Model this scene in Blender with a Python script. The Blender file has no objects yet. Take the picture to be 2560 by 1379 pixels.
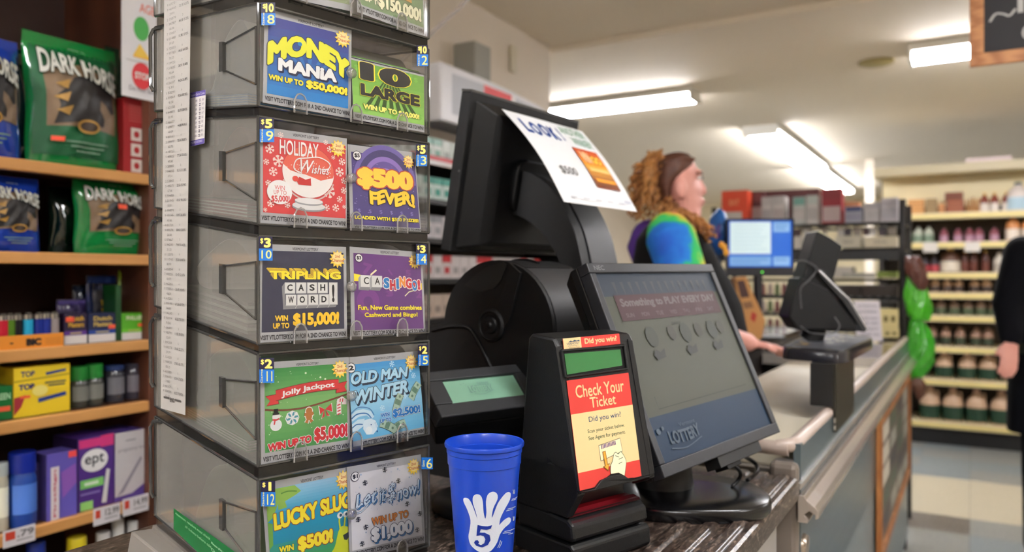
import bpy, bmesh, math, random
import numpy as np
from mathutils import Vector as V, Matrix
random.seed(7)
PI = math.pi
scn = bpy.context.scene
COL = scn.collection
# ------------------------------------------------------------------ camera
FPX, CX, CY = 1950.0, 1280.0, 689.5
TH = math.atan(1150 / FPX)
CAMZ = 1.30
FW = V((-math.sin(TH), math.cos(TH), 0)); RT = V((math.cos(TH), math.sin(TH), 0)); UP = V((0, 0, 1))
CAM = V((0, 0, CAMZ))
cam = bpy.data.objects.new('camera', bpy.data.cameras.new('camera'))
COL.objects.link(cam)
cam.location = CAM
cam.rotation_euler = (PI / 2, 0, TH)
cam.data.sensor_width = 36.0
cam.data.lens = FPX / 2560 * 36.0
cam.data.clip_start = 0.02
cam.data.dof.use_dof = True
cam.data.dof.focus_distance = 0.87
cam.data.dof.aperture_fstop = 3.9
scn.camera = cam
# ------------------------------------------------------------------ view, world
scn.view_settings.view_transform = 'Standard'
scn.view_settings.look = 'None'
scn.view_settings.gamma = 1.0
scn.view_settings.use_curve_mapping = False
scn.view_settings.exposure = 0.96
scn.cycles.transparent_max_bounces = 40
scn.cycles.max_bounces = 8
LAMP = 43.0          # strength of the fluorescent tubes
w = bpy.data.worlds.new('world'); scn.world = w; w.use_nodes = True
w.node_tree.nodes['Background'].inputs[0].default_value = (0.9, 0.92, 1.0, 1)
w.node_tree.nodes['Background'].inputs[1].default_value = 0.3

# ------------------------------------------------------------------ helpers: pixels to places
def P(px, py, z):
    return CAM + FW * z + RT * (z * (px - CX) / FPX) + UP * (-z * (py - CY) / FPX)
def ray(px, py):
    return (FW + RT * ((px - CX) / FPX) + UP * (-(py - CY) / FPX))
class Fr:
    """a local frame: origin, three axes"""
    def __init__(s, o, ex, ey, ez=None):
        s.o = V(o); s.x = V(ex); s.y = V(ey)
        s.z = V(ez) if ez is not None else s.x.cross(s.y).normalized()
    def w(s, a, b, c=0.0):
        return s.o + s.x * a + s.y * b + s.z * c
    def hit(s, px, py, c=0.0):
        n = s.x.cross(s.y)
        o = s.o + s.z * c
        d = ray(px, py)
        t = (o - CAM).dot(n) / d.dot(n)
        q = CAM + d * t - o
        m = Matrix((s.x, s.y, n)).transposed()
        r = m.inverted() @ q
        return (r[0], r[1])
    def at(s, a, b, c=0.0):
        return Fr(s.w(a, b, c), s.x, s.y, s.z)
def hitp(px, py, p0, n):
    d = ray(px, py)
    return CAM + d * ((V(p0) - CAM).dot(V(n)) / d.dot(V(n)))
def hz(px, py, Z):
    return hitp(px, py, (0, 0, Z), (0, 0, 1))
def hx(px, py, X):
    return hitp(px, py, (X, 0, 0), (1, 0, 0))
def hy(px, py, Y):
    return hitp(px, py, (0, Y, 0), (0, 1, 0))
WORLD = Fr((0, 0, 0), (1, 0, 0), (0, 1, 0))

# ------------------------------------------------------------------ helpers: materials
def lin(c):
    c = c / 255.0
    return c / 12.92 if c <= 0.04045 else ((c + 0.055) / 1.055) ** 2.4
def rgb(c):
    if isinstance(c, str):
        c = tuple(int(c[i:i + 2], 16) for i in (0, 2, 4))
    return (lin(c[0]), lin(c[1]), lin(c[2]), 1)
_M = {}
def mat(c, rough=0.5, metal=0.0, emit=0.0, spec=0.5, coat=0.0, bump=0.0, bscale=400.0):
    key = (c, rough, metal, emit, spec, coat, bump)
    if key in _M: return _M[key]
    m = bpy.data.materials.new('m_' + str(c)); m.use_nodes = True
    b = m.node_tree.nodes['Principled BSDF']
    b.inputs['Base Color'].default_value = rgb(c)
    b.inputs['Roughness'].default_value = rough
    b.inputs['Metallic'].default_value = metal
    b.inputs['Specular IOR Level'].default_value = spec
    b.inputs['Coat Weight'].default_value = coat
    if emit:
        b.inputs['Emission Color'].default_value = rgb(c); b.inputs['Emission Strength'].default_value = emit
    if bump:
        nt = m.node_tree; n = nt.nodes.new('ShaderNodeTexNoise'); n.inputs['Scale'].default_value = bscale
        tc = nt.nodes.new('ShaderNodeTexCoord'); nt.links.new(tc.outputs['Object'], n.inputs['Vector'])
        bp = nt.nodes.new('ShaderNodeBump'); bp.inputs['Strength'].default_value = bump; bp.inputs['Distance'].default_value = 0.0005
        nt.links.new(n.outputs['Fac'], bp.inputs['Height']); nt.links.new(bp.outputs['Normal'], b.inputs['Normal'])
    _M[key] = m
    return m
def clear(name, tint, gloss=0.12, haze=0.05, hcol=(170, 165, 155), rough=0.04):
    if name in _M: return _M[name]
    m = bpy.data.materials.new(name); m.use_nodes = True; nt = m.node_tree
    nt.nodes.clear()
    out = nt.nodes.new('ShaderNodeOutputMaterial')
    tr = nt.nodes.new('ShaderNodeBsdfTransparent'); tr.inputs[0].default_value = (tint[0], tint[1], tint[2], 1)
    df = nt.nodes.new('ShaderNodeBsdfDiffuse'); df.inputs[0].default_value = rgb(hcol)
    m1 = nt.nodes.new('ShaderNodeMixShader'); m1.inputs[0].default_value = haze
    nt.links.new(tr.outputs[0], m1.inputs[1]); nt.links.new(df.outputs[0], m1.inputs[2])
    gl = nt.nodes.new('ShaderNodeBsdfGlossy'); gl.inputs['Roughness'].default_value = rough
    lw = nt.nodes.new('ShaderNodeFresnel'); lw.inputs['IOR'].default_value = 1.49
    mm = nt.nodes.new('ShaderNodeMath'); mm.operation = 'MULTIPLY'; mm.inputs[1].default_value = gloss * 8
    nt.links.new(lw.outputs[0], mm.inputs[0]); mm.use_clamp = True
    m2 = nt.nodes.new('ShaderNodeMixShader'); nt.links.new(mm.outputs[0], m2.inputs[0])
    nt.links.new(m1.outputs[0], m2.inputs[1]); nt.links.new(gl.outputs[0], m2.inputs[2])
    nt.links.new(m2.outputs[0], out.inputs[0])
    _M[name] = m
    return m
def nodemat(name, kind, cols, scale=(5, 5, 5), rough=0.5, detail=4.0, stops=None, bump=0.0, rot=(0, 0, 0), spec=0.5, dist=1.0):
    """procedural colour from noise / wave / voronoi through a ramp"""
    if name in _M: return _M[name]
    m = bpy.data.materials.new(name); m.use_nodes = True; nt = m.node_tree
    b = nt.nodes['Principled BSDF']; b.inputs['Roughness'].default_value = rough
    b.inputs['Specular IOR Level'].default_value = spec
    tc = nt.nodes.new('ShaderNodeTexCoord'); mp = nt.nodes.new('ShaderNodeMapping')
    mp.inputs['Scale'].default_value = scale; mp.inputs['Rotation'].default_value = rot
    nt.links.new(tc.outputs['Object'], mp.inputs[0])
    if kind == 'noise':
        t = nt.nodes.new('ShaderNodeTexNoise'); t.inputs['Scale'].default_value = 1; t.inputs['Detail'].default_value = detail
        t.inputs['Distortion'].default_value = dist - 1.0; o = t.outputs['Fac']
    elif kind == 'wave':
        t = nt.nodes.new('ShaderNodeTexWave'); t.inputs['Scale'].default_value = 1; t.inputs['Distortion'].default_value = 6 * dist
        t.inputs['Detail'].default_value = 3; t.inputs['Detail Scale'].default_value = 1.5; o = t.outputs['Fac']
    else:
        t = nt.nodes.new('ShaderNodeTexVoronoi'); t.inputs['Scale'].default_value = 1; o = t.outputs['Distance']
    nt.links.new(mp.outputs[0], t.inputs['Vector'])
    r = nt.nodes.new('ShaderNodeValToRGB'); nt.links.new(o, r.inputs[0])
    n = len(cols); stops = stops or [i / (n - 1) for i in range(n)]
    el = r.color_ramp.elements
    while len(el) < n: el.new(0.5)
    for i in range(n):
        el[i].position = stops[i]; el[i].color = rgb(cols[i])
    nt.links.new(r.outputs[0], b.inputs['Base Color'])
    if bump:
        bp = nt.nodes.new('ShaderNodeBump'); bp.inputs['Strength'].default_value = bump; bp.inputs['Distance'].default_value = 0.002
        nt.links.new(o, bp.inputs['Height']); nt.links.new(bp.outputs['Normal'], b.inputs['Normal'])
    _M[name] = m
    return m

# ------------------------------------------------------------------ helpers: meshes
class MB:
    def __init__(s):
        s.v = []; s.f = []; s.m = []; s.mats = []
    def mi(s, m):
        if m not in s.mats: s.mats.append(m)
        return s.mats.index(m)
    def add(s, vs, fs, m):
        k = len(s.v); i = s.mi(m)
        s.v += [tuple(q) for q in vs]
        for f in fs:
            s.f.append(tuple(k + j for j in f)); s.m.append(i)
        return s
    def box(s, F, x0, x1, y0, y1, z0, z1, m):
        vs = [F.w(x, y, z) for z in (z0, z1) for y in (y0, y1) for x in (x0, x1)]
        return s.add(vs, [(0, 1, 3, 2), (4, 6, 7, 5), (0, 4, 5, 1), (2, 3, 7, 6), (0, 2, 6, 4), (1, 5, 7, 3)], m)
    def rbox(s, F, x0, x1, y0, y1, z0, z1, r, m, seg=4):
        return s.prism(F, rrect(x0, x1, y0, y1, r, seg), z0, z1, m)
    def prism(s, F, poly, z0, z1, m, cap=True):
        n = len(poly)
        vs = [F.w(x, y, z0) for x, y in poly] + [F.w(x, y, z1) for x, y in poly]
        fs = [(i, (i + 1) % n, n + (i + 1) % n, n + i) for i in range(n)]
        if cap: fs += [tuple(range(n))[::-1], tuple(range(n, 2 * n))]
        return s.add(vs, fs, m)
    def quad(s, a, b, c, d, m):
        return s.add([a, b, c, d], [(0, 1, 2, 3)], m)
    def hexa(s, bot, top, m):
        return s.add(list(bot) + list(top), [(3, 2, 1, 0), (4, 5, 6, 7), (0, 1, 5, 4), (1, 2, 6, 5), (2, 3, 7, 6), (3, 0, 4, 7)], m)
    def rings(s, rs, m, cap=True, closed=True):
        n = len(rs[0]); vs = [q for r in rs for q in r]; fs = []
        for i in range(len(rs) - 1):
            for j in range(n if closed else n - 1):
                fs.append((i * n + j, i * n + (j + 1) % n, (i + 1) * n + (j + 1) % n, (i + 1) * n + j))
        if cap and closed: fs += [tuple(range(n))[::-1], tuple(range((len(rs) - 1) * n, len(rs) * n))]
        return s.add(vs, fs, m)
    def lathe(s, F, prof, m, n=24, cap=True):
        """prof: (radius, height along F.y); ring in F.x, F.z"""
        return s.rings([[F.w(r * math.cos(2 * PI * k / n), h, r * math.sin(2 * PI * k / n)) for k in range(n)] for r, h in prof], m, cap)
    def tube(s, pts, r, m, n=8):
        pts = [V(p) for p in pts]; rr = r if isinstance(r, (list, tuple)) else [r] * len(pts)
        rs = []; last = None
        for i, p in enumerate(pts):
            d = (pts[min(i + 1, len(pts) - 1)] - pts[max(i - 1, 0)]).normalized()
            if last is None:
                a = d.orthogonal().normalized()
            else:
                a = (last - d * last.dot(d)).normalized()
            last = a; b = d.cross(a)
            rs.append([p + a * (rr[i] * math.cos(2 * PI * k / n)) + b * (rr[i] * math.sin(2 * PI * k / n)) for k in range(n)])
        return s.rings(rs, m)
    def sheet(s, F, path, z0, z1, t, m):
        """a bent sheet: path in F.x/F.y with thickness t, extruded along F.z"""
        L = []; R = []
        for i, (x, y) in enumerate(path):
            a = path[max(i - 1, 0)]; b = path[min(i + 1, len(path) - 1)]
            dx, dy = b[0] - a[0], b[1] - a[1]; l = math.hypot(dx, dy) or 1
            L.append((x - dy / l * t / 2, y + dx / l * t / 2)); R.append((x + dy / l * t / 2, y - dx / l * t / 2))
        k = len(path)
        rs = []
        for i in range(k):
            rs.append([F.w(*L[i], z0), F.w(*L[i], z1), F.w(*R[i], z1), F.w(*R[i], z0)])
        return s.rings(rs, m)
    def ball(s, c, rx, ry, rz, m, n=16, k=10, F=WORLD):
        rs = []
        for i in range(k + 1):
            a = PI * i / k; rr = max(math.sin(a), 0.02)
            rs.append([V(c) + F.x * (rx * rr * math.cos(2 * PI * j / n)) + F.y * (ry * rr * math.sin(2 * PI * j / n)) + F.z * (-rz * math.cos(a)) for j in range(n)])
        return s.rings(rs, m)
    def build(s, name, parent=None, smooth=None, bevel=0, **props):
        me = bpy.data.meshes.new(name); me.from_pydata(s.v, [], s.f)
        for m in s.mats: me.materials.append(m)
        me.polygons.foreach_set('material_index', s.m)
        me.update()
        bm = bmesh.new(); bm.from_mesh(me)
        bmesh.ops.recalc_face_normals(bm, faces=[f for f in bm.faces]) if not getattr(s, 'keep', False) else None
        bm.to_mesh(me); bm.free()
        if smooth:
            me.shade_smooth(); me.set_sharp_from_angle(angle=math.radians(smooth))
        o = bpy.data.objects.new(name, me); COL.objects.link(o)
        if bevel:
            b = o.modifiers.new('bevel', 'BEVEL'); b.width = bevel; b.segments = 2; b.limit_method = 'ANGLE'; b.angle_limit = math.radians(40)
        if parent is not None:
            o.parent = parent
            if parent.get('_ox') is not None:
                o.matrix_parent_inverse = Matrix.Translation((-parent['_ox'], -parent['_oy'], -parent['_oz']))
        for k, v in props.items(): o[k] = v
        return o
def rrect(x0, x1, y0, y1, r, seg=4):
    pts = []
    for cx, cy, a0 in ((x1 - r, y1 - r, 0), (x0 + r, y1 - r, 90), (x0 + r, y0 + r, 180), (x1 - r, y0 + r, 270)):
        for i in range(seg + 1):
            a = math.radians(a0 + 90 * i / seg); pts.append((cx + r * math.cos(a), cy + r * math.sin(a)))
    return pts
def thing(name, label, cat, loc, group=None):
    o = bpy.data.objects.new(name, None); COL.objects.link(o)
    o.empty_display_size = 0.05
    o.location = loc
    o['_ox'], o['_oy'], o['_oz'] = float(loc[0]), float(loc[1]), float(loc[2])
    tag(o, label, cat, group)
    return o
def tag(o, label, cat, group=None):
    o['label'] = label; o['category'] = cat
    if group: o['group'] = group
    return o
def struct(o): o['kind'] = 'structure'; return o
def dup(root, delta, label=None, rotz=0.0, keepmats=True):
    r = root.copy(); COL.objects.link(r); r.location = V(root.location) + V(delta)
    r.rotation_euler = (0, 0, rotz)
    if label: r['label'] = label
    for ch in list(root.children):
        c = ch.copy(); COL.objects.link(c); c.parent = r; c.matrix_parent_inverse = ch.matrix_parent_inverse.copy()
        for g in ch.children:
            d = g.copy(); COL.objects.link(d); d.parent = c; d.matrix_parent_inverse = g.matrix_parent_inverse.copy()
    return r
def smoothpath(pts, k=6):
    """Catmull-Rom through points"""
    out = []; n = len(pts)
    for i in range(n - 1):
        p0 = pts[max(i - 1, 0)]; p1 = pts[i]; p2 = pts[i + 1]; p3 = pts[min(i + 2, n - 1)]
        for j in range(k):
            t = j / k
            out.append(tuple(0.5 * ((2 * b) + (c - a) * t + (2 * a - 5 * b + 4 * c - d) * t * t + (-a + 3 * b - 3 * c + d) * t ** 3) for a, b, c, d in zip(p0, p1, p2, p3)))
    out.append(tuple(pts[-1]))
    return out

# ------------------------------------------------------------------ helpers: print and lettering
_G = {}
def swell(vs, fs, off, h=0.032):
    """grow the flat outline of a string by off: distance field on a grid, then one layer of cells"""
    if not vs: return ([], [])
    key = [(round(x, 5), round(y, 5)) for x, y in vs]; cnt = {}
    for f in fs:
        for i in range(len(f)):
            a, b = key[f[i - 1]], key[f[i]]
            if a == b: continue
            e = (a, b) if a < b else (b, a); cnt[e] = cnt.get(e, 0) + 1
    S = np.array([e[0] + e[1] for e, c in cnt.items() if c == 1])
    x0, x1 = S[:, [0, 2]].min() - off - 2 * h, S[:, [0, 2]].max() + off + 2 * h
    y0, y1 = S[:, [1, 3]].min() - off - 2 * h, S[:, [1, 3]].max() + off + 2 * h
    nx, ny = int((x1 - x0) / h) + 2, int((y1 - y0) / h) + 2
    X = x0 + h * np.arange(nx); Y = y0 + h * np.arange(ny); D = np.full((ny, nx), 9.0)
    smin = np.minimum(S[:, 0], S[:, 2]); smax = np.maximum(S[:, 0], S[:, 2])
    for c in range(0, nx, 24):
        xs = X[c:c + 24]; m = (smax > xs[0] - off - 3 * h) & (smin < xs[-1] + off + 3 * h)
        if not m.any(): continue
        T = S[m]; gx, gy = np.meshgrid(xs, Y); p = gx.ravel()[:, None]; q = gy.ravel()[:, None]
        ax, ay, bx, by = T.T; dx, dy = bx - ax, by - ay
        t = np.clip(((p - ax) * dx + (q - ay) * dy) / (dx * dx + dy * dy + 1e-12), 0, 1)
        d = np.sqrt(((p - ax - t * dx) ** 2 + (q - ay - t * dy) ** 2).min(1))
        cr = ((ax > p) != (bx > p)) & (q < ay + (p - ax) * dy / np.where(abs(dx) < 1e-12, 1e-12, dx))
        ins = cr.sum(1) % 2 == 1
        D[:, c:c + 24] = np.where(ins, -d, d).reshape(gx.shape)
    D = D - off; V_ = []; F_ = []; vid = {}
    def vt(x, y):
        k = (round(x, 5), round(y, 5)); i = vid.get(k)
        if i is None: i = vid[k] = len(V_); V_.append((x, y))
        return i
    I = D < 0
    for j in range(ny - 1):
        i = 0
        while i < nx - 1:
            c4 = (I[j, i], I[j, i + 1], I[j + 1, i + 1], I[j + 1, i]); n = sum(c4)
            if n == 0: i += 1; continue
            if n == 4:
                r = i + 1
                while r < nx - 1 and r - i < 5 and I[j, r + 1] and I[j + 1, r + 1]: r += 1
                F_.append((vt(X[i], Y[j]), vt(X[r], Y[j]), vt(X[r], Y[j + 1]), vt(X[i], Y[j + 1]))); i = r; continue
            cs = ((i, j), (i + 1, j), (i + 1, j + 1), (i, j + 1)); P_ = []
            for a in range(4):
                (ia, ja), (ib, jb) = cs[a], cs[(a + 1) % 4]; da, db = D[ja, ia], D[jb, ib]
                if da < 0: P_.append((X[ia], Y[ja]))
                if (da < 0) != (db < 0):
                    t = da / (da - db); P_.append((X[ia] + (X[ib] - X[ia]) * t, Y[ja] + (Y[jb] - Y[ja]) * t))
            F_.append(tuple(vt(float(a), float(b)) for a, b in P_)); i += 1
    return ([(float(a), float(b)) for a, b in V_], F_)
def glyphs(s, off, shear, res=3):
    k = (s, round(off, 4), shear)
    if k in _G: return _G[k]
    if off > 0:
        _G[k] = swell(*glyphs(s, 0, shear, res), off); return _G[k]
    cu = bpy.data.curves.new('t', 'FONT'); cu.body = s; cu.size = 1; cu.shear = shear
    cu.resolution_u = res; cu.fill_mode = 'FRONT'
    o = bpy.data.objects.new('t', cu); COL.objects.link(o)
    dg = bpy.context.evaluated_depsgraph_get()
    me = bpy.data.meshes.new_from_object(o.evaluated_get(dg))
    vs = [(v.co.x, v.co.y) for v in me.vertices]; fs = [tuple(p.vertices) for p in me.polygons]
    bpy.data.objects.remove(o); bpy.data.curves.remove(cu); bpy.data.meshes.remove(me)
    _G[k] = (vs, fs)
    return _G[k]
def pm(c): return mat(c, 0.45)
class Print:
    """flat artwork in unit coordinates (u right, v down), stacked in thin layers"""
    def __init__(s, step=0.00010):
        s.L = []; s.k = 0; s.step = step
    def poly(s, pts, m, up=1):
        s.k += up; s.L.append((list(pts), [tuple(range(len(pts)))], m, s.k)); return s
    def rect(s, u0, v0, u1, v1, m): return s.poly([(u0, v0), (u1, v0), (u1, v1), (u0, v1)], m)
    def grad(s, u0, v0, u1, v1, c0, c1, n=8):
        for i in range(n):
            t = (i + .5) / n; c = tuple(round(a + (b - a) * t) for a, b in zip(c0, c1))
            s.poly([(u0, v0 + (v1 - v0) * i / n), (u1, v0 + (v1 - v0) * i / n), (u1, v0 + (v1 - v0) * (i + 1) / n), (u0, v0 + (v1 - v0) * (i + 1) / n)], pm(c), 1 if i == 0 else 0)
        return s
    def disc(s, u, v, r, m, asp=1.0, n=20): return s.poly([(u + r * math.cos(2 * PI * i / n), v + r * asp * math.sin(2 * PI * i / n)) for i in range(n)], m)
    def ring(s, u, v, r, r2, m, n=24, a0=0, a1=360):
        pts = []; s.k += 1; fs = []
        for i in range(n + 1):
            a = math.radians(a0 + (a1 - a0) * i / n)
            pts += [(u + r * math.cos(a), v + r * math.sin(a)), (u + r2 * math.cos(a), v + r2 * math.sin(a))]
            if i: fs.append((2 * i - 2, 2 * i - 1, 2 * i + 1, 2 * i))
        s.L.append((pts, fs, m, s.k)); return s
    def star(s, u, v, r, r2, n, m, up=1):
        s.k += up; pts = [(u, v)]; fs = []
        for i in range(2 * n):
            a = PI * i / n; q = r if i % 2 == 0 else r2; pts.append((u + q * math.cos(a), v + q * math.sin(a)))
        for i in range(2 * n): fs.append((0, 1 + i, 1 + (i + 1) % (2 * n)))
        s.L.append((pts, fs, m, s.k)); return s
    def line(s, pts, wd, m, up=1):
        s.k += up; L = []; fs = []
        for i, (x, y) in enumerate(pts):
            a = pts[max(i - 1, 0)]; b = pts[min(i + 1, len(pts) - 1)]
            dx, dy = b[0] - a[0], b[1] - a[1]; l = math.hypot(dx, dy) or 1
            L += [(x - dy / l * wd / 2, y + dx / l * wd / 2), (x + dy / l * wd / 2, y - dx / l * wd / 2)]
            if i: fs.append((2 * i - 2, 2 * i - 1, 2 * i + 1, 2 * i))
        s.L.append((L, fs, m, s.k)); return s
    def flake(s, u, v, r, m, wd=None):
        wd = wd or r * .22
        for i in range(3):
            a = PI * i / 3 + .3; s.line([(u - r * math.cos(a), v - r * math.sin(a)), (u + r * math.cos(a), v + r * math.sin(a))], wd, m, 1 if i == 0 else 0)
        for i in range(6):
            a = PI * i / 3 + .3; c = (u + r * .6 * math.cos(a), v + r * .6 * math.sin(a))
            for d in (-.7, .7): s.line([c, (c[0] + r * .4 * math.cos(a + d), c[1] + r * .4 * math.sin(a + d))], wd, m, 0)
        return s
    def text(s, t, u0, v0, u1, v1, m, bold=0.0, out=None, ow=0.04, out2=None, ow2=0.08, shear=0.0, warp=None, rot=0.0, drop=None, dd=(0.02, 0.03)):
        if bold >= .02: bold = bold * 1.3 + .006
        vs, fs = glyphs(t, bold, shear)
        if not vs: return s
        xs = [q[0] for q in vs]; ys = [q[1] for q in vs]
        x0, x1, y0, y1 = min(xs), max(xs), min(ys), max(ys)
        if t == '1' or t == '11': q_ = (u1 - u0) * (.30 if t == '1' else .12); u0, u1 = u0 + q_, u1 - q_
        cu, cv = (u0 + u1) / 2, (v0 + v1) / 2
        def mp(q, du=0, dv=0):
            a = (q[0] - x0) / (x1 - x0 or 1); b = (y1 - q[1]) / (y1 - y0 or 1)
            u, v = u0 + (u1 - u0) * a, v0 + (v1 - v0) * b
            if warp: u, v = warp(a, b, u, v)
            if rot:
                c_, s_ = math.cos(rot), math.sin(rot); u, v = cu + (u - cu) * c_ - (v - cv) * s_, cv + (u - cu) * s_ + (v - cv) * c_
            return (u + du, v + dv)
        if drop is not None:
            g, f2 = glyphs(t, bold + ow, shear); s.k += 1; s.L.append(([mp(q, *dd) for q in g], f2, drop, s.k))
        if out2 is not None:
            g, f2 = glyphs(t, bold + ow2, shear); s.k += 1; s.L.append(([mp(q) for q in g], f2, out2, s.k))
        if out is not None:
            g, f2 = glyphs(t, bold + ow, shear); s.k += 1; s.L.append(([mp(q) for q in g], f2, out, s.k))
        s.k += 1; s.L.append(([mp(q) for q in vs], fs, m, s.k)); return s
    def put(s, mb, f, h0=0.0):
        """f(u, v, h) -> world point"""
        st = min(s.step, getattr(s, 'tot', .0009 if s.step < .0002 else .0018) / max(1, s.k))
        for pts, fs, m, k in s.L: mb.add([f(u, v, h0 + k * st) for u, v in pts], fs, m)
        return mb
def tess(poly, lim=.10):
    bm = bmesh.new(); vs = [bm.verts.new((a, b, 0)) for a, b in poly]; bm.faces.new(vs).normal_update()
    bmesh.ops.triangulate(bm, faces=bm.faces[:])
    for _ in range(5):
        es = [e for e in bm.edges if e.calc_length() > lim]
        if not es: break
        bmesh.ops.subdivide_edges(bm, edges=es, cuts=1); bmesh.ops.triangulate(bm, faces=[f for f in bm.faces if len(f.verts) > 3])
    bm.verts.index_update()
    r = ([(v.co.x, v.co.y) for v in bm.verts], [tuple(v.index for v in f.verts) for f in bm.faces]); bm.free(); return r
def sub_layers(L):
    return [tess(pts) + (m, k) if len(fs) == 1 else (pts, fs, m, k) for pts, fs, m, k in L]
def quadmap(tl, tr, br, bl):
    tl, tr, br, bl = V(tl), V(tr), V(br), V(bl)
    n = (tr - tl).cross(tl - bl).normalized()
    if n.dot(CAM - tl) < 0: n = -n
    def f(u, v, h):
        return (tl * (1 - u) + tr * u) * (1 - v) + (bl * (1 - u) + br * u) * v + n * h
    return f
def framemap(F, x0, x1, y0, y1, z=0.0):
    """u right from x0 to x1, v down from y1 to y0 on the plane z of F"""
    return lambda u, v, h: F.w(x0 + (x1 - x0) * u, y1 + (y0 - y1) * v, z + h)
# ------------------------------------------------------------------ the room
CEIL = CAMZ + 1.33
m_ceil = nodemat('ceiling_paint', 'noise', [(226, 213, 192), (232, 219, 199)], (1.2, 1.2, 1.2), 0.8)
m_wall = nodemat('wall_paint', 'noise', [(212, 200, 184), (220, 208, 192)], (1.5, 1.5, 1.5), 0.7)
m_cream = mat((222, 208, 172), 0.7)
WX0, WX1, WY0, WY1 = -5.5, 4.5, -4.0, 14.0
def wbox(name, x0, x1, y0, y1, z0, z1, m, kind=True, **k):
    o = MB().box(WORLD, x0, x1, y0, y1, z0, z1, m).build(name, **k)
    if kind: struct(o)
    return o
wbox('ceiling', WX0, WX1, WY0, 4.02, CEIL, CEIL + .1, m_ceil)
wbox('ceiling', WX0, WX1, 4.02, WY1, CEIL - .035, CEIL + .1, m_ceil)
wbox('wall_front', WX0, WX1, WY1, WY1 + .1, 0, CEIL, m_cream)
wbox('wall_back', WX0, WX1, WY0 - .1, WY0, 0, CEIL, m_wall)
wbox('wall_right', WX1, WX1 + .1, WY0, WY1, 0, CEIL, m_wall)
wbox('wall_left', WX0 - .1, WX0, WY0, WY1, 0, CEIL, m_wall)
wbox('wall_partition', -2.22, -2.10, WY0, 3.99, 0, CEIL, m_wall)
# floor: square vinyl tiles in bands
tiles = [nodemat('tile_' + n, 'noise', [c, d], (90, 90, 90), 0.28, 2, [.35, .65]) for n, c, d in
         (('grey', (120, 122, 120), (150, 151, 146)), ('cream', (180, 170, 148), (196, 187, 165)), ('dark', (62, 58, 56), (128, 120, 112)), ('blue', (112, 122, 128), (136, 144, 146)))]
fl = MB(); T = 0.305; DTX = hz(2312, 1286, 0).x
iy = 0; y = WY0
while y < WY1:
    x = WX0; ix = 0
    while x < WX1:
        r = random.random()
        if 5.75 < y: k = 3 if r < .55 else 0
        elif 4.84 < y: k = 1
        elif 4.5 < y: k = 2 if abs(x + T / 2 - DTX) < T / 2 or ix % 9 == 7 else 0
        elif 3.2 < y: k = 0 if (ix % 3) else 3
        else: k = 1 if (iy + ix) % 4 else 0
        fl.box(WORLD, x, x + T - .0015, y, y + T - .0015, -.004, 0, tiles[k]); x += T; ix += 1
    y += T; iy += 1
fl.box(WORLD, WX0, WX1, WY0, WY1, -.05, -.003, mat((90, 86, 80), .7))
struct(fl.build('floor'))
# a slim square column beyond the shelves
c0 = hy(2163, 352, 9.5); c1 = hy(2180, 352, 9.5)
wbox('trim_1', c0.x, c1.x + .02, 9.5, 9.62, 0, CEIL - .035, mat((226, 214, 196), .6))

# ------------------------------------------------------------------ fluorescent fixtures
m_tube = mat((250, 250, 255), .5, emit=LAMP)
m_fill_tube = mat((250, 251, 255), .5, emit=LAMP * .66)  # tubes of the added, unseen fixtures around the camera
m_fix = mat((225, 222, 212), .5)
def fixture(x0, x1, y0, y1, label, z=CEIL, tubes=2, name='ceiling_light'):
    t = thing(name, label, 'ceiling light', ((x0 + x1) / 2, (y0 + y1) / 2, z), 'fluorescent ceiling lights')
    MB().box(WORLD, x0, x1, y0, y1, z - .045, z, m_fix).build('housing', t, bevel=.004)
    alongx = (x1 - x0) > (y1 - y0)
    for k in range(tubes):
        f = (k + .5) / tubes
        if alongx: a, b = (x0 + .02, y0 + (y1 - y0) * f, z - .068), (x1 - .02, y0 + (y1 - y0) * f, z - .068)
        else: a, b = (x0 + (x1 - x0) * f, y0 + .02, z - .068), (x0 + (x1 - x0) * f, y1 - .02, z - .068)
        MB().tube([a, b], .019, m_fill_tube if y1 < 1.2 else m_tube, 10).build('tube', t, smooth=40)
    for e in (0, 1):
        mb = MB()
        if alongx: mb.box(WORLD, (x0, x1 - .02)[e], (x0 + .02, x1)[e], y0, y1, z - .09, z - .045, m_fix)
        else: mb.box(WORLD, x0, x1, (y0, y1 - .02)[e], (y0 + .02, y1)[e], z - .09, z - .045, m_fix)
        mb.build('end_cap', t)
    return t
ZL = CEIL - .035
fixture(-2.85, -1.64, 5.18, 5.40, 'fluorescent ceiling light above and right of the black pole monitor', ZL)
fixture(-.31, .92, 4.86, 5.08, 'fluorescent ceiling light partly behind the hanging chalkboard', ZL)
fixture(-1.72, -1.42, 6.85, 9.45, 'long triple-tube fluorescent ceiling light above the cashier, nearer of the two', ZL, 3)
fixture(-1.78, -1.48, 9.75, 12.3, 'long triple-tube fluorescent ceiling light farther off, just above the red bag', ZL, 3)
for i, (x, y) in enumerate(((-1.6, .8), (.9, .8), (-1.6, -1.6), (.9, -1.6), (2.6, 4.97), (2.9, .8))):  # unseen fixtures added out of view to brighten the foreground
    z = CEIL if y < 4 else ZL
    if i == 0: fixture(x - .1, x + .1, y - 2.2, y - 1.0, 'added unseen ceiling light over the near end of the counter', z, 4)
    else: fixture(x - .6, x + .6, y - .11, y + .11, 'added unseen ceiling light %s' % ('over the customer side', 'behind the counter', 'over the front windows', 'over the right aisle', 'over the near right aisle')[i - 1], z, 4 if y < 1 else 2)

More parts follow.
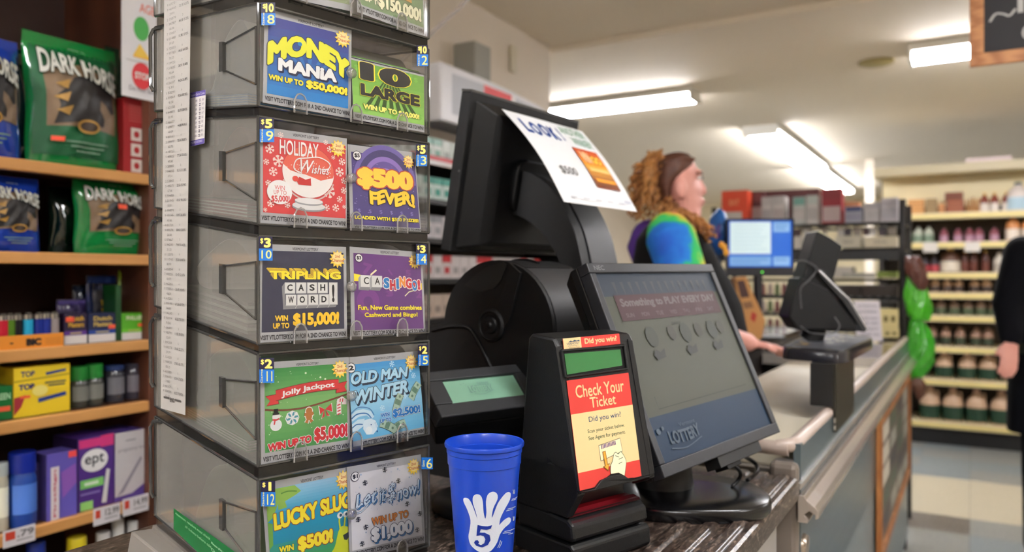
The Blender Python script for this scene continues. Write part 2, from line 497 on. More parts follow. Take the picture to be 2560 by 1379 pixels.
# ------------------------------------------------------------------ the terminal counter
CT = CAMZ - 0.342        # height of its top
CX0, CX1, CYN, CYF = -.972, -.253, -.15, 1.385
m_lam = nodemat('granite_laminate', 'noise', [(24, 19, 16), (58, 47, 41), (92, 79, 70), (150, 134, 120)], (190, 60, 190), 0.30, 8, [.36, .50, .60, .74], dist=2.2)
ct = thing('counter', 'dark mottled laminate counter holding the ticket dispenser and lottery machines', 'counter', ((CX0 + CX1) / 2, .65, 0))
FY = Fr((0, 0, CT), (1, 0, 0), (0, 0, 1), (0, 1, 0))
prof = [(CX0, 0), (CX1 - .105, 0)]
for k in range(3):
    a = CX1 - .10 + k * .033
    prof += [(a, 0), (a + .004, .004), (a + .016, .004), (a + .020, 0), (a + .028, -.0005)]
prof += [(CX1 - .002, -.003), (CX1, -.008), (CX1, -.036), (CX1 - .006, -.040), (CX0, -.040)]
MB().prism(FY, prof, CYN, CYF, m_lam).build('worktop', ct, bevel=.0015)
m_cab = mat((150, 146, 142), .45)
MB().box(WORLD, CX0 + .02, CX1 - .03, CYN + .02, CYF - .03, .08, CT - .04, m_cab).build('cabinet', ct)
MB().box(WORLD, CX0 + .04, CX1 - .06, CYN + .04, CYF - .05, 0, .08, mat((24, 22, 22), .6)).build('kick_plate', ct)
MB().box(WORLD, CX1 - .031, CX1 - .026, CYN + .02, CYF - .05, CT - .062, CT - .04, mat((70, 60, 54), .4)).build('trim_strip', ct)

# ------------------------------------------------------------------ the checkout lane
LX0, LX1, LY0, LY1 = -.60, -.255, 1.415, 4.07
LT = CAMZ - .287
ln = thing('checkout_lane', 'grey steel checkout lane with cream conveyor belt and long bumper rail', 'checkout lane', ((LX0 + LX1) / 2, 2.8, 0))
m_steel = nodemat('brushed_steel', 'noise', [(96, 112, 120), (116, 131, 138)], (3, 3, 60), 0.3, 3)
bpy.data.materials['brushed_steel'].node_tree.nodes['Principled BSDF'].inputs['Metallic'].default_value = .55
m_trimg = mat((176, 160, 150), .35)
MB().box(WORLD, LX0, LX1 - .02, LY0 + .03, LY1, .1, LT - .06, mat((120, 114, 108), .5)).build('lane_body', ln)
MB().box(WORLD, LX0 + .03, LX1 - .06, LY0 + .06, LY1 - .1, 0, .1, mat((20, 19, 19), .6)).build('kick_plate', ln)
MB().box(WORLD, LX0 + .03, LX1 - .035, LY0 + .05, 2.9, LT - .06, LT - .022, mat((214, 206, 186), .45, bump=.3)).build('conveyor_belt', ln, bevel=.006)
MB().box(WORLD, LX1 - .012, LX1, LY0, LY1, LT - .36, LT - .004, m_steel).build('side_panel', ln)
MB().box(WORLD, LX1 - .012, LX1 - .004, LY0, LY1, .1, LT - .36, nodemat('painted_steel', 'noise', [(108, 120, 124), (120, 131, 134)], (4, 4, 4), .35)).build('lower_panel', ln)
# rounded top trim running along and round the near end
mb = MB()
mb.tube([(LX1 - .012, LY1, LT - .006), (LX1 - .012, LY0 + .02, LT - .006), (LX1 - .018, LY0 + .004, LT - .008), (LX1 - .04, LY0, LT - .012)], .0125, m_trimg, 12)
mb.build('edge_trim', ln, smooth=50)
mb = MB(); mb.tube([(LX1 - .02, LY0, LT - .014), (LX0, LY0, LT - .014)], .0125, m_trimg, 14).build('end_roller_guard', ln, smooth=50)
MB().box(WORLD, LX1 - .05, LX1 - .002, LY0 - .02, LY0 + .03, 0, LT - .035, mat((112, 102, 94), .4)).build('corner_post', ln, bevel=.01)
# bumper rail: extruded profile
FR = Fr((LX1, 0, CAMZ - .40), (1, 0, 0), (0, 0, 1), (0, 1, 0))
rp = [(0, .028), (.010, .028), (.014, .022), (.028, .012), (.034, .004), (.034, -.006), (.028, -.010), (.028, -.002), (.018, .004), (.010, -.004), (.018, -.012), (.016, -.018), (0, -.018)]
MB().prism(FR, rp, LY0 - .028, LY1 + .01, mat((178, 168, 160), .22, metal=.6)).build('bumper_rail', ln, bevel=.001)
MB().box(WORLD, LX1, LX1 + .006, LY0 - .028, LY1, CAMZ - .362, CAMZ - .352, mat((196, 190, 184), .25, metal=.6)).build('rail_lip', ln)
for y_, z_ in ((LY0 + .02, CAMZ - .47),):
    FB = Fr((LX1, y_, z_), (0, 1, 0), (1, 0, 0), (0, 0, 1))
    MB().lathe(FB, [(.02, -.004), (.02, .004), (.017, .008), (.008, .009), (.001, .0095)], mat((170, 158, 146), .25, metal=.8), 20).build('bolt', ln, smooth=40)
# framed notices standing against the customer side of the lane
def notice(y0, y1, z0, z1, label, wood):
    t = thing('framed_notice', label, 'frame', (LX1 + .02, y0, z0))
    Fn = Fr((LX1 + .003, y0, z0), (0, 1, 0), (0, 0, 1), (1, 0, 0)); W, H = y1 - y0, z1 - z0
    b = .028
    MB().box(Fn, 0, W, 0, b, 0, .016, wood).box(Fn, 0, W, H - b, H, 0, .016, wood).box(Fn, 0, b, b, H - b, 0, .016, wood).box(Fn, W - b, W, b, H - b, 0, .016, wood).build('frame', t)
    pr = Print(.0003); pr.rect(0, 0, 1, 1, pm((96, 84, 76)))
    for i in range(5):
        for j in range(4):
            c = random.choice([(150, 150, 140), (70, 84, 70), (190, 184, 170), (60, 56, 60)])
            pr.rect(.08 + j * .23, .06 + i * .18, .26 + j * .23, .2 + i * .18, pm(c))
    mb = MB().box(Fn, b, W - b, b, H - b, 0, .006, pm((96, 84, 76))); pr.put(mb, framemap(Fn, b, W - b, b, H - b, .0062)); mb.build('backing_sheet', t)
    return t
a = hx(2213, 1230, LX1)
notice(2.62, 3.92, .42, CAMZ - .43, 'wood-framed notice board on the customer side of the checkout lane', nodemat('oak', 'wave', [(150, 92, 48), (182, 122, 70)], (8, 8, 3), .4))
# ------------------------------------------------------------------ the ticket dispenser
ZL_ = .79
P0 = P(645.5, 689.5, ZL_); P0.z = CAMZ
ua = (RT * .692 + FW * .722); sa = (RT * -.722 + FW * .692)
DU = Fr(P0, ua, (0, 0, 1)); DU.z = -sa            # front plane: x along the front, y height, z towards the viewer
DS = Fr(P0, sa, (0, 0, 1)); DS.z = -ua            # left side plane: x going back, y height, z outwards (left)
DW, DD, SH = .2245, .257, .125
def dp(u, s, h): return P0 + ua * u + sa * s + UP * (h + SH * s)
m_clear = clear('smoky_clear_plastic', (.965, .963, .958), .08, .17, (222, 219, 210))
m_front = clear('clear_front_plastic', (.99, .99, .99), .045, .004, (190, 190, 190))
m_edge = clear('plastic_edge', (.42, .43, .44), .30, .25, (120, 120, 118))
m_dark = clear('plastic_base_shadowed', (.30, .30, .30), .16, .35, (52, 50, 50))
m_in = clear('clear_inner_plastic', (.975, .973, .968), .06, .02, (200, 196, 188))
m_base2 = clear('plastic_base_smoked', (.78, .77, .76), .10, .12, (110, 108, 104))
disp = thing('lottery_ticket_dispenser', 'tall clear plastic dispenser of stacked bins full of scratch tickets', 'ticket dispenser', dp(0, 0, CT - CAMZ))
ROWS = [  # top height, bottom height of each bin at the front, camera height = 0
    (.400, .290), (.276, .1725), (.1615, .0525), (.0405, -.0690), (-.0790, -.1930), (-.2065, -.3290)]
def slab(mb, u0, u1, s0, s1, h0, h1, m):
    vs = [dp(u, s, h) for h in (h0, h1) for s in (s0, s1) for u in (u0, u1)]
    mb.add(vs, [(0, 1, 3, 2), (4, 6, 7, 5), (0, 4, 5, 1), (2, 3, 7, 6), (0, 2, 6, 4), (1, 5, 7, 3)], m); return mb
def pips(F, pts): return [F.hit(*p) for p in pts]
bins = []
for i, (ht, hb) in enumerate(ROWS):
    t = .0025
    mb = MB()
    slab(mb, 0, t, 0, DD, hb, ht, m_clear); slab(mb, DW - t, DW, 0, DD, hb, ht, m_in)
    slab(mb, t, DW - t, DD - t, DD, hb, ht, m_in)
    slab(mb, t, DW - t, 0, DD - t, ht - t, ht, m_in)
    b = mb.build('ticket_bin', disp); bins.append(b)
    slab(MB(), t, DW - t, 0, t, hb, ht - t, m_front).build('front_window', b)
    mb = slab(MB(), .001, DW - .001, .001, .010, hb - .0125, hb, m_dark); slab(mb, .001, DW - .001, .010, DD - .002, hb - .0125, hb, m_base2); mb.build('bin_base', b)  # dark front strip paints in the shade of the gap between bins
    # edge beads
    mb = MB()
    for u in (0, DW):
        mb.tube([dp(u, 0, hb), dp(u, 0, ht)], .0016, m_edge, 6)
        mb.tube([dp(u, 0, ht), dp(u, DD, ht)], .0016, m_edge, 6); mb.tube([dp(u, 0, hb), dp(u, DD, hb)], .0016, m_edge, 6)
        mb.tube([dp(u, DD, hb), dp(u, DD, ht)], .0018, m_edge, 6)
    mb.tube([dp(0, 0, ht), dp(DW, 0, ht)], .0016, m_edge, 6); mb.tube([dp(0, 0, hb), dp(DW, 0, hb)], .0013, m_edge, 6)
    mb.build('edge_bead', b, smooth=50)
    slab(MB(), DW / 2 - .001, DW / 2 + .001, .004, DD - .01, hb + .002, ht - .004, m_in).build('divider', b)
    # raised hand-hold on the left side: trapezoid opening wider towards the front
    mid = (ht + hb) / 2
    mb = MB(); q = [(.072, mid + .016), (.003, mid + .028), (.003, mid - .030), (.072, mid - .012)]
    for a, c in zip(q, q[1:] + q[:1]):
        mb.tube([dp(-.001, a[0], a[1]), dp(-.001, c[0], c[1])], .0011, m_edge, 6)
    slab(mb, -.004, 0, .070, .078, mid - .014, mid + .018, m_edge)
    mb.build('side_grip', b, smooth=50)
    # rounded latch flange along the back corner
    mb = MB(); hh = ht - .004
    mb.tube([dp(-.004, DD - .004, hb + .024), dp(-.006, DD - .001, hb + .030), dp(-.006, DD, hh - .008), dp(-.004, DD - .004, hh), dp(0, DD - .02, hh + .002)], .0022, m_edge, 6)
    mb.build('back_flange', b, smooth=50)
    # little arched ticket stops on the front edge, and the round boss between the windows
    for u in (.046, DW / 2 + .004, .181):
        mb = MB(); pth = [(-.0075, -.002), (-.0072, .012), (-.004, .0175), (0, .019), (.004, .0175), (.0072, .012), (.0075, -.002)]
        mb.tube([P0 + ua * (u + a) + UP * (hb + c) - sa * .004 for a, c in pth], .0011, clear('stop_plastic', (.9, .9, .9), .4, .28, (235, 235, 235)), 6)  # pale haze puts a bright rim highlight into the plastic's colour
        Fh = Fr(P0 + ua * u + UP * hb - sa * .0035, ua, (0, 0, 1), -sa)
        mb.prism(Fh, [(-.007, -.002), (.007, -.002), (.007, .012), (.004, .017), (-.004, .017), (-.007, .012)], 0, .001, clear('stop_plastic_face', (.95, .95, .95), .1, .02, (200, 200, 200)))
        mb.build('ticket_stop', b, smooth=50)
    Fk = Fr(P0 + ua * (DW / 2 + .001) + UP * (mid + .0), ua, sa * -1, (0, 0, 1))
    MB().lathe(Fr(P0 + ua * (DW / 2) + UP * (mid + .002), ua, -sa, (0, 0, 1)), [(.006, -.001), (.006, .002), (.0045, .004), (.002, .0045), (.0005, .004)], clear('boss_plastic', (.92, .92, .92), .5, .12, (220, 220, 220)), 16).build('boss', b, smooth=50)
# base foot of the dispenser: grey painted plate that steps out under the stack
mb = MB()
m_foot = mat((128, 122, 116), .4)
def fp_(u, s, z): q = P0 + ua * u + sa * s; return V((q.x, q.y, z))
mb.hexa([fp_(-.030, -.01, CT), fp_(DW + .004, -.01, CT), fp_(DW + .004, DD + .012, CT), fp_(-.030, DD + .012, CT)],
        [fp_(-.026, -.006, CT + .006), fp_(DW, -.006, CT + .006), fp_(DW, DD + .008, CT + .006), fp_(-.026, DD + .008, CT + .030)], m_foot)
mb.build('base_plate', disp, bevel=.002)
mb = MB(); mb.hexa([fp_(-.004, 0, CT + .005), fp_(DW, 0, CT + .005), fp_(DW, DD + .003, CT + .008), fp_(-.004, DD + .003, CT + .008)],
        [dp(-.003, .001, ROWS[5][1] - .012), dp(DW, .001, ROWS[5][1] - .012), dp(DW, DD + .002, ROWS[5][1] - .012), dp(-.003, DD + .002, ROWS[5][1] - .012)], mat((112, 106, 100), .35)); mb.build('base_riser', disp, bevel=.001)

# ------------------------------------------------------------------ number stickers on the bins
def sticker(b, px, price, game, gtxt=True, left=True):
    """px: (x0,y0,x1,y1,y2) top-left, width, split line and bottom, on the front plane"""
    x0, y0, x1, ym, y1 = px
    q = [DU.hit(x0, y0, .0018), DU.hit(x1, y0, .0018), DU.hit(x1, y1, .0018), DU.hit(x0, y1, .0018)]
    f = quadmap(*[DU.w(a, c, .0018) for a, c in q]); sp = (ym - y0) / (y1 - y0)
    pr = Print(.00008); mb = MB()
    if price:
        pr.rect(.03, 0, .97, sp, pm((24, 20, 58))); pr.text('$', .10, .06, .32, sp * .62, pm((250, 226, 110)), .02)
        pr.text(price, .36 if len(price) < 2 else .3, .05, .88, sp - .04, pm((252, 230, 120)), .03)
    pr.rect(0, sp, 1, 1, pm((22, 112, 200)))
    if gtxt:
        pr.text('Game', -.13, sp + (1 - sp) * .38, .43, sp + (1 - sp) * .62, pm((250, 236, 150)), .01, rot=-PI / 2)
        pr.text(game, .42, sp + .07, .93, .94, pm((253, 236, 140)), .005)
    else: pr.text(game, .18, sp + .07, .92, .92, pm((253, 236, 140)), .005)
    mb = MB(); mb.add([f(u, v, h) for h in (-.0002, 0) for u, v in ((0, 0), (1, 0), (1, 1), (0, 1))], [(3, 2, 1, 0), (4, 5, 6, 7), (0, 1, 5, 4), (1, 2, 6, 5), (2, 3, 7, 6), (3, 0, 4, 7)], pm((24, 20, 58) if price else (22, 112, 200)))
    pr.put(mb, f); mb.build('number_sticker', b)
for bi, px, p_, g_, gt in ((1, (653, 6, 688, 33, 63), '10', '8', True), (1, (1042, 113, 1070, 136, 165), '10', '2', True),
                           (2, (649, 294, 685, 323, 355), '5', '9', True), (2, (1040, 360, 1067, 387, 415), '5', '3', True),
                           (3, (647, 591, 681, 621, 651), '3', '10', False), (3, (1040, 610, 1067, 634, 661), '3', '4', True),
                           (4, (648, 894, 685, 923, 956), '2', '11', True), (4, (1045, 862, 1071, 886, 913), '2', '5', True),
                           (5, (652, 1201, 688, 1229, 1265), '1', '12', True), (5, (1054, 1143, 1082, 1144, 1172), '', '6', True)):
    sticker(bins[bi], px, p_, g_, gt)
# ------------------------------------------------------------------ the tickets in the windows
SILV = pm((176, 177, 180)); INK = pm((34, 34, 40)); YEL = pm((250, 228, 50)); WHT = pm((240, 240, 240)); BLK = pm((20, 20, 24))
def base_art(bg, pu=(.04, .07, .965, .895), vt=(.36, .66, .025, .055), visit=True, vcut=None, ink=INK, grad=None):
    p = Print(.00009)
    if grad: p.grad(pu[0], pu[1], pu[2], pu[3], *grad)
    elif bg is not None: p.rect(*pu, pm(bg))
    p.text('VERMONT LOTTERY', vt[0], vt[2], vt[1], vt[3], ink, .012)
    if visit: p.text('VISIT VTLOTTERY.COM FOR A 2ND CHANCE TO WIN!', .02, .922, .985, .972, ink, .022)
    return p
def chance(p, u=.875, v=.135, r=.1):
    p.star(u, v, r, r * .68, 12, pm((246, 208, 70))); p.star(u + .005, v - .01, r * .70, r * .62, 12, pm((248, 222, 150)))
    p.text('2nd', u - .03, v - .045, u + .03, v - .015, pm((190, 60, 40)), .01)
    p.text('Chance!', u - .068, v - .003, u + .078, v + .032, pm((190, 60, 40)), .012)
def seal(p, t, u, v, r, asp=.95):
    p.disc(u, v, r, INK, asp); p.disc(u, v, r * .88, WHT, asp); p.text(t, u - r * .6, v - r * .45, u + r * .6, v + r * .45, INK, .03)
def ticket(label, quad, art, back=(196, 196, 192), c=-.0042, curl=None, base=None):
    q = [DU.hit(x, y, c) for x, y in quad]
    f0 = quadmap(*[DU.w(a, b, c) for a, b in q])
    if curl:
        vc, depth = curl
        def f(u, v, h):
            if v >= vc: return f0(u, v, h)
            e = (vc - v) / vc
            return f0(u, vc - (vc - v) * (1 - .35 * e), h) + sa * (depth * e ** 1.5)
    else: f = f0
    mb = MB(); n = 10
    vs = []; fs = []
    for hh in (-.0004, 0):
        for j in range(n + 1): vs += [f(0, j / n, hh), f(1, j / n, hh)]
    m = 2 * (n + 1)
    for j in range(n):
        a = 2 * j; fs += [(a, a + 1, a + 3, a + 2), (m + a + 2, m + a + 3, m + a + 1, m + a), (a, a + 2, m + a + 2, m + a), (a + 1, m + a + 1, m + a + 3, a + 3)]
    fs += [(0, m, m + 1, 1), (m - 2, m - 1, 2 * m - 1, 2 * m - 2)]
    mb.add(vs, fs, base or SILV); art.put(mb, f, .0001)
    o = mb.build('lottery_ticket'); tag(o, label, 'lottery ticket', 'scratch tickets in the dispenser windows'); return o

# Money Mania
p = base_art(None, grad=((44, 46, 134), (10, 128, 200)))
for a in (-.3, -.15, 0, .17, .33):
    p.poly([(.5, .62), (.5 + a - .035, .36), (.5 + a + .035, .36)], pm((40, 110, 190)))
arch = lambda a, b, u, v: (u, v + .17 * (2 * a - 1) ** 2 + .015 * a + (.03 * abs(2 * a - 1)) * (b - .5))
p.text('MONEY', .035, .195, .975, .42, pm((230, 228, 40)), .05, out=pm((20, 40, 70)), ow=.03, warp=arch)
p.disc(.385, .295, .025, pm((30, 130, 200)), .9)
p.text('MANiA', .15, .49, .82, .63, WHT, .04, out=pm((16, 24, 70)), ow=.035, drop=pm((16, 24, 70)), dd=(.012, .015))
p.text('WIN UP TO', .05, .685, .43, .745, YEL, .035, out=pm((14, 24, 60)), ow=.04)
p.text('$50,000!', .46, .665, .95, .765, YEL, .045, out=pm((14, 24, 60)), ow=.04)
chance(p, .885, .125)
ticket('blue scratch ticket with MONEY MANIA lettering behind game number 8', [(662, 20), (879, 76), (877, 296), (657, 256)], p)
# 10 Large
p = base_art(None, (.0, .0, 1, .90), vt=(0, 0.001, 0, .001), grad=((92, 150, 48), (150, 206, 96)))
for i in range(26):
    u, v = random.uniform(.03, .97), random.uniform(.25, .85); p.text('$', u - .03, v - .04, u + .03, v + .04, pm((124, 190, 72)), .02)
for i in range(7): p.poly([(.5, .3), (.16 + i * .11, .78), (.22 + i * .11, .78)], pm((48, 84, 24)))
p.rect(0, 0, 1, .19, pm((58, 106, 34)))
p.text('10', .10, .215, .80, .455, BLK, .05, out=YEL, ow=.022, shear=-.0)
p.text('LARGE', .10, .50, .93, .66, BLK, .04, out=YEL, ow=.02)
p.text('WIN UP TO $10,000!', .13, .765, .92, .845, pm((248, 240, 120)), .04, out=pm((40, 70, 20)), ow=.04)
ticket('green scratch ticket with 10 LARGE lettering, its top curled back', [(876, 106), (1059, 152), (1061, 331), (884, 298)], p, curl=(.2, .035))
# Holiday Wishes
RED = (208, 58, 60)
p = base_art(RED, (.035, .085, .985, .89))
for x, y, r in ((180, 395, 46), (270, 525, 60), (215, 640, 44), (190, 985, 36), (815, 858, 66), (935, 645, 48), (962, 535, 38), (935, 940, 34), (982, 845, 34), (985, 740, 34), (785, 1028, 36), (890, 1030, 40), (775, 325, 26), (822, 400, 34), (290, 245, 30), (860, 488, 22), (145, 535, 30), (165, 762, 30), (360, 1000, 30), (135, 1050, 20), (985, 1020, 20)):
    u = (x - 80) / 940; v = (y - 155 - 130 * u) / (1035 - 65 * u); p.flake(u, v, r / 940, pm((244, 226, 220)))
p.disc(.54, .42, .305, pm((186, 60, 56)), .93, 30); p.disc(.54, .42, .298, pm((222, 96, 76)), .93, 30)
low = [(.54 + .298 * math.cos(math.radians(a)), .42 + .277 * math.sin(math.radians(a))) for a in range(-8, 196, 8)]
p.poly([(.825, .46), (.76, .475), (.68, .50), (.60, .475), (.5, .45), (.42, .44), (.33, .42), (.25, .36)] [::-1] + low[1:-1], pm((240, 236, 234)))
for i in range(40): p.disc(random.uniform(.28, .8), random.uniform(.3, .46), .006, pm((246, 220, 210)), 1, 6)
p.poly([(.40, .53), (.43, .48), (.50, .505), (.56, .485), (.565, .565), (.42, .565)], pm((196, 40, 40))); p.disc(.385, .505, .035, pm((216, 70, 60)), .9, 10)
p.ring(.54, .42, .299, .315, pm((214, 190, 186)), 24, 20, 160)
p.disc(.54, .80, .195, pm((150, 150, 154)), .24, 28); p.disc(.54, .785, .19, pm((226, 226, 226)), .23, 28); p.disc(.54, .745, .165, pm((160, 160, 164)), .22, 28); p.disc(.54, .732, .162, pm((232, 230, 230)), .2, 28)
p.text('HOLIDAY', .21, .105, .65, .262, WHT, .015)
p.text('W', .44, .29, .60, .43, WHT, .01, out=pm((190, 50, 50)), ow=.02, shear=.35); p.text('ishes', .57, .335, .78, .43, WHT, .01, out=pm((190, 50, 50)), ow=.02, shear=.3)
p.line(smoothpath([(.46, .44), (.37, .40), (.40, .30), (.52, .27), (.66, .25), (.78, .30), (.77, .36), (.69, .38)]), .012, WHT)
p.disc(.21, .665, .137, WHT, .93, 28)
for t, a, b, c_, d in (('WIN', .155, .595, .265, .64), ('UP TO', .145, .645, .285, .69)): p.text(t, a, b, c_, d, pm(RED), .0)
p.text('$5,000!', .12, .70, .32, .775, pm(RED), .02, rot=-.06)
chance(p, .885, .125)
ticket('red scratch ticket with HOLIDAY WISHES and a snow globe', [(649, 316), (867, 346), (867, 571), (649, 556)], p)
# $500 Fever
p = base_art((74, 62, 128), (.045, .085, .985, .955), vt=(.42, .68, .045, .075), visit=False)
for r, c_ in ((.46, (112, 96, 168)), (.40, (66, 58, 112)), (.32, (140, 112, 188)), (.26, (96, 76, 150)), (.18, (150, 122, 196)), (.12, (100, 76, 150))):
    p.ring(.52, .42, 0.001, r, pm(c_), 28, 180, 360)
for i in range(60): p.disc(random.uniform(.06, .96), random.uniform(.2, .9), random.uniform(.003, .008), pm((150, 136, 200)), 1, 6)
for i in range(6): p.text('$', .1 + i * .15, .76, .14 + i * .15, .81, pm((140, 126, 196)), .0)
seal(p, '$5', .12, .125, .062)
p.text('$500', .11, .255, .93, .52, pm((250, 206, 70)), .055, out=pm((190, 70, 60)), ow=.045)
p.text('FEVER!', .27, .52, .93, .69, pm((250, 206, 50)), .04, out=pm((40, 26, 30)), ow=.035, warp=lambda a, b, u, v: (u, v + .02 * math.sin(a * 14)))
p.text('LOADED WITH $500 PRIZES!', .055, .842, .965, .892, YEL, .035, out=pm((20, 40, 50)), ow=.03)
p.text('VISIT VTLOTTERY.COM FOR A 2ND CHANCE TO WIN!', .05, .965, .99, .992, INK, .02)
chance(p, .88, .13, .09)
ticket('purple scratch ticket with $500 FEVER lettering, leaning sideways', [(869, 360), (1037, 381), (1053, 579), (876, 570)], p)
# Tripling Cashword
p = base_art((46, 48, 74), (.035, .065, .965, .893))
for k in range(4): p.text('TRIPLING', .08 + .010 * k, .238 + .01 * k, .90 + .010 * k, .32 + .012 * k, pm((240, 200, 40)) if k < 3 else YEL, .03, out=pm((34, 34, 50)), ow=.022)
GT = pm((226, 226, 224)); GS = pm((140, 140, 144)); GE = pm((186, 186, 188))
p.poly([(.245, .43), (.28, .385), (.285, .63), (.26, .66)], GS); p.poly([(.255, .665), (.285, .62), (.885, .615), (.86, .655)], GS)
for r_, wd in enumerate(('CASH', 'WORD')):
    for k, ch in enumerate(wd):
        u0 = .275 + .012 * r_ + k * .125; v0 = .388 + r_ * .125
        p.rect(u0, v0, u0 + .119, v0 + .118, GE); p.rect(u0 + .004, v0 + .004, u0 + .113, v0 + .110, GT)
        p.text(ch, u0 + .028, v0 + .020, u0 + .088, v0 + .088, BLK, .02)
p.rect(.780, .388, .885, .63, GE); p.rect(.784, .392, .878, .622, GT); p.text('!', .816, .41, .846, .60, BLK, .03)
for k in range(1, 5): p.line([(.265 + k * .125, .658), (.287 + k * .125, .625)], .004, GT)
p.text('WIN', .17, .725, .31, .785, pm((246, 200, 50)), .03); p.text('UP TO', .15, .802, .325, .86, pm((246, 200, 50)), .03)
p.text('$15,000!', .365, .705, .90, .858, pm((248, 200, 40)), .04)
chance(p, .885, .135)
ticket('dark navy scratch ticket with TRIPLING CASHWORD letter blocks', [(648, 609), (865, 617), (868, 845), (645, 858)], p)
# Cashingo
p = base_art((104, 54, 128), (.045, .065, .97, .915), vt=(.40, .66, .02, .05))
DP = pm((124, 64, 142))
p.ring(.22, .60, .06, .15, DP); p.text('7', .16, .17, .28, .30, DP, .04, rot=.2); p.text('1', .5, .22, .56, .30, DP, .05, rot=-.7); p.text('5', .74, .22, .82, .30, DP, .04); p.text('3', .46, .47, .56, .54, DP, .05); p.text('2', .88, .47, .96, .55, DP, .04)
p.poly([(.045, .29), (.17, .31), (.17, .37), (.045, .375)], YEL); p.poly([(.86, .42), (.97, .37), (.97, .45), (.88, .45)], YEL); p.line([(.72, .53), (.78, .48), (.88, .455)], .012, pm((240, 240, 190))); p.line([(.26, .30), (.34, .24)], .02, pm((246, 240, 190)))
for k, ch in enumerate('CA'):
    u0 = .13 + k * .145; p.poly([(u0, .43), (u0 - .03, .47), (u0 + .10, .475), (u0 + .135, .43)], GS); p.poly([(u0, .305), (u0 - .03, .34), (u0 - .03, .47), (u0, .43)], pm((170, 170, 174)))
    p.rect(u0, .305, u0 + .138, .435, GT); p.text(ch, u0 + .04, .325, u0 + .105, .405, BLK, .015)
x = .43
for k, (ch, c_) in enumerate(zip('SHINGO!', ((40, 130, 200), (206, 50, 60), (40, 130, 200), (238, 150, 60), (206, 50, 60), (40, 130, 200), (206, 40, 60)))):
    wd = (.08, .085, .04, .085, .085, .075, .04)[k]; dv = .02 * math.sin(k * 1.5) + .01
    p.text(ch, x, .315 + dv, x + wd, .435 + dv, pm(c_), .045, out=WHT, ow=.06, out2=pm((196, 90, 60)), ow2=.075); x += wd - .0 + .004
p.disc(.855, .385, .018, pm((220, 70, 60)))
p.text('Fun, New Game combines', .085, .635, .95, .70, YEL, .02); p.text('Cashword and Bingo!', .165, .72, .885, .785, YEL, .02)
seal(p, '$3', .11, .118, .05); chance(p, .875, .12, .09)
ticket('purple scratch ticket with CASHINGO lettering beside the letter blocks C and A', [(874, 616), (1055, 630), (1065, 838), (879, 845)], p)
# Jolly Jackpot
p = base_art(None, (.04, .065, .97, .885), vt=(.38, .64, .03, .055))
p.k += 0; p.grad(.04, .065, .97, .42, (52, 138, 66), (122, 178, 104)); p.grad(.04, .42, .97, .885, (122, 178, 104), (70, 150, 76))
for i in range(44): p.disc(random.uniform(.06, .95), random.choice([random.uniform(.1, .26), random.uniform(.4, .87)]), random.choice([.004, .006, .012]), pm((226, 236, 214)), .9, 8)
DR = pm((120, 24, 28)); RR = pm((206, 48, 50))
for g, m in ((.006, DR), (0, RR)):
    p.poly([(.05 - g, .335 - g), (.16 + g, .325 - g), (.185 + g, .415 + g), (.06 - g, .425 + g), (.095, .38)], m)
    p.poly([(.85 - g, .275 - g), (.97 + g, .26 - g), (.94, .31), (.965 + g, .36 + g), (.84 - g, .37 + g)], m)
top = [(.155 + .715 * t, .285 - .055 * t - .02 * math.sin(PI * t)) for t in [i / 12 for i in range(13)]]
p.poly([(u, v - .006) for u, v in top] + [(u, v + .105) for u, v in top[::-1]], DR); p.poly(top + [(u, v + .098) for u, v in top[::-1]], RR)
p.text('Jolly Jackpot', .215, .29, .82, .36, WHT, .02, warp=lambda a, b, u, v: (u, v + .01 - .05 * a - .015 * math.sin(PI * a)))
st = smoothpath([(.04, .462), (.2, .483), (.4, .49), (.6, .468), (.8, .43), (.97, .395)])
p.line(st, .018, pm((120, 62, 40)))
p.disc(.155, .625, .062, WHT, .95); p.disc(.157, .545, .042, WHT, .95); p.disc(.155, .625, .052, pm((232, 236, 240)), .95); p.rect(.12, .505, .19, .525, BLK); p.rect(.132, .465, .178, .51, BLK); p.line([(.12, .57), (.16, .575), (.19, .565)], .016, RR); p.line([(.145, .575), (.135, .62)], .014, RR)
p.disc(.33, .575, .078, WHT, .95, 8); p.disc(.33, .575, .07, pm((70, 150, 170)), .95, 6); p.flake(.33, .575, .065, WHT)
for g, m in ((.008, WHT), (0, pm((180, 110, 50)))):
    p.disc(.517, .525, .036 + g, m); p.disc(.515, .58, .036 + g, m, 1.1); p.line([(.465, .555), (.515, .565), (.568, .55)], .034 + 2 * g, m); p.line([(.485, .645), (.512, .59), (.548, .64)], .036 + 2 * g, m)
for g, m in ((.008, WHT), (0, RR)):
    p.poly([(.70, .53), (.63 - g, .49 - g), (.645 - g, .575 + g)], m); p.poly([(.70, .53), (.775 + g, .475 - g), (.785 + g, .56 + g)], m); p.poly([(.69, .53), (.66 - g, .62 + g), (.695, .60)], m); p.poly([(.705, .53), (.755 + g, .60 + g), (.72, .60)], m)
cane = [(.865, .60), (.865, .50), (.87, .455), (.905, .44), (.935, .46), (.93, .50)]
p.line(cane, .056, WHT); p.line(cane, .042, pm((240, 226, 226)))
for t in range(6):
    q = cane[0][1] - t * .032; p.line([(.846, q), (.886, q - .012)], .012, RR) if t < 4 else p.line([(.88 + (t - 4) * .03, .47), (.885 + (t - 4) * .03, .435)], .012, RR)
p.text('WIN UP TO', .065, .785, .54, .865, pm((208, 40, 48)), .045, out=WHT, ow=.05, warp=lambda a, b, u, v: (u, v + .015 - .03 * a))
p.text('$5,000!', .57, .705, .965, .865, pm((208, 40, 48)), .04, out=WHT, ow=.045)
chance(p, .885, .12)
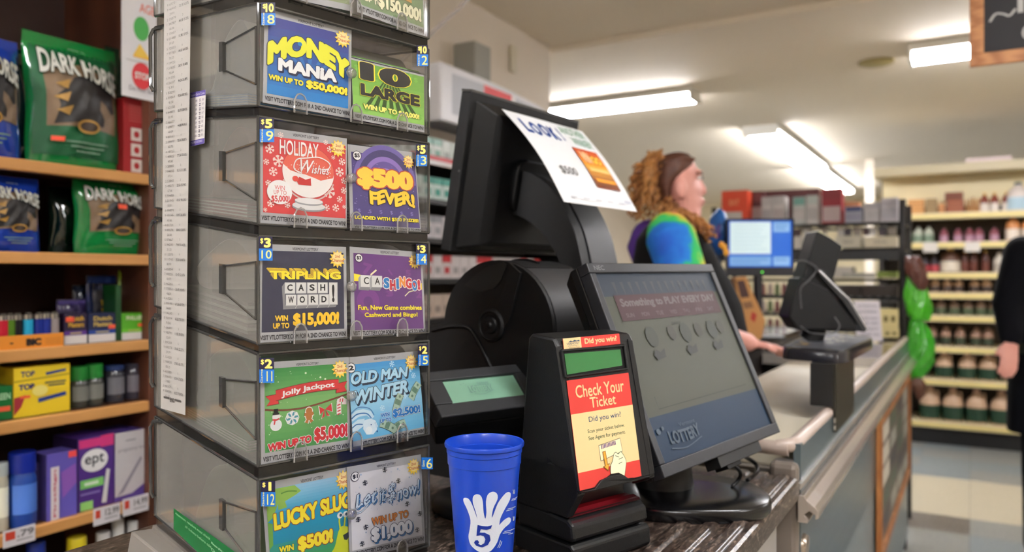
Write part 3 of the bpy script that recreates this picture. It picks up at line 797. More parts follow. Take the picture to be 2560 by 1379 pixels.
ticket('green scratch ticket with JOLLY JACKPOT on a red ribbon', [(651, 906), (871, 892), (876, 1124), (653, 1163)], p)
# Old Man Winter
p = base_art(None, (.0, .08, 1, .905), vt=(.35, .66, .03, .055), visit=False)
p.grad(.0, .08, 1, .5, (58, 150, 212), (150, 208, 236)); p.grad(.0, .5, 1, .905, (150, 208, 236), (104, 182, 224))
for x, y in ((.42, .6), (.86, .2), (.9, .28), (.75, .5), (.6, .12)): p.flake(x, y, .035, pm((196, 230, 246)))
LB = pm((178, 222, 242)); DK = pm((30, 50, 76))
p.text('OLD MAN', .01, .165, .80, .285, LB, .03, out=DK, ow=.028, drop=DK, dd=(.015, .02), warp=lambda a, b, u, v: (u + .03 * (1 - b), v + .02 * (1 - a) * (b - .3)))
p.text('WINTER', .02, .315, .80, .465, LB, .03, out=DK, ow=.028, drop=DK, dd=(.015, .02), warp=lambda a, b, u, v: (u + .03 * (1 - b), v + .05 * (1 - a)))
for pts in ([(.0, .62), (.06, .58), (.16, .575), (.26, .61), (.3, .68), (.26, .70), (.2, .65), (.1, .65), (0, .69)], [(.0, .72), (.08, .68), (.17, .68), (.15, .76), (.06, .80), (0, .80)]): p.poly(pts, pm((210, 234, 246)))
p.line(smoothpath([(0, .66), (.08, .62), (.2, .63), (.26, .69)]), .014, pm((60, 120, 180))); p.line(smoothpath([(0, .60), (.1, .55), (.24, .58), (.30, .66)]), .01, pm((60, 120, 180))); p.line(smoothpath([(0, .76), (.06, .73), (.14, .74)]), .012, pm((60, 120, 180)))
p.poly([(.16, .70), (.24, .69), (.31, .72), (.335, .78), (.32, .83), (.27, .87), (.18, .86), (.14, .79)], pm((222, 240, 250))); p.disc(.215, .82, .045, pm((238, 248, 252))); p.disc(.25, .76, .008, pm((40, 90, 150))); p.disc(.305, .75, .007, pm((40, 90, 150))); p.disc(.325, .845, .01, pm((40, 90, 150))); p.poly([(.3, .74), (.345, .79), (.31, .81)], pm((200, 228, 244)))
for cx_, cy_, r_ in ((.64, .56, -1.1), (.9, .45, -.9), (.62, .83, -.3), (.47, .80, .5)):
    def B(a, b): c_, s_ = math.cos(r_), math.sin(r_); return (cx_ + a * c_ - b * s_ + .3 * a * a, cy_ + a * s_ + b * c_ + 1.2 * a * a)
    aa = [-.11 + .22 * i / 8 for i in range(9)]
    p.poly([B(a, -.05) for a in aa] + [B(a, .05) for a in aa[::-1]], pm((70, 96, 84))); p.poly([B(a, -.044) for a in aa] + [B(a, .044) for a in aa[::-1]], pm((176, 202, 180))); p.poly([B(a, -.04) for a in (-.03, 0, .03)] + [B(a, .04) for a in (.03, 0, -.03)], pm((104, 140, 116))); q = B(-.075, 0); p.disc(q[0], q[1], .016, pm((110, 140, 116))); q = B(.075, 0); p.disc(q[0], q[1], .016, pm((110, 140, 116)))
BB = pm((24, 116, 190))
p.text('WIN', .385, .655, .51, .70, BB, .03, out=WHT, ow=.05); p.text('UP TO', .37, .718, .53, .762, BB, .03, out=WHT, ow=.05); p.text('$2,500!', .555, .63, .955, .735, BB, .035, out=WHT, ow=.04, out2=DK, ow2=.055)
p.text('VTLOTTERY.COM FOR A 2ND CHANCE TO WIN!', .12, .922, .985, .972, INK, .022)
seal(p, '2', .035, .115, .06); chance(p, .88, .12, .095)
ticket('light blue scratch ticket with OLD MAN WINTER lettering, partly behind its neighbour', [(868, 893), (1045, 877), (1062, 1086), (884, 1125)], p, c=-.0052)
# Lucky Slug
p = base_art(None, (.035, .07, 1, .9), vt=(.43, .70, .035, .065))
p.grad(.035, .07, 1, .3, (150, 196, 226), (60, 160, 204)); p.grad(.035, .3, 1, .6, (30, 150, 190), (20, 140, 176)); p.grad(.035, .6, 1, .9, (40, 150, 150), (70, 160, 60))
p.poly([(.035, .07), (.36, .075), (.43, .14), (.36, .17), (.24, .21), (.26, .27), (.16, .28), (.16, .22), (.1, .34), (.035, .38)], pm((142, 186, 80))); p.line(smoothpath([(.2, .13), (.28, .12), (.38, .135)]), .012, pm((84, 140, 50)))
p.poly([(.035, .38), (.09, .40), (.08, .6), (.035, .64)], pm((110, 166, 70)))
sl = lambda a, b, u, v: (u, v + .07 * (1 - a))
OR = pm((150, 50, 30))
p.text('LUCKY SLUG', .10, .235, 1.03, .40, YEL, .04, out=OR, ow=.035, warp=sl)
p.text('$500!', .36, .565, .79, .72, YEL, .045, out=OR, ow=.04, warp=lambda a, b, u, v: (u, v + .01 * (1 - a)))
p.text('WIN', .14, .63, .31, .69, YEL, .035, out=BLK, ow=.045); p.text('UP TO', .12, .715, .345, .775, YEL, .035, out=BLK, ow=.045)
SG = pm((206, 216, 40))
p.poly(smoothpath([(.60, .86), (.72, .82), (.80, .76), (.84, .66), (.865, .60), (.905, .565), (.96, .575), (1.0, .62), (1.0, .88), (.62, .89)], 4), SG)
p.line([(.885, .59), (.875, .52), (.88, .46)], .02, SG); p.line([(.935, .58), (.945, .52), (.955, .45)], .02, SG)
for x in (.885, .96): p.disc(x, .455, .036, WHT, .85); p.disc(x + .01, .455, .018, pm((50, 100, 140)), .85); p.disc(x + .012, .453, .009, BLK, .85)
p.poly([(.915, .655), (.99, .635), (.995, .68), (.965, .71), (.93, .70)], pm((40, 50, 20)))
chance(p, .94, .115, .1)
ticket('lottery ticket in the lowest bin with a yellow slug and LUCKY SLUG', [(654, 1208), (868, 1167), (875, 1420), (672, 1470)], p, c=-.0060)
# Let it Snow
p = base_art((222, 222, 226), (.035, .085, .965, .905), vt=(.38, .64, .035, .06))
for i in range(60): u, v = random.uniform(.05, .93), random.uniform(.1, .88); p.disc(u, v, random.uniform(.004, .012), pm(random.choice([(196, 204, 216), (160, 186, 210), (206, 212, 222)])), 1, 7)
for x, y in ((1620, 365), (1375, 525), (1785, 500), (1885, 780), (2045, 895), (1280, 975), (1365, 1070), (2000, 1095), (1315, 1275)):
    u = (x - 1170) / 930; v = (y - 330 + 155 * u) / (1150 - 75 * u); p.flake(u, v, .032, BLK, .004); p.text('$', u - .014, v - .028, u + .014, v + .028, BLK, .0)
BL_ = pm((60, 116, 168)); NV = pm((30, 44, 76))
lw = lambda a, b, u, v: (u, v + .03 * (1 - a) + .012 * math.sin(a * 17))
for t, a, b in (('Let', .09, .36), ('it', .39, .48), ('$', .50, .61), ('now!', .63, .95)):
    e = .03 if t == '$' else 0
    p.text(t, a, .275 - e, b, .425 + e, pm((214, 230, 242)), .015, out=NV, ow=.028, drop=BL_, dd=(.014, .016), warp=lw, shear=.15)
p.line(smoothpath([(.10, .47), (.07, .50), (.14, .51), (.2, .48), (.25, .44)]), .02, NV); p.line(smoothpath([(.10, .47), (.07, .50), (.14, .51), (.2, .48), (.25, .44)]), .012, pm((214, 230, 242)))
p.text('WIN UP TO', .285, .585, .78, .672, pm((214, 134, 60)), .03, out=pm((60, 40, 30)), ow=.03, warp=lambda a, b, u, v: (u, v + .008 * (1 - a)))
p.text('$1,000', .27, .70, .825, .865, pm((238, 242, 246)), .04, out=NV, ow=.03, drop=BL_, dd=(.016, .018))
seal(p, '$1', .095, .115, .055); chance(p, .88, .12, .095)
ticket('white scratch ticket with LET IT $NOW! lettering and small dollar snowflakes', [(867, 1167), (1052, 1135), (1063, 1356), (874, 1400)], p, c=-.0040)
# the two tickets of the uppermost bin, only their feet in view
p = base_art(None, (.02, .07, .985, .9), grad=((90, 130, 90), (128, 152, 108)))
p.text('WIN', .12, .70, .34, .76, pm((232, 230, 200)), .04, out=pm((50, 60, 40)), ow=.03); p.text('UP TO', .1, .78, .36, .84, pm((232, 230, 200)), .04, out=pm((50, 60, 40)), ow=.03)
p.text('$150,000!', .30, .70, .95, .87, pm((240, 236, 200)), .04, out=pm((60, 60, 40)), ow=.03); 
for i in range(8): p.line([(.3 + i * .06, .6), (.5 + i * .03, .66), (.8, .60 + i * .01)], .012, pm((206, 150, 70)))
ticket('green and gold scratch ticket offering $150,000 in the uppermost bin', [(886, -192), (1056, -128), (1062, 92), (893, 30)], p)
p = base_art(None, (.02, .07, .985, .93), visit=False, grad=((70, 110, 70), (150, 160, 120)))
for i in range(50): u, v = random.uniform(.04, .92), random.uniform(.4, .88); p.disc(u, v, random.uniform(.015, .04), pm(random.choice([(96, 124, 90), (150, 150, 116), (110, 96, 70), (70, 110, 70)])), .8, 8)
ticket('mottled green scratch ticket in the uppermost bin above MONEY MANIA', [(660, -240), (872, -196), (877, 28), (666, -16)], p)

# ------------------------------------------------------------------ packs of folded tickets inside the bins
PB = [((96, 120, 140), (150, 160, 168)), ((40, 130, 180), (236, 232, 226)), ((120, 60, 62), (150, 104, 100)), ((150, 148, 140), (236, 230, 222)), ((70, 130, 80), (84, 128, 88)), ((96, 140, 90), (110, 132, 96))]
for i, (ht, hb) in enumerate(ROWS):
    for side in (0, 1):
        u0 = .007 + side * (DW / 2); u1 = u0 + .098
        cst, csh = PB[i]
        if side: cst, csh = ((60, 110, 50), (104, 84, 140), (104, 84, 140), (100, 70, 120), (120, 170, 200), (180, 190, 200))[i], (170, 170, 168)
        mb = MB(); lay = 9
        hgt = (.020, .012, .016, .034, .013, .010)[i]
        for k in range(lay):
            a = hb + .003 + hgt * k / lay; j = .0015 * (k % 2)
            slab(mb, u0, u1, .035 + j, .035 + .145 + j, a, a + hgt / lay * .82, pm((190, 188, 182) if k % 2 else cst))
        Fs = Fr(dp(0, 0, 0), sa, (0, 0, 1), ua)
        zt = hb + .004 + hgt; top = ht - .010
        path = [(.012, hb + .006), (.020, hb + .035), (.030, top - .02), (.050, top), (.078, top - .012), (.100, zt + .04), (.118, zt + .006), (.150, zt + .001)] if i in (1, 2) else \
               [(.010, hb + .006), (.016, hb + .05), (.034, top - .012), (.075, top), (.12, top - .018), (.155, zt + .022), (.150, zt + .004), (.12, zt + .001)]
        path = [(a, b + SH * a) for a, b in smoothpath(path, 4)]
        mb.sheet(Fs, path, u0, u1, .0005, pm(csh))
        o = mb.build('ticket_pack')
        nm = ['uppermost bin', 'bin marked 8 and 2', 'bin marked 9 and 3', 'bin marked 10 and 4', 'bin marked 11 and 5', 'lowest bin'][i]
        tag(o, 'folded ticket pack inside the %s half of the %s' % (('left', 'right')[side], nm), 'ticket pack', 'folded ticket packs in the bins')
# print seen on the backs: grey lines on the sheet of bin 8, snowflakes on bin 9
# ------------------------------------------------------------------ papers on the left side
def sidepaper(px, name, label, cat, art, c=.008, n=1, group=None):
    q = [DS.hit(x, y, c) for x, y in px]; f = quadmap(*[DS.w(a, b, c) for a, b in q])
    mb = MB(); mb.add([f(u, v, h) for h in (-.0003, 0) for u, v in ((0, 0), (1, 0), (1, 1), (0, 1))], [(3, 2, 1, 0), (4, 5, 6, 7), (0, 1, 5, 4), (1, 2, 6, 5), (2, 3, 7, 6), (3, 0, 4, 7)], art[0])
    art[1].put(mb, f); o = mb.build(name)
    return tag(o, label, cat)
p = Print(.0001); IK = pm((120, 116, 112))
for i in range(86):
    v = .012 + i * .0112
    if i % 3 == 1: p.text('%d.%02d' % (random.randint(1, 99), random.randint(0, 99)), .22, v, .40, v + .0055, IK, .0)
    if i % 3 != 1: p.text('%d %05d' % (random.randint(1, 9), random.randint(100, 99999)), .12, v, .46, v + .0055, IK, .0)
    if i % 3 == 0: p.text('%d.%02d %d.%02d%%' % (random.randint(10, 99), random.randint(10, 99), random.randint(10, 99), random.randint(10, 99)), .58, v, .93, v + .006, pm((70, 68, 66)), .0)
    if i % 3 == 2: p.text('%d' % random.randint(1, 9), .70, v, .73, v + .005, IK, .0)
p.text('*' * 6 + ' END ' + '*' * 6, .15, .968, .85, .978, pm((80, 78, 76)), .02)
o = sidepaper([(411, -60), (478, -90), (463, 1037), (402, 1020)], 'receipt_strip', 'long narrow printed receipt strip hanging down the left side of the dispenser', 'receipt', (pm((170, 167, 162)), p), c=.012)
p = Print(.0001); PU = pm((84, 72, 140)); p.rect(0, 0, 1, .10, PU); p.rect(0, .9, 1, 1, PU); p.text('Instant Game Codes', .05, .03, .95, .075, pm((210, 206, 226)), .0)
for i in range(9):
    v = .15 + i * .082
    for u, t in ((.35, 'AM'), (.6, '='), (.8, '$%d' % (i * 5 + 2))): p.text(t, u, v, u + .12, v + .045, pm((96, 90, 110)), .0)
p.text('MORE CODES', .1, .925, .9, .965, pm((210, 206, 226)), .0)
sidepaper([(476, 232), (514, 224), (511, 358), (476, 366)], 'code_card', 'small white card with purple bands behind the receipt strip', 'card', (pm((200, 196, 194)), p), c=.0055)
p = Print(.0001); p.text('Attention: retailers must check', .03, .1, .6, .2, pm((150, 200, 150)), .0); p.text('all tickets before sale', .2, .34, .62, .44, pm((150, 200, 150)), .0)
for i, t in enumerate(('Please play responsibly', 'Check all tickets', 'Vermont Lottery Retailer')): p.text(t, .62, .2 + i * .2, .97, .3 + i * .2, pm((170, 216, 170)), .01)
sidepaper([(434, 1270), (595, 1385), (595, 1475), (434, 1322)], 'green_notice_strip', 'green notice strip with white text low on the dispenser side', 'notice', (pm((20, 100, 50)), p), c=.002)
# ------------------------------------------------------------------ blue cup
m_cup = mat((18, 62, 176), .28, spec=.5, coat=.15)
cc = P(1211, 689.5, .868); cc.z = 0
ctop = CAMZ - .1835; cH = ctop - CT
cup = thing('plastic_cup', 'blue plastic cup printed with a white hand and the number 5', 'cup', (cc.x, cc.y, CT))
FC = Fr((cc.x, cc.y, CT), (1, 0, 0), (0, 0, 1), (0, 1, 0))
def crad(h): return .0292 + (.0418 - .0292) * h / cH
prof = [(.001, .002), (.027, .002), (.0285, 0), (.0292, .003), (crad(cH * .5), cH * .5), (crad(cH - .024), cH - .024), (.0408, cH - .0235), (.0412, cH - .012), (.0420, cH - .011), (.0422, cH - .006), (.0440, cH - .0045), (.0445, cH - .002), (.0438, cH), (.0425, cH - .0005), (.0412, cH - .004), (.0402, cH - .0115), (.0392, cH - .012), (.0275, .006), (.001, .005)]
MB().lathe(FC, prof, m_cup, 56).build('cup_body', cup, smooth=35)
p = Print(.0001)
cpx = lambda x, y: ((x - 1211) / 100.0, (y - 1240) / 100.0)   # art in units, later bent round the cone
# the crop this is read from: 3.638 px per photo px, origin (1040, 1000)
def c3(x, y): return ((1040 + x / 3.638 - 1211) / 100.0, (1000 + y / 3.638 - 1240) / 100.0)
hand = [c3(*q) for q in smoothpath([(560, 995), (515, 870), (480, 815), (440, 815), (436, 850), (470, 920), (498, 1010), (490, 1100), (480, 1170), (500, 1240), (560, 1290), (620, 1303), (680, 1290), (735, 1220), (760, 1150), (800, 1100), (850, 1070), (862, 1040), (845, 1012), (805, 1018), (765, 1050), (755, 1060), (765, 1000), (800, 930), (850, 850), (858, 790), (830, 770), (795, 790), (740, 860), (690, 985), (700, 900), (738, 820), (735, 770), (700, 745), (655, 765), (636, 830), (640, 930), (630, 990), (615, 930), (608, 830), (590, 780), (555, 766), (522, 790), (520, 850), (545, 930), (560, 995)], 3)[:-1]]
p.k += 1
GW = mat((202, 208, 220), .5)
vs, fs = tess(hand); p.L.append((vs, fs, GW, p.k))
c5 = mat((14, 44, 140), .3)
five = smoothpath([c3(*q) for q in ((565, 1050), (545, 1140), (600, 1130), (655, 1150), (660, 1200), (620, 1240), (565, 1235), (545, 1200), (575, 1190))], 5)
vs, fs = tess([c3(*q) for q in ((562, 1048), (600, 1056), (650, 1060), (690, 1052), (678, 1084), (640, 1092), (590, 1086), (580, 1118), (625, 1118), (668, 1142), (676, 1190), (652, 1232), (602, 1254), (550, 1242), (530, 1216), (540, 1194), (562, 1188), (576, 1206), (566, 1222), (592, 1232), (620, 1216), (632, 1180), (616, 1150), (588, 1142), (552, 1150), (556, 1100))], .06); p.k += 3; p.L.append((vs, fs, c5, p.k))
for a, b in (((878, 762), (880, 800)), ((893, 768), (888, 806)), ((880, 1020), (880, 1060)), ((890, 1026), (886, 1064)), ((765, 1205), (738, 1270)), ((778, 1215), (752, 1272)), ((868, 850), (925, 858)), ((862, 860), (905, 866)), ((828, 928), (904, 938)), ((816, 942), (880, 946)), ((800, 1130), (892, 1148)), ((785, 1142), (858, 1158)), ((835, 1168), (880, 1180))):
    a = c3(*a); b = c3(*b); m_ = ((a[0] + b[0]) / 2 + .01, (a[1] + b[1]) / 2); p.line([a, m_, b], .016, GW, 1 if a[0] > 9 else 0)
dirc = V((-cc.x, -cc.y, 0)).normalized(); side = V((-dirc.y, dirc.x, 0))
if side.dot(RT) < 0: side = -side
def conemap(u, v, h):
    hh = cH - ((1240 + v * 100) - 1098) * .868 / FPX * .97; r = crad(hh)
    a = math.asin(max(-.97, min(.97, u * 100 * .868 / FPX / r * .975)))
    return V((cc.x, cc.y, CT + hh)) + (dirc * math.cos(a) + side * math.sin(a)) * (r + .0002 + h)
mb = MB(); p.put(mb, conemap); mb.build('printed_hand', cup)['label'] = 'white printed hand with a blue 5'

# ------------------------------------------------------------------ ticket checker
m_blk = mat((17, 18, 20), .40, spec=.4, bump=.35, bscale=900)
m_blk2 = mat((10, 10, 12), .45, spec=.3, bump=.3, bscale=900)
m_gls = mat((40, 8, 14), .5, spec=.2)
kd = (RT * .772 + FW * .636); ks = (RT * -.636 + FW * .772)
K0 = P(1433, 689.5, .905); K0.z = CT
KL = Fr(K0, -ks, (0, 0, 1), -kd)           # left side plane: x towards the front (0 = base front edge), y height, z outwards left
KW = .134
chk = thing('ticket_checker', 'black ticket-checking scanner with red and cream CHECK YOUR TICKET panel', 'ticket checker', K0)
def kp(px, py): return KL.hit(px, py)
def ext(mb, poly, w0, w1, m): return mb.prism(Fr(KL.o, KL.x, KL.y, kd), poly, w0, w1, m)
B = [kp(1287, 1322), kp(1433, 1379)]
bk = kp(1287, 1320)[0]; topb = kp(1320, 832); topf = kp(1394, 848); bf = kp(1446, 1240)
hb1, hb2 = .030, .052
mb = MB(); ext(mb, [(bk, 0.001), (0, 0.001), (.002, .006), (.001, .024), (-.004, .028), (bk, .028)], -.001, KW + .001, m_blk); mb.build('base', chk, bevel=.003)
mb = MB(); ext(mb, [(bk + .004, .030), (-.004, .030), (-.001, .036), (-.003, .050), (-.012, .056), (bk + .004, .062)], .001, KW - .001, m_blk)
mb.build('scan_bed', chk, bevel=.004)
mb = MB(); q0 = [(-.016, .0575), (-.082, .0605)]
mb.add([KL.w(-.010, .0585, -.006), KL.w(-.010, .0585, -KW + .006), KL.w(bf[0] - .03, .0625, -KW + .006), KL.w(bf[0] - .03, .0625, -.006)], [(0, 1, 2, 3)], m_gls)
mb.box(Fr(KL.o, KL.x, KL.y, kd), bf[0] - .045, -.012, .0565, .0605, .006, KW - .006, m_gls); mb.build('glass_plate', chk)['label'] = 'dark glass plate glowing red'
mb = MB(); ext(mb, [(bk + .004, .055), (bf[0] - .050, .055), (bf[0] - .050, bf[1] + .03), (bf[0], bf[1]), (bf[0] + .002, bf[1] + .006), (topf[0], topf[1] - .008), (topf[0] - .006, topf[1] + .001), (topb[0] + .006, topb[1]), (topb[0], topb[1] - .006)], .0, KW, m_blk)
mb.build('housing', chk, bevel=.0035)
ksl = (topf[0] - bf[0]) / (topf[1] - bf[1])
# side cheeks reach down beside the slot
mb = MB(); ext(mb, [(bk + .01, .058), (bf[0] - .02, .058), (bf[0] - .0005, bf[1]), (bf[0] - .0005 + .03 * ksl, bf[1] + .03), (bk + .01, bf[1] + .03)], .0, .012, m_blk); mb.build('side_cheek', chk, bevel=.002); mb = MB(); ext(mb, [(bf[0] - .03, .075), (bf[0] - .012, .082), (bf[0], bf[1]), (bf[0] + .03 * ksl, bf[1] + .03), (bf[0] - .03, bf[1] + .03)], KW - .010, KW + .0015, m_blk); mb.build('side_cheek', chk, bevel=.002)
# front plane of the housing
a = KL.w(bf[0] + .0022, bf[1] + .003, 0); b = KL.w(topf[0], topf[1] - .006, 0)
KF = Fr(a, kd, (b - a).normalized()); 
if KF.z.dot(CAM - a) < 0: KF.z = -KF.z
kH = (b - a).length
def kf(px, py, c=0): return KF.hit(px, py, c)
# raised faceplate with side grooves
x0_, x1_ = kf(1402, 900)[0], kf(1556, 860)[0]
MB().box(KF, .0085, .0095, .002, kH, -.0004, .0006, m_blk2).build('groove', chk); MB().box(KF, KW - .012, KW - .011, .002, kH, -.0004, .0006, m_blk2).build('groove', chk)
def kquad(pts, c): return quadmap(*[KF.w(*KF.hit(x, y, c), c) for x, y in pts])
def plate(f, art, m, t=.0006):
    mb = MB(); mb.add([f(u, v, h) for h in (-t, 0) for u, v in ((0, 0), (1, 0), (1, 1), (0, 1))], [(3, 2, 1, 0), (4, 5, 6, 7), (0, 1, 5, 4), (1, 2, 6, 5), (2, 3, 7, 6), (3, 0, 4, 7)], m)
    art.put(mb, f, .00005); return mb
KR = pm((196, 52, 44)); KC = pm((214, 188, 136)); KN = pm((30, 66, 100)); KG = pm((24, 82, 62))
p = Print(.0001); p.rect(0, 0, .30, 1, KC); p.text('Did you win?', .36, .16, .94, .82, KC, .02)
p.text('VERMONT', .05, .42, .27, .62, KN, .0); p.text('LOTTERY', .07, .68, .25, .76, KN, .0); p.poly([(.08, .36), (.12, .24), (.15, .32), (.19, .2), (.22, .3), (.26, .24), (.28, .36)], KN); p.text('Check Your Ticket', .08, .84, .26, .93, INK, .01)
plate(kquad([(1407, 846), (1548, 833), (1551, 859), (1410, 874)], .001), p, KR).build('upper_label', chk)['label'] = 'red DID YOU WIN strip with cream emblem'
m_lcd = mat((48, 112, 62), .08, coat=1.0)
p = Print(.0001)
f = kquad([(1405, 874), (1558, 862), (1565, 921), (1414, 941)], .0004); plate(f, p, m_blk2).build('display_recess', chk)
plate(kquad([(1411, 884), (1551, 873), (1556, 913), (1418, 936)], .0012), Print(), m_lcd).build('display', chk)['label'] = 'small green liquid crystal display'
# bezel round the display
mb = MB()
for a_, b_ in (((1404, 876), (1560, 863)), ((1414, 942), (1568, 921)), ((1404, 876), (1414, 942)), ((1560, 863), (1568, 921))):
    qa, qb = kf(*a_, .002), kf(*b_, .002); mb.tube([KF.w(*qa, .002), KF.w(*qb, .002)], .0016, m_blk, 6)
mb.build('display_bezel', chk, smooth=40)
# main panel
SG4 = [(1417, 951), (1571, 931), (1604, 1189), (1450, 1226)]
f = kquad(SG4, .0012)
p = Print(.0001); p.rect(0, .315, 1, .845, KC)
p.text('Check Your', .11, .055, .89, .175, KC, .012); p.text('Ticket', .31, .185, .73, .285, KC, .012)
p.text('Did you win?', .26, .36, .78, .425, KN, .006); p.text('Scan your ticket below.', .22, .475, .82, .52, KG, .006); p.text('See Agent for payment.', .22, .54, .82, .585, KG, .006)
p.poly([(.36, .635), (.72, .605), (.735, .735), (.365, .785)], pm((110, 104, 90))); p.poly([(.366, .641), (.714, .612), (.728, .730), (.372, .778)], pm((244, 222, 176)))
for i in range(11): p.rect(.40 + i * .022, .638 - i * .0015, .413 + i * .022, .675 - i * .0015, pm((86, 60, 120)))
p.poly([(.50, .985), (.495, .90), (.51, .84), (.55, .80), (.58, .745), (.62, .73), (.65, .75), (.70, .735), (.75, .79), (.765, .84), (.74, .90), (.70, .985)], pm((246, 226, 186)))
p.line(smoothpath([(.50, .985), (.495, .90), (.51, .84), (.55, .80), (.58, .745), (.62, .73), (.65, .75), (.70, .735), (.75, .79), (.765, .84), (.74, .90), (.70, .985)]), .006, KG)
for q in ([(.60, .76), (.66, .78)], [(.65, .80), (.72, .79)], [(.64, .84), (.70, .83)]): p.line(q, .006, KG)
p.poly([(.405, .70), (.455, .695), (.465, .82), (.495, .815), (.46, .885), (.385, .835), (.42, .828)], pm((120, 80, 20))); p.poly([(.413, .706), (.447, .702), (.456, .828), (.482, .824), (.458, .872), (.402, .838), (.428, .834)], pm((222, 152, 44)))
arc = [(.27, 1.06), (.30, 1.0), (.38, .955), (.5, .93), (.62, .935), (.70, .965), (.76, 1.0), (.80, 1.06)]
p.poly([(-.02, 1.03)] + [(.20, 1.0), (.30, .985), (.38, .945), (.5, .915), (.62, .92), (.70, .955), (.76, .99), (.84, .995)] + [(1.02, 1.03)], m_blk2)
mb = plate(f, p, KR); mb.build('front_label', chk)['label'] = 'red and cream CHECK YOUR TICKET panel'
# black lip below the panel with its arch
mb = MB(); ap = [KF.hit(*q, .002) for q in ((1445, 1240), (1450, 1229), (1484, 1222), (1500, 1200), (1524, 1189), (1548, 1186), (1566, 1194), (1576, 1200), (1606, 1192), (1611, 1200))]
ap = ap[1:9]; lo = [KF.hit(*q, .002) for q in ((1612, 1202), (1446, 1243))]
poly = ap + [(KW - .011, .001), (.0085, .001)]
mb.prism(KF, poly, .0006, .0045, m_blk); mb.build('lip', chk, bevel=.0008)
# the scanner's own red light inside the slot
ld = bpy.data.lights.new('scanner_lamp', 'AREA'); ld.energy = .018; ld.color = (1, .05, .08); ld.size = .09; ld.size_y = .03; ld.shape = 'RECTANGLE'
lo_ = bpy.data.objects.new('scanner_lamp', ld); COL.objects.link(lo_); lo_.location = KL.w(bf[0] - .035, .085, -KW * .5); lo_.rotation_euler = (0, 0, math.atan2(kd.y, kd.x))

# ------------------------------------------------------------------ tilted touch monitor
S = 1.06 / 1.25
def cv(a): return CAM + RT * a[0] * S + UP * a[1] * S + FW * a[2] * S
nTL = cv((.1147, .0215, 1.25)); nTR = cv((.4012, .0247, 1.5805)); nBL = cv((.2287, -.3018, 1.1644))
ex = (nTR - nTL).normalized(); ey = (nTL - nBL); ey = (ey - ex * ey.dot(ex)).normalized()
NW, NH = (nTR - nTL).length, (nTL - nBL).length
NF = Fr(nBL, ex, ey)
if NF.z.dot(CAM - nBL) < 0: NF.z = -NF.z
m_bez = mat((33, 34, 39), .38, spec=.4, bump=.3, bscale=900)
mon = thing('touch_monitor', 'black touch-screen terminal monitor tilted back on a round foot, dim blue screen', 'monitor', V((NF.w(NW / 2, 0, -.1).x, NF.w(NW / 2, 0, -.1).y, CT)))
si = [NF.hit(*q) for q in ((1486, 680), (1772, 680), (1936, 1053), (1668, 1160))]
sx0, sx1 = (si[0][0] + si[3][0]) / 2, (si[1][0] + si[2][0]) / 2; sy1, sy0 = (si[0][1] + si[1][1]) / 2, (si[2][1] + si[3][1]) / 2
mb = MB()
mb.box(NF, 0, NW, sy1, NH, -.018, 0, m_bez).box(NF, 0, NW, 0, sy0, -.018, 0, m_bez).box(NF, 0, sx0, sy0, sy1, -.018, 0, m_bez).box(NF, sx1, NW, sy0, sy1, -.018, 0, m_bez)
mb.build('bezel', mon, bevel=.0015)
mb = MB(); r0 = [NF.w(x, y, -.018) for x, y in ((0, 0), (NW, 0), (NW, NH), (0, NH))]; r1 = [NF.w(x, y, -.048) for x, y in ((.02, .03), (NW - .02, .03), (NW - .02, NH - .02), (.006, NH - .012))]
mb.rings([r0, [NF.w(x, y, -.03) for x, y in ((0, 0), (NW, 0), (NW, NH), (0, NH))], r1], m_blk2); mb.build('back_shell', mon, bevel=.002)
MB().text if False else None
p = Print(.0003)
p.rect(.0, .0, 1, 1, mat((62, 76, 92), .22, emit=.0))
mscr = lambda c: mat(tuple(int(v * .70) for v in c), .42, spec=.2)
p.L = []; p.k = 0
p.grad(0, 0, 1, .16, (50, 62, 82), (66, 76, 88)); p.rect(0, .10, 1, .78, mscr((98, 100, 88))); p.rect(0, .775, 1, 1, mscr((40, 66, 96)))
p.rect(0, 0, 1, .13, mscr((62, 74, 90)))
for i in range(14): p.poly([(.10 + i * .06, .05), (.125 + i * .06, .05), (.118 + i * .06, .13)], mscr((88, 92, 96)))
p.rect(.08, .125, .96, .27, mscr((92, 60, 66)))
p.text('Something to PLAY EVERY DAY', .11, .145, .94, .205, mscr((138, 128, 128)), .03)
for i, t in enumerate(('SUN', 'MON', 'TUE', 'WED', 'THU', 'FRI', 'SAT')): p.text(t, .12 + i * .118, .228, .18 + i * .118, .252, mscr((126, 112, 112)), .02)
p.text('DAILY', .45, .30, .53, .315, mscr((64, 66, 62)), .01)
for i, x in enumerate((.25, .42, .54, .66, .79, .88)): p.disc(x, .37 - .01 * (i % 2), .045 - .012 * (i % 2), mscr((84, 88, 80) if i % 2 == 0 else (90, 88, 80)), 1.3, 14)
for x in (.26, .54, .79): p.poly([(x - .05, .47), (x - .02, .44), (x + .01, .46), (x + .05, .44), (x + .04, .49), (x - .03, .50)], mscr((76, 78, 76)))
p.line([(.10, .68), (.10, .745), (.9, .735)], .003, mscr((66, 70, 66))); 
LTX = mscr((100, 118, 136))
p.text('Vermont', .20, .835, .33, .855, LTX, .0); p.text('LOTTERY', .10, .86, .34, .925, LTX, .02, warp=lambda a, b, u, v: (u, v + .01 * math.sin(PI * a)))
p.line(smoothpath([(.09, .945), (.2, .962), (.34, .935)]), .006, LTX); p.disc(.04, .85, .015, LTX); p.disc(.075, .84, .01, LTX)
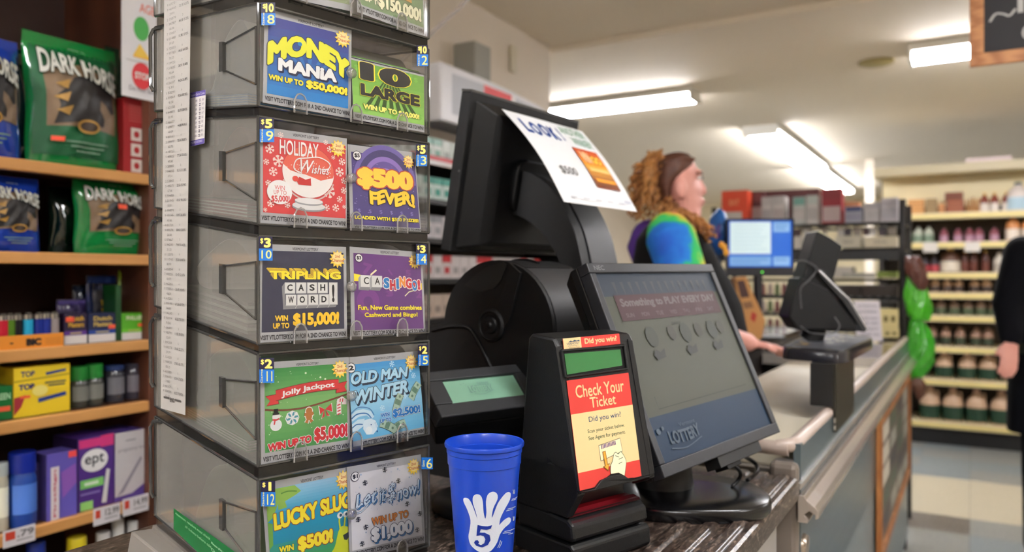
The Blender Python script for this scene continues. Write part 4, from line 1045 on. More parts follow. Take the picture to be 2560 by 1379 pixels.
mb = MB(); mb.box(NF, sx0, sx1, sy0, sy1, -.012, -.004, mscr((60, 70, 84))); p.put(mb, framemap(NF, sx0, sx1, sy0, sy1, -.0038), 0); mb.build('screen', mon)['label'] = 'dim touch screen with pale and blue bands'
mb = MB(); p = Print(.0002); p.text('NEC', .035, .3, .10, .75, pm((120, 122, 126)), .0); p.put(mb, framemap(NF, 0, NW, sy1, NH, .0003)); mb.build('badge', mon)
MB().box(NF, NW * .42, NW * .80, -.016, .002, -.03, -.006, m_blk).box(NF, NW * .5, NW * .62, -.022, -.012, -.034, -.012, m_blk2).build('card_reader', mon, bevel=.001)
# foot: thick round-cornered plate; neck behind the screen
fc = hz(1720, 1226, CT + .02)
Ff = Fr((fc.x, fc.y, CT), RT, FW, (0, 0, 1))
fpoly = [(.118 * math.copysign(abs(math.cos(a)) ** .75, math.cos(a)), .098 * math.copysign(abs(math.sin(a)) ** .85, math.sin(a))) for a in [2 * PI * k / 48 for k in range(48)]]
mb = MB(); mb.rings([[Ff.w(x * s_, y * s_, z) for x, y in fpoly] for s_, z in ((.98, 0.0005), (1, .004), (1, .014), (.99, .018), (.96, .0205), (.5, .0215), (.05, .022))], mat((15, 15, 17), .24, spec=.5))
mb.build('foot', mon, smooth=40)
nk0 = Ff.w(-.03, .03, .02); nk1 = NF.w(NW * .42, NH * .42, -.05); nkm = V((nk0.x, nk0.y, (nk0.z + nk1.z) / 2))
MB().tube([nk0, nkm, nk1 - NF.z * .02, nk1 + NF.z * .01], [.045, .034, .030, .034], m_blk, 14).build('neck', mon, smooth=50)
cb = MB(); c0_ = NF.w(NW * .72, -.01, -.03)
cb.tube(smoothpath([tuple(c0_), tuple(hz(1870, 1145, CT + .03)), tuple(hz(1890, 1160, CT + .008)), tuple(hz(1893, 1180, CT + .004)), tuple(hz(1868, 1200, CT + .004))], 5), .0035, m_blk2, 6); cb.build('cable', mon, smooth=60)
cb = MB(); cb.tube(smoothpath([tuple(NF.w(NW * .6, -.01, -.03)), tuple(hz(1850, 1178, CT + .045)), tuple(hz(1845, 1200, CT + .03)), tuple(hz(1830, 1215, CT + .022))], 5), .003, m_blk2, 6); cb.build('cable', mon, smooth=60)

# ------------------------------------------------------------------ pole monitor seen from behind, on a big curved arm
ax = (RT * .6 + FW * .8)
q1 = CAM + RT * -.0698 + UP * .3219 + FW * 1.36; q2 = CAM + RT * -.1105 + UP * .0424 + FW * 1.39
dy = (q2 - q1).normalized(); dy = (dy - ax * dy.dot(ax)).normalized()
BW, BH = .352, .283
BF = Fr(q1, ax, dy); 
if BF.z.dot(CAM - q1) < 0: BF.z = -BF.z
m_pb = mat((9, 9, 11), .5, spec=.35, bump=.4, bscale=1200)
pos = thing('pole_monitor', 'black monitor seen from behind on a thick curved arm', 'monitor', V(((q1 + ax * .18).x, (q1 + ax * .18).y, CT)))
MB().box(BF, 0, BW, 0, BH, -.024, 0, m_pb).build('screen_case', pos, bevel=.002)
mb = MB(); mb.rings([[BF.w(x, y, z) for x, y in ((a, b), (BW - a, b), (BW - a, BH - b * .5), (a, BH - b * .5))] for a, b, z in ((.012, .012, 0), (.05, .03, .022), (.075, .05, .030))], m_pb); mb.build('back_housing', pos, bevel=.003)
for x, y in ((1221, 370), (1147, 427), (1193, 525), (1313, 412)):
    q = BF.hit(x, y, .012); MB().ball(BF.w(*q, .012), .002, .002, .0015, mat((80, 80, 80), .3), 8, 6, BF).build('screw', pos)
MB().box(BF, .0, BW, -.004, 0, -.024, -.001, mat((70, 68, 66), .3)).build('top_trim', pos)
# arm: profile read in the plane of its left side
aw0 = .118; AO = BF.w(aw0, 0, 0)
hn = V((BF.z.x, BF.z.y, 0)).normalized()
AF = Fr(AO, hn, (0, 0, 1), ax)
outer = [(1238, 462), (1248, 440), (1275, 427), (1310, 428), (1350, 446), (1385, 480), (1412, 525), (1438, 585), (1455, 660)]
inner = [(1424, 700), (1405, 668), (1385, 625), (1352, 580), (1310, 545), (1262, 525), (1236, 500)]
po = smoothpath([AF.hit(*q) for q in outer], 4) ; pi_ = smoothpath([AF.hit(*q) for q in inner], 4)
foot_f = po[-1]; lowz = CT - CAMZ
sh = CT - AO.z
prof = po + [(po[-1][0] + .02, sh + .16), (po[-1][0] + .015, sh + .0), (pi_[0][0] - .06, sh + .0), (pi_[0][0] - .03, sh + .16)] + pi_
AWd = .128
mb = MB(); mb.prism(AF, prof, 0, .026, m_pb); mb.build('arm_cheek', pos, smooth=30)
def inset(pr, d):
    out = []
    for i, (x, y) in enumerate(pr):
        a = pr[i - 1]; b = pr[(i + 1) % len(pr)]; dx, dy_ = b[0] - a[0], b[1] - a[1]; l = math.hypot(dx, dy_) or 1
        out.append((x + dy_ / l * d, y - dx / l * d))
    return out
core = inset(prof, .004)
mb = MB(); mb.prism(AF, core, .026, .034, m_blk2); mb.build('arm_groove', pos, smooth=30)
m_arm = mat((44, 44, 47), .42, spec=.4, bump=.3, bscale=1200)  # lighter copy of the black plastic, lit look put into the colour
mb = MB(); mb.prism(AF, prof, .034, AWd, m_arm); mb.build('arm_cover', pos, smooth=30)
MB().rbox(BF, aw0 - .012, aw0 + AWd + .01, .10, .205, .02, .045, .03, m_pb, 6).build('hinge_block', pos, bevel=.004)
# sheet taped along the back of the monitor, hanging clear over the arm
pp = [P(1254, 272, 1.40), P(1455, 328, 1.62), P(1593, 529, 1.515), P(1410, 504, 1.30)]
f = quadmap(*pp)
p = Print(.0003)
LK = pm((28, 70, 150))
for k, (ch, u0, u1) in enumerate((('L', .08, .17), ('O', .17, .28), ('O', .285, .395), ('K', .40, .49), ('!', .525, .555))):
    p.text(ch, u0 + .015, .09 + .012 * (k % 2), u1, .27 + .012 * (k % 2), LK, .03)
p.text('ANOTHER', .60, .04, .93, .15, pm((90, 150, 116)), .006); p.text('WINNER!', .66, .18, .93, .29, pm((90, 150, 116)), .006)
p.text('$500', .17, .63, .38, .72, pm((80, 82, 86)), .0)
p.rect(.56, .34, .90, .80, pm((150, 60, 30))); p.grad(.565, .345, .895, .55, (200, 70, 30), (240, 160, 40), 5); p.grad(.565, .55, .895, .79, (246, 180, 70), (110, 50, 20), 6)
p.text('WIN', .60, .38, .72, .52, pm((250, 200, 150)), .05, out=pm((190, 50, 30)), ow=.04); p.text('GO', .72, .42, .86, .52, pm((250, 190, 60)), .05, out=pm((120, 30, 20)), ow=.04); p.rect(.60, .58, .88, .62, pm((246, 200, 120))); p.rect(.60, .70, .88, .74, pm((230, 150, 40)))
for i in range(5): p.rect(.10 + i * .16, .945, .18 + i * .16, .955, pm((190, 194, 204)))
p.text('Lottery', .84, .90, .95, .95, pm((130, 140, 180)), .0)
mb = MB(); n = 8; vs = []
bulge = lambda u, v: .010 * math.sin(PI * v) * (1 - .3 * u)
F_ = lambda u, v, h: f(u, v, h + bulge(u, v))
for hh in (-.0004, 0):
    for j in range(n + 1):
        for i in range(5): vs.append(F_(i / 4, j / n, hh))
fs = []; m5 = 5 * (n + 1)
for j in range(n):
    for i in range(4):
        a = j * 5 + i; fs += [(a, a + 1, a + 6, a + 5), (m5 + a + 5, m5 + a + 6, m5 + a + 1, m5 + a)]
mb.add(vs, fs, pm((236, 238, 242)))
p2 = Print(p.step)
p.tot = .003; p.L = sub_layers(p.L); p.put(mb, F_, .0006)
o = mb.build('paper_sign'); tag(o, 'white LOOK! ANOTHER WINNER paper taped over the back of the pole monitor', 'paper sign')

# ------------------------------------------------------------------ round black ticket printer
rn = V((BF.z.x, BF.z.y, 0)).normalized()
RO = P(1243, 689.5, 1.22)
RFm = Fr(RO, rn, (0, 0, 1), ax)           # x towards the viewer's right-front, y up, z along the axis (to the right)
prn = thing('ticket_printer', 'black round-backed ticket printer with a side hub and grey curved cover', 'printer', V((RO.x, RO.y, CT)))
cen = RFm.hit(1243, 822); rad = abs(RFm.hit(1243, 650)[1] - cen[1])
def arcp(r, a0, a1, n=24): return [(cen[0] + r * math.cos(math.radians(a0 + (a1 - a0) * i / n)), cen[1] + r * math.sin(math.radians(a0 + (a1 - a0) * i / n))) for i in range(n + 1)]
yb = CT - RO.z + .012
dr = arcp(rad, -20, 175)
sidep = dr + [(cen[0] - rad * 1.35, cen[1] + .0), (cen[0] - rad * 1.38, yb + .02), (cen[0] - rad * 1.3, yb), (cen[0] + rad * .95, yb)]
PWd = .135
mb = MB(); mb.prism(RFm, sidep, -.004, .006, m_pb); mb.build('side_plate', prn, smooth=30)
mb = MB(); mb.prism(RFm, sidep, PWd, PWd + .008, m_pb); mb.build('side_plate', prn, smooth=30)
cov = arcp(rad * .985, -22, 62, 12); mb = MB(); mb.sheet(RFm, cov, .006, PWd, .004, m_arm); mb.build('front_cover', prn, smooth=30)
cov = arcp(rad * .985, 63, 120, 10); mb = MB(); mb.sheet(RFm, cov, .006, PWd, .004, m_pb); mb.build('top_cover', prn, smooth=30)
cov = arcp(rad * .93, -22, 178, 20); mb = MB(); mb.prism(RFm, cov + [(cen[0] - rad * 1.2, yb + .01), (cen[0] + rad * .85, yb + .01)], .006, PWd, m_blk2); mb.build('body', prn, smooth=30)
mb = MB()
for r_ in (.5,): mb.sheet(RFm, arcp(rad * 1.0, 72, 100, 6), PWd * .45, PWd * .5, .006, m_blk2)
mb.build('rib', prn, smooth=30)
# pale cut-out of the side plate: a darker window sector, lever strip and hub
mb = MB(); mb.prism(RFm, [RFm.hit(*q) for q in ((1165, 712), (1190, 690), (1220, 668), (1262, 655), (1272, 662), (1258, 700), (1240, 722), (1208, 728), (1185, 722))], -.0052, -.004, mat((8, 8, 9), .6)); mb.build('side_window', prn)
mb = MB(); mb.prism(RFm, [RFm.hit(*q) for q in ((1280, 654), (1310, 682), (1282, 800), (1262, 830), (1240, 822), (1250, 770), (1272, 700))], -.009, -.004, m_pb); mb.build('lever', prn, bevel=.001)
hc = RFm.hit(1236, 812)
Fh = Fr(RFm.w(hc[0], hc[1], -.004), rn, -ax, (0, 0, 1))
MB().lathe(Fh, [(.026, 0), (.026, .005), (.022, .008), (.020, .006), (.014, .006), (.012, .009), (.006, .010), (.004, .013), (.001, .0135)], m_pb, 32).build('hub', prn, smooth=40)
mb = MB(); mb.tube(smoothpath([tuple(RFm.w(*RFm.hit(*q), -.006)) for q in ((1085, 825), (1130, 815), (1175, 818), (1200, 850), (1220, 890), (1235, 920))], 5), .0028, m_pb, 8); mb.build('guard_rail', prn, smooth=50)

# ------------------------------------------------------------------ small customer display with green screen
ld_ = (RT * .789 + FW * .615)
g1 = CAM + RT * -.0987 + UP * -.1497 + FW * 1.1; g2 = CAM + RT * -.0818 + UP * -.1766 + FW * 1.078
gy = (g1 - g2); gy = (gy - ld_ * gy.dot(ld_)).normalized()
GF = Fr(g2, ld_, gy)
if GF.z.dot(CAM - g2) < 0: GF.z = -GF.z
cd = thing('customer_display', 'low black customer display with pale green screen behind the blue cup', 'customer display', V((GF.w(.07, 0, -.03).x, GF.w(.07, 0, -.03).y, CT)))
gh = (g1 - g2).length; GWd = .128
mt = mat((46, 47, 50), .4, spec=.4, bump=.3, bscale=900)
mb = MB(); x0, x1, y0, y1 = -.030, GWd + .03, -.022, gh + .018
mb.box(GF, x0, x1, gh + .001, y1, -.02, .004, mt).box(GF, x0, x1, y0, -.001, -.02, .004, mt).box(GF, x0, -.001, -.001, gh + .001, -.02, .004, mt).box(GF, GWd, x1, -.001, gh + .001, -.02, .004, mt); mb.build('frame', cd, bevel=.002)
mb = MB(); mb.hexa([GF.w(x0, y0, -.02), GF.w(x1, y0, -.02), GF.w(x1, y1, -.02), GF.w(x0, y1, -.02)][::1], [GF.w(x0 + .01, y0 + .005, -.035) - UP * .02, GF.w(x1 - .01, y0 + .005, -.035) - UP * .02, GF.w(x1 - .01, y1 - .02, -.05), GF.w(x0 + .01, y1 - .02, -.05)], m_pb); mb.build('case', cd, bevel=.003)
p = Print(.0002); gi = pm((96, 132, 124))
p.text('Vermont', .44, .12, .60, .26, gi, .0); p.text('LOTTERY', .30, .28, .62, .60, gi, .0); p.text('LOTTERY', .318, .31, .60, .57, pm((128, 176, 150)), -.0); p.line(smoothpath([(.34, .66), (.45, .72), (.62, .58)]), .012, gi); p.disc(.22, .2, .012, gi); p.disc(.26, .16, .01, gi); p.disc(.28, .24, .01, gi)
mb = MB(); mb.box(GF, -.001, GWd, -.001, gh + .001, -.018, -.001, mat((128, 172, 148), .15, emit=.0)); p.put(mb, framemap(GF, 0, GWd, 0, gh, -.0008)); mb.build('screen', cd)['label'] = 'pale green liquid crystal screen'
sb = GF.w(.075, -.0, -.05); 
MB().tube([V((sb.x, sb.y, CT + .02)), V((sb.x, sb.y, GF.w(.075, 0, -.04).z - .01))], [.02, .018], m_pb, 14).build('stem', cd, smooth=50)
FS = Fr((sb.x, sb.y, CT), (1, 0, 0), (0, 0, 1), (0, 1, 0))
MB().lathe(FS, [(.072, .0005), (.075, .004), (.075, .012), (.071, .018), (.06, .022), (.02, .026), (.001, .026)], m_blk, 40).build('foot', cd, smooth=40)
# cable lying behind the cup
cbl = MB(); cbl.tube(smoothpath([tuple(hz(1090, 1290, CT + .003)), tuple(hz(1130, 1240, CT + .003)), tuple(hz(1200, 1195, CT + .003)), tuple(hz(1300, 1168, CT + .003)), tuple(hz(1330, 1150, CT + .003))], 6), .0028, m_blk2, 6)
tag(cbl.build('power_cable', smooth=60), 'thin black cable on the counter behind the blue cup', 'cable')
# ------------------------------------------------------------------ bookcase on the left
XF = -1.72
m_oak = nodemat('honey_oak', 'wave', [(186, 130, 72), (206, 150, 88)], (3, 1.2, 20), .4)
m_dkw = nodemat('walnut_brown', 'wave', [(74, 40, 26), (92, 52, 34)], (3, 3, 2), .5)
bc = thing('bookcase', 'brown wooden bookcase of tobacco pouches, lighters and boxes with honey oak shelf edges', 'bookcase', (-1.9, .6, 0))
YE = 1.205
MB().box(WORLD, -2.08, XF, YE - .022, YE, 0, 2.2, m_dkw).build('side_panel', bc)
MB().box(WORLD, -2.08, XF, -.6, -.578, 0, 2.2, m_dkw).build('side_panel', bc)
MB().box(WORLD, -2.095, -2.08, -.6, YE, 0, 2.2, mat((52, 28, 20), .6)).build('back_panel', bc)
MB().box(WORLD, -2.08, XF, -.578, YE - .022, 2.17, 2.2, m_dkw).build('top_panel', bc)
SHZ = [1.546, 1.351, 1.146, .998, .766, .50, .12]
for z in SHZ:
    s = MB().box(WORLD, -2.08, XF - .018, -.578, YE - .022, z - .022, z, m_dkw).build('shelf', bc)
    MB().box(WORLD, XF - .018, XF + .002, -.578, YE - .022, z - .025, z, m_oak).build('front_edge', s, bevel=.003)
def onx(px0, px1, pyt, z0, X=XF - .03, pyb=None):
    """frame standing on a shelf, facing the aisle: x runs with +Y, y up, z towards the aisle; returns frame, width, height"""
    pm_ = (px0 + px1) / 2
    a = hx(px0, 690, X).y; b = hx(px1, 690, X).y
    h = hx(pm_, pyt, X).z - z0
    return Fr((X, a, z0), (0, 1, 0), (0, 0, 1), (1, 0, 0)), b - a, h
def pouch(name, px0, px1, pyt, z0, col, art, label, cat='pouch', X=XF - .06, D=.035, lean=0.0, group=None, rough=.14, shift=.0):
    F, W, H = onx(px0, px1, pyt, z0 + .001, X)
    if lean:
        ll = math.sqrt(1 + lean * lean); F.y = V((-lean / ll, 0, 1 / ll)); F.z = V((1 / ll, 0, lean / ll)); H *= ll
    def bul(u, v):
        v2 = min(1, max(0, (v - .09) / .91)); return (max(0, math.sin(PI * u)) ** .6) * (max(0, math.sin(PI * (v2 ** .75) * .93)) ** .55)
    def wob(u, v): return .0025 * math.sin(u * 23 + v * 9) * math.sin(v * 17 + u * 5) * (.3 + bul(u, v))
    def f(u, v, h=0): return F.w(W * (u + (.012 * math.sin(v * 9)) * (1 if u > .5 else -1) + shift * (1 - v)), H * (1 - v), D * bul(u, v) + wob(u, v) + h)
    def g(u, v): return F.w(W * (u + (.012 * math.sin(v * 9)) * (1 if u > .5 else -1) + shift * (1 - v)), H * (1 - v), -D * .6 * bul(u, v) - .001)
    n, k = 14, 16; mb = MB(); vs = [f(i / n, j / k) for j in range(k + 1) for i in range(n + 1)] + [g(i / n, j / k) for j in range(k + 1) for i in range(n + 1)]
    m1 = (n + 1) * (k + 1); fs = []
    for j in range(k):
        for i in range(n):
            a = j * (n + 1) + i; fs += [(a, a + 1, a + n + 2, a + n + 1), (m1 + a + n + 1, m1 + a + n + 2, m1 + a + 1, m1 + a)]
    for i in range(n): fs += [(i, m1 + i, m1 + i + 1, i + 1), (k * (n + 1) + i, k * (n + 1) + i + 1, m1 + k * (n + 1) + i + 1, m1 + k * (n + 1) + i)]
    for j in range(k): a = j * (n + 1); b = a + n; fs += [(a, a + n + 1, m1 + a + n + 1, m1 + a), (b, m1 + b, m1 + b + n + 1, b + n + 1)]
    mb.add(vs, fs, mat(col, rough, coat=1.0))
    if art: art.L = [tess(pts, .055) + (m, k) if len(fs) == 1 else (pts, fs, m, k) for pts, fs, m, k in art.L]; art.step = .0011; art.tot = .016; art.put(mb, f, .0012)
    o = mb.build(name, smooth=60); return tag(o, label, cat, group)
def carton(name, px0, px1, pyt, z0, depth, col, art, label, cat='box', X=XF - .03, group=None, side=None, rough=.4):
    F, W, H = onx(px0, px1, pyt, z0 + .0005, X)
    m = mat(col, rough); mb = MB().box(F, 0, W, 0, H, -depth, 0, m)
    if side: mb.box(F, -.0008, 0, 0, H, -depth, 0, mat(side, rough))
    if art: art.step = .0004; art.put(mb, framemap(F, 0, W, 0, H, .0005))
    o = mb.build(name); return tag(o, label, cat, group)
def dark_horse(bg, lt):
    p = Print(); p.rect(.04, .09, .96, .93, pm(lt)) if lt else None
    p.poly([(.12, .28), (.5, .22), (.92, .30), (.90, .72), (.5, .70), (.14, .72)], pm((132, 108, 82)))
    hh = [(.20, .70), (.24, .56), (.22, .48), (.34, .40), (.40, .33), (.55, .31), (.70, .30), (.78, .27), (.79, .34), (.86, .44), (.89, .54), (.85, .56), (.76, .50), (.70, .47), (.68, .55), (.74, .62), (.72, .68), (.5, .66)]
    p.poly(hh, pm((34, 30, 30)))
    for a, b in ((.2, .40), (.18, .5), (.2, .60)): p.poly([(a, b), (a + .16, b - .05), (a + .12, b + .03)], pm((176, 134, 62)))
    p.text('DARK HORSE', .09, .13, .90, .28, pm((216, 218, 210)), .02, out=pm((20, 40, 30)), ow=.03, warp=lambda a, b, u, v: (u, v + .10 * a + .05 * (2 * a - 1) ** 2 * b))
    p.disc(.52, .70, .12, pm((186, 140, 62)), .45, 18); p.disc(.52, .70, .09, pm((60, 44, 30)), .4, 18)
    p.text('mint', .40, .09, .56, .12, pm((170, 190, 170)), .0)
    for i in range(3): p.rect(.3 + .05 * i, .82 + .035 * i, .74 - .05 * i, .832 + .035 * i, pm((120, 150, 130)))
    return p
GRN = (20, 132, 62); BLU = (28, 62, 168)
p = dark_horse(GRN, (14, 98, 56)); p.rect(.16, .80, .28, .835, pm((240, 84, 56)))
pouch('tobacco_pouch', 66, 296, 98, SHZ[0], GRN, p, 'large green tobacco pouch with a black horse head on the top shelf', D=.05, lean=.06)
pouch('tobacco_pouch', -170, 50, 78, SHZ[0], BLU, dark_horse(BLU, None), 'large blue tobacco pouch cut by the left edge, top shelf', D=.05, lean=.05)
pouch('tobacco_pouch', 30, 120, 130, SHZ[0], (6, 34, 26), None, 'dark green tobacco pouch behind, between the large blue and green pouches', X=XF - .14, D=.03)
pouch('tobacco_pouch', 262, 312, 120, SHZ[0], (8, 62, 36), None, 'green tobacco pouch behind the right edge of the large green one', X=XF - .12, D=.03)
p = dark_horse(GRN, None); p.rect(.42, .36, .55, .42, pm((240, 90, 56)))
pouch('tobacco_pouch', 186, 366, 446, SHZ[1], GRN, p, 'smaller green tobacco pouch on the second shelf with an orange price sticker', D=.035, lean=.03)
pouch('tobacco_pouch', -60, 98, 440, SHZ[1], BLU, dark_horse(BLU, None), 'blue tobacco pouch on the second shelf, cut by the left edge', D=.035, lean=.03)
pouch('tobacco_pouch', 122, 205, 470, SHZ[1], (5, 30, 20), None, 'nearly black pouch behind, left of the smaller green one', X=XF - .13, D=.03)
p = Print(); p.poly([(.0, 0), (1, 0), (1, .0), (0, 0)], pm((168, 36, 44)))
for i in range(3): p.rect(.28, .38 + i * .21, .72, .55 + i * .21, pm((230, 222, 216))); p.disc(.5, .465 + i * .21, .11, pm((180, 40, 46)), .42, 16)
for i in range(6): p.rect(.2, .08 + i * .04, .8, .095 + i * .04, pm((196, 96, 90)))
carton('red_carton', 309, 372, 250, SHZ[0], .09, (168, 36, 44), p, 'tall red box with three white squares at the right end of the top shelf')
# white traffic-light sheet
F, W, H = onx(304, 392, 246, 0, XF + .006); zb = hx(346, 246, XF + .006).z; ztp = hx(346, -40, XF + .006).z
F = Fr((XF + .006, F.o.y, zb), (0, 1, 0), (0, 0, 1), (1, 0, 0)); H = ztp - zb
p = Print(.0004); p.text('AGE', .5, .16, .95, .24, pm((226, 110, 90)), .01); p.disc(.55, .385, .22, pm((80, 180, 90)), .48); p.poly([(.32, .63), (.5, .52), (.82, .64)], pm((244, 206, 90))); p.rect(.32, .63, .82, .645, pm((244, 190, 60))); p.disc(.56, .80, .28, pm((224, 60, 70)), .42); p.text('STOP', .36, .77, .78, .83, WHT, .03); p.text('Do Not Sell', .2, .90, .9, .94, pm((120, 120, 130)), .0); p.rect(.12, .68, .9, .685, pm((150, 150, 150)))
mb = MB().box(F, 0, W, 0, H, -.0006, 0, pm((236, 236, 242))); p.put(mb, framemap(F, 0, W, 0, H)); tag(mb.build('age_check_sheet'), 'white sheet with green circle, yellow triangle and red STOP sign hanging at the bookcase', 'notice')
# lighters in their tray
F, W, H = onx(-90, 158, 842, SHZ[2], XF - .012)
mb = MB().box(F, 0, W, 0, H + .003, -.001, .001, mat((226, 142, 46), .4)).box(F, 0, W, 0, .002, -.06, 0, mat((226, 142, 46), .4)).box(F, 0, .002, 0, H, -.06, 0, mat((226, 142, 46), .4)).box(F, W - .002, W, 0, H, -.06, 0, mat((226, 142, 46), .4))
p = Print(.0004); p.text('BIC', .60, .2, .76, .8, pm((30, 24, 24)), .05); p.disc(.45, .5, .02, pm((30, 24, 24)), 3.5, 10)
for i in range(5): p.rect(.80, .3 + .1 * i, .97, .34 + .1 * i, pm((170, 110, 40))) if i % 2 == 0 else None
p.put(mb, framemap(F, 0, W, 0, H, .0012)); lt = thing('lighter_tray', 'orange cardboard tray of disposable lighters on the third shelf', 'tray', F.w(W / 2, 0)); mb.build('tray_box', lt)
for px, c_, nm in ((8, (200, 30, 52), 'red'), (25, (86, 130, 30), 'olive green'), (44, (26, 26, 30), 'black'), (70, (40, 172, 214), 'light blue'), (97, (24, 44, 140), 'dark blue'), (115, (30, 50, 150), 'royal blue'), (136, (150, 140, 140), 'grey')):
    q = hx(px, 690, XF - .035); r_ = thing('lighter', '%s disposable lighter in the orange tray' % nm, 'lighter', (XF - .035, q.y, SHZ[2] + .0025), None)
    Fl = Fr((XF - .035, q.y, SHZ[2] + .0025), (1, 0, 0), (0, 0, 1), (0, 1, 0)); e = .0105
    mb = MB(); mb.rings([[Fl.w(e * .75 * math.cos(2 * PI * k / 14), h, e * math.sin(2 * PI * k / 14)) for k in range(14)] for h in (0, .058)], mat(c_, .25)); mb.build('fuel_body', r_, smooth=40)
    mb = MB(); mb.rings([[Fl.w(e * .72 * math.cos(2 * PI * k / 14), h, e * .95 * math.sin(2 * PI * k / 14)) for k in range(14)] for h in (.058, .068)], mat((190, 186, 180), .2, metal=.9)); mb.rings([[Fl.w(.004 * math.cos(2 * PI * k / 8), .069 + .004 * math.sin(2 * PI * k / 8), s_) for k in range(8)] for s_ in (-.005, .005)], mat((120, 116, 110), .3, metal=.8)); mb.build('metal_hood', r_, smooth=40)
def two_tone(c2, title, tc, extra=None):
    p = Print(); p.rect(.0, .72, 1, 1, pm((226, 222, 220))); p.rect(0, .58, 1, .72, pm(c2))
    for i, t in enumerate(title): p.text(t, .18, .10 + .2 * i, .86, .26 + .2 * i, pm(tc), .02)
    p.rect(.25, .63, .75, .67, pm((206, 190, 120)))
    if extra: p.rect(*extra, pm((240, 92, 60)))
    return p
carton('cigar_box', 160, 217, 782, SHZ[2], .07, (40, 26, 60), two_tone((92, 50, 140), ('Dutch', 'Masters'), (206, 160, 50), (.05, .12, .42, .28)), 'purple cigarillo box with a white foot band on the third shelf')
carton('cigar_box', 221, 288, 782, SHZ[2], .07, (24, 34, 74), two_tone((30, 66, 150), ('Dutch', 'Masters'), (206, 176, 90), (.72, .42, .98, .56)), 'blue cigarillo box with a white foot band on the third shelf')
carton('cigar_box', 304, 364, 782, SHZ[2], .07, (90, 176, 40), two_tone((110, 200, 50), ('PHILLIES', '',), (230, 240, 200), (.65, .40, .95, .52)), 'lime green cigarillo box with a white foot band on the third shelf')
carton('display_divider', 289, 303, 712, SHZ[2], .05, (16, 70, 28), None, 'thin dark green card standing between the blue and lime cigarillo boxes', 'card')
def packet(px0, px1, pyt, z0, col, txt, tc, label, X, band=None, zlift=.0):
    p = Print(); p.rect(.04, .03, .96, .12, pm(tuple(min(255, int(c * 1.3 + 12)) for c in col)))
    if band: p.poly([(.25, .3), (.75, .3), (.8, .9), (.2, .9)], pm(band))
    for i, t in enumerate(txt): p.text(t, .2, .30 + i * .14, .82, .40 + i * .14, pm(tc), .03)
    return pouch('cigarillo_packet', px0, px1, pyt, z0, col, p, label, 'packet', X=X, D=.008, rough=.3)
zc = SHZ[2]
packet(232, 306, 708, zc, (22, 26, 44), ('Dutch', 'Masters'), (206, 170, 50), 'black packet with gold lettering standing behind the blue cigarillo box', XF - .115)
packet(216, 292, 688, zc, (26, 50, 110), (), (90, 130, 190), 'dark blue packet behind the black packet', XF - .135)
packet(142, 214, 748, zc, (46, 34, 84), (), (120, 100, 170), 'purple packet standing behind the purple cigarillo box', XF - .115)
packet(182, 230, 712, zc, (20, 30, 56), (), (150, 150, 150), 'navy packet leaning behind the purple packet', XF - .155)
packet(296, 372, 676, zc, (150, 190, 40), ('WHITE',), (90, 60, 40), 'lime green packet with a brown panel behind the lime box', XF - .115, band=(70, 120, 30))
# shelf four
p = Print(); p.grad(0, 0, 1, 1, (250, 218, 40), (240, 206, 40), 2); p.poly([(0, .26), (1, .20), (1, .235), (0, .295)], pm((190, 160, 30)))
p.text('TOP', .12, .08, .36, .20, pm((40, 40, 110)), .03); p.text('TOP', .08, .34, .36, .46, pm((40, 40, 110)), .04); p.poly([(.55, .14), (.92, .10), (.92, .15), (.56, .20)], pm((30, 60, 140))); p.poly([(.42, .66), (.92, .58), (.93, .66), (.42, .75)], pm((30, 60, 140)))
p.poly([(0, .60), (.2, .56), (.12, .8), (0, .95)], pm((170, 50, 60))); p.rect(.1, .57, .28, .63, pm((240, 100, 60))); p.rect(.54, .34, .92, .37, pm((80, 80, 90))); p.rect(.6, .40, .9, .43, pm((80, 80, 90))); p.disc(.45, .5, .14, pm((250, 236, 130)), .8)
carton('rolling_paper_box', 34, 174, 914, SHZ[3], .08, (240, 206, 40), p, 'yellow box with blue bands on the fourth shelf', side=(200, 168, 30))
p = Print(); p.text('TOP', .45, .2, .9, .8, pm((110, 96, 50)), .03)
carton('rolling_paper_box', 36, 134, 884, SHZ[3], .06, (70, 60, 34), p, 'shaded box behind the yellow box on the fourth shelf', X=XF - .14)  # shade behind the yellow box is put into these dark colours
p = Print(); p.rect(.1, .6, .9, .75, pm((236, 96, 60))); p.text('GREEN', .1, .2, .9, .4, pm((180, 230, 180)), .02)
carton('mint_box', -26, 31, 966, SHZ[3], .05, (14, 112, 52), p, 'small green packet with an orange sticker left of the yellow box')
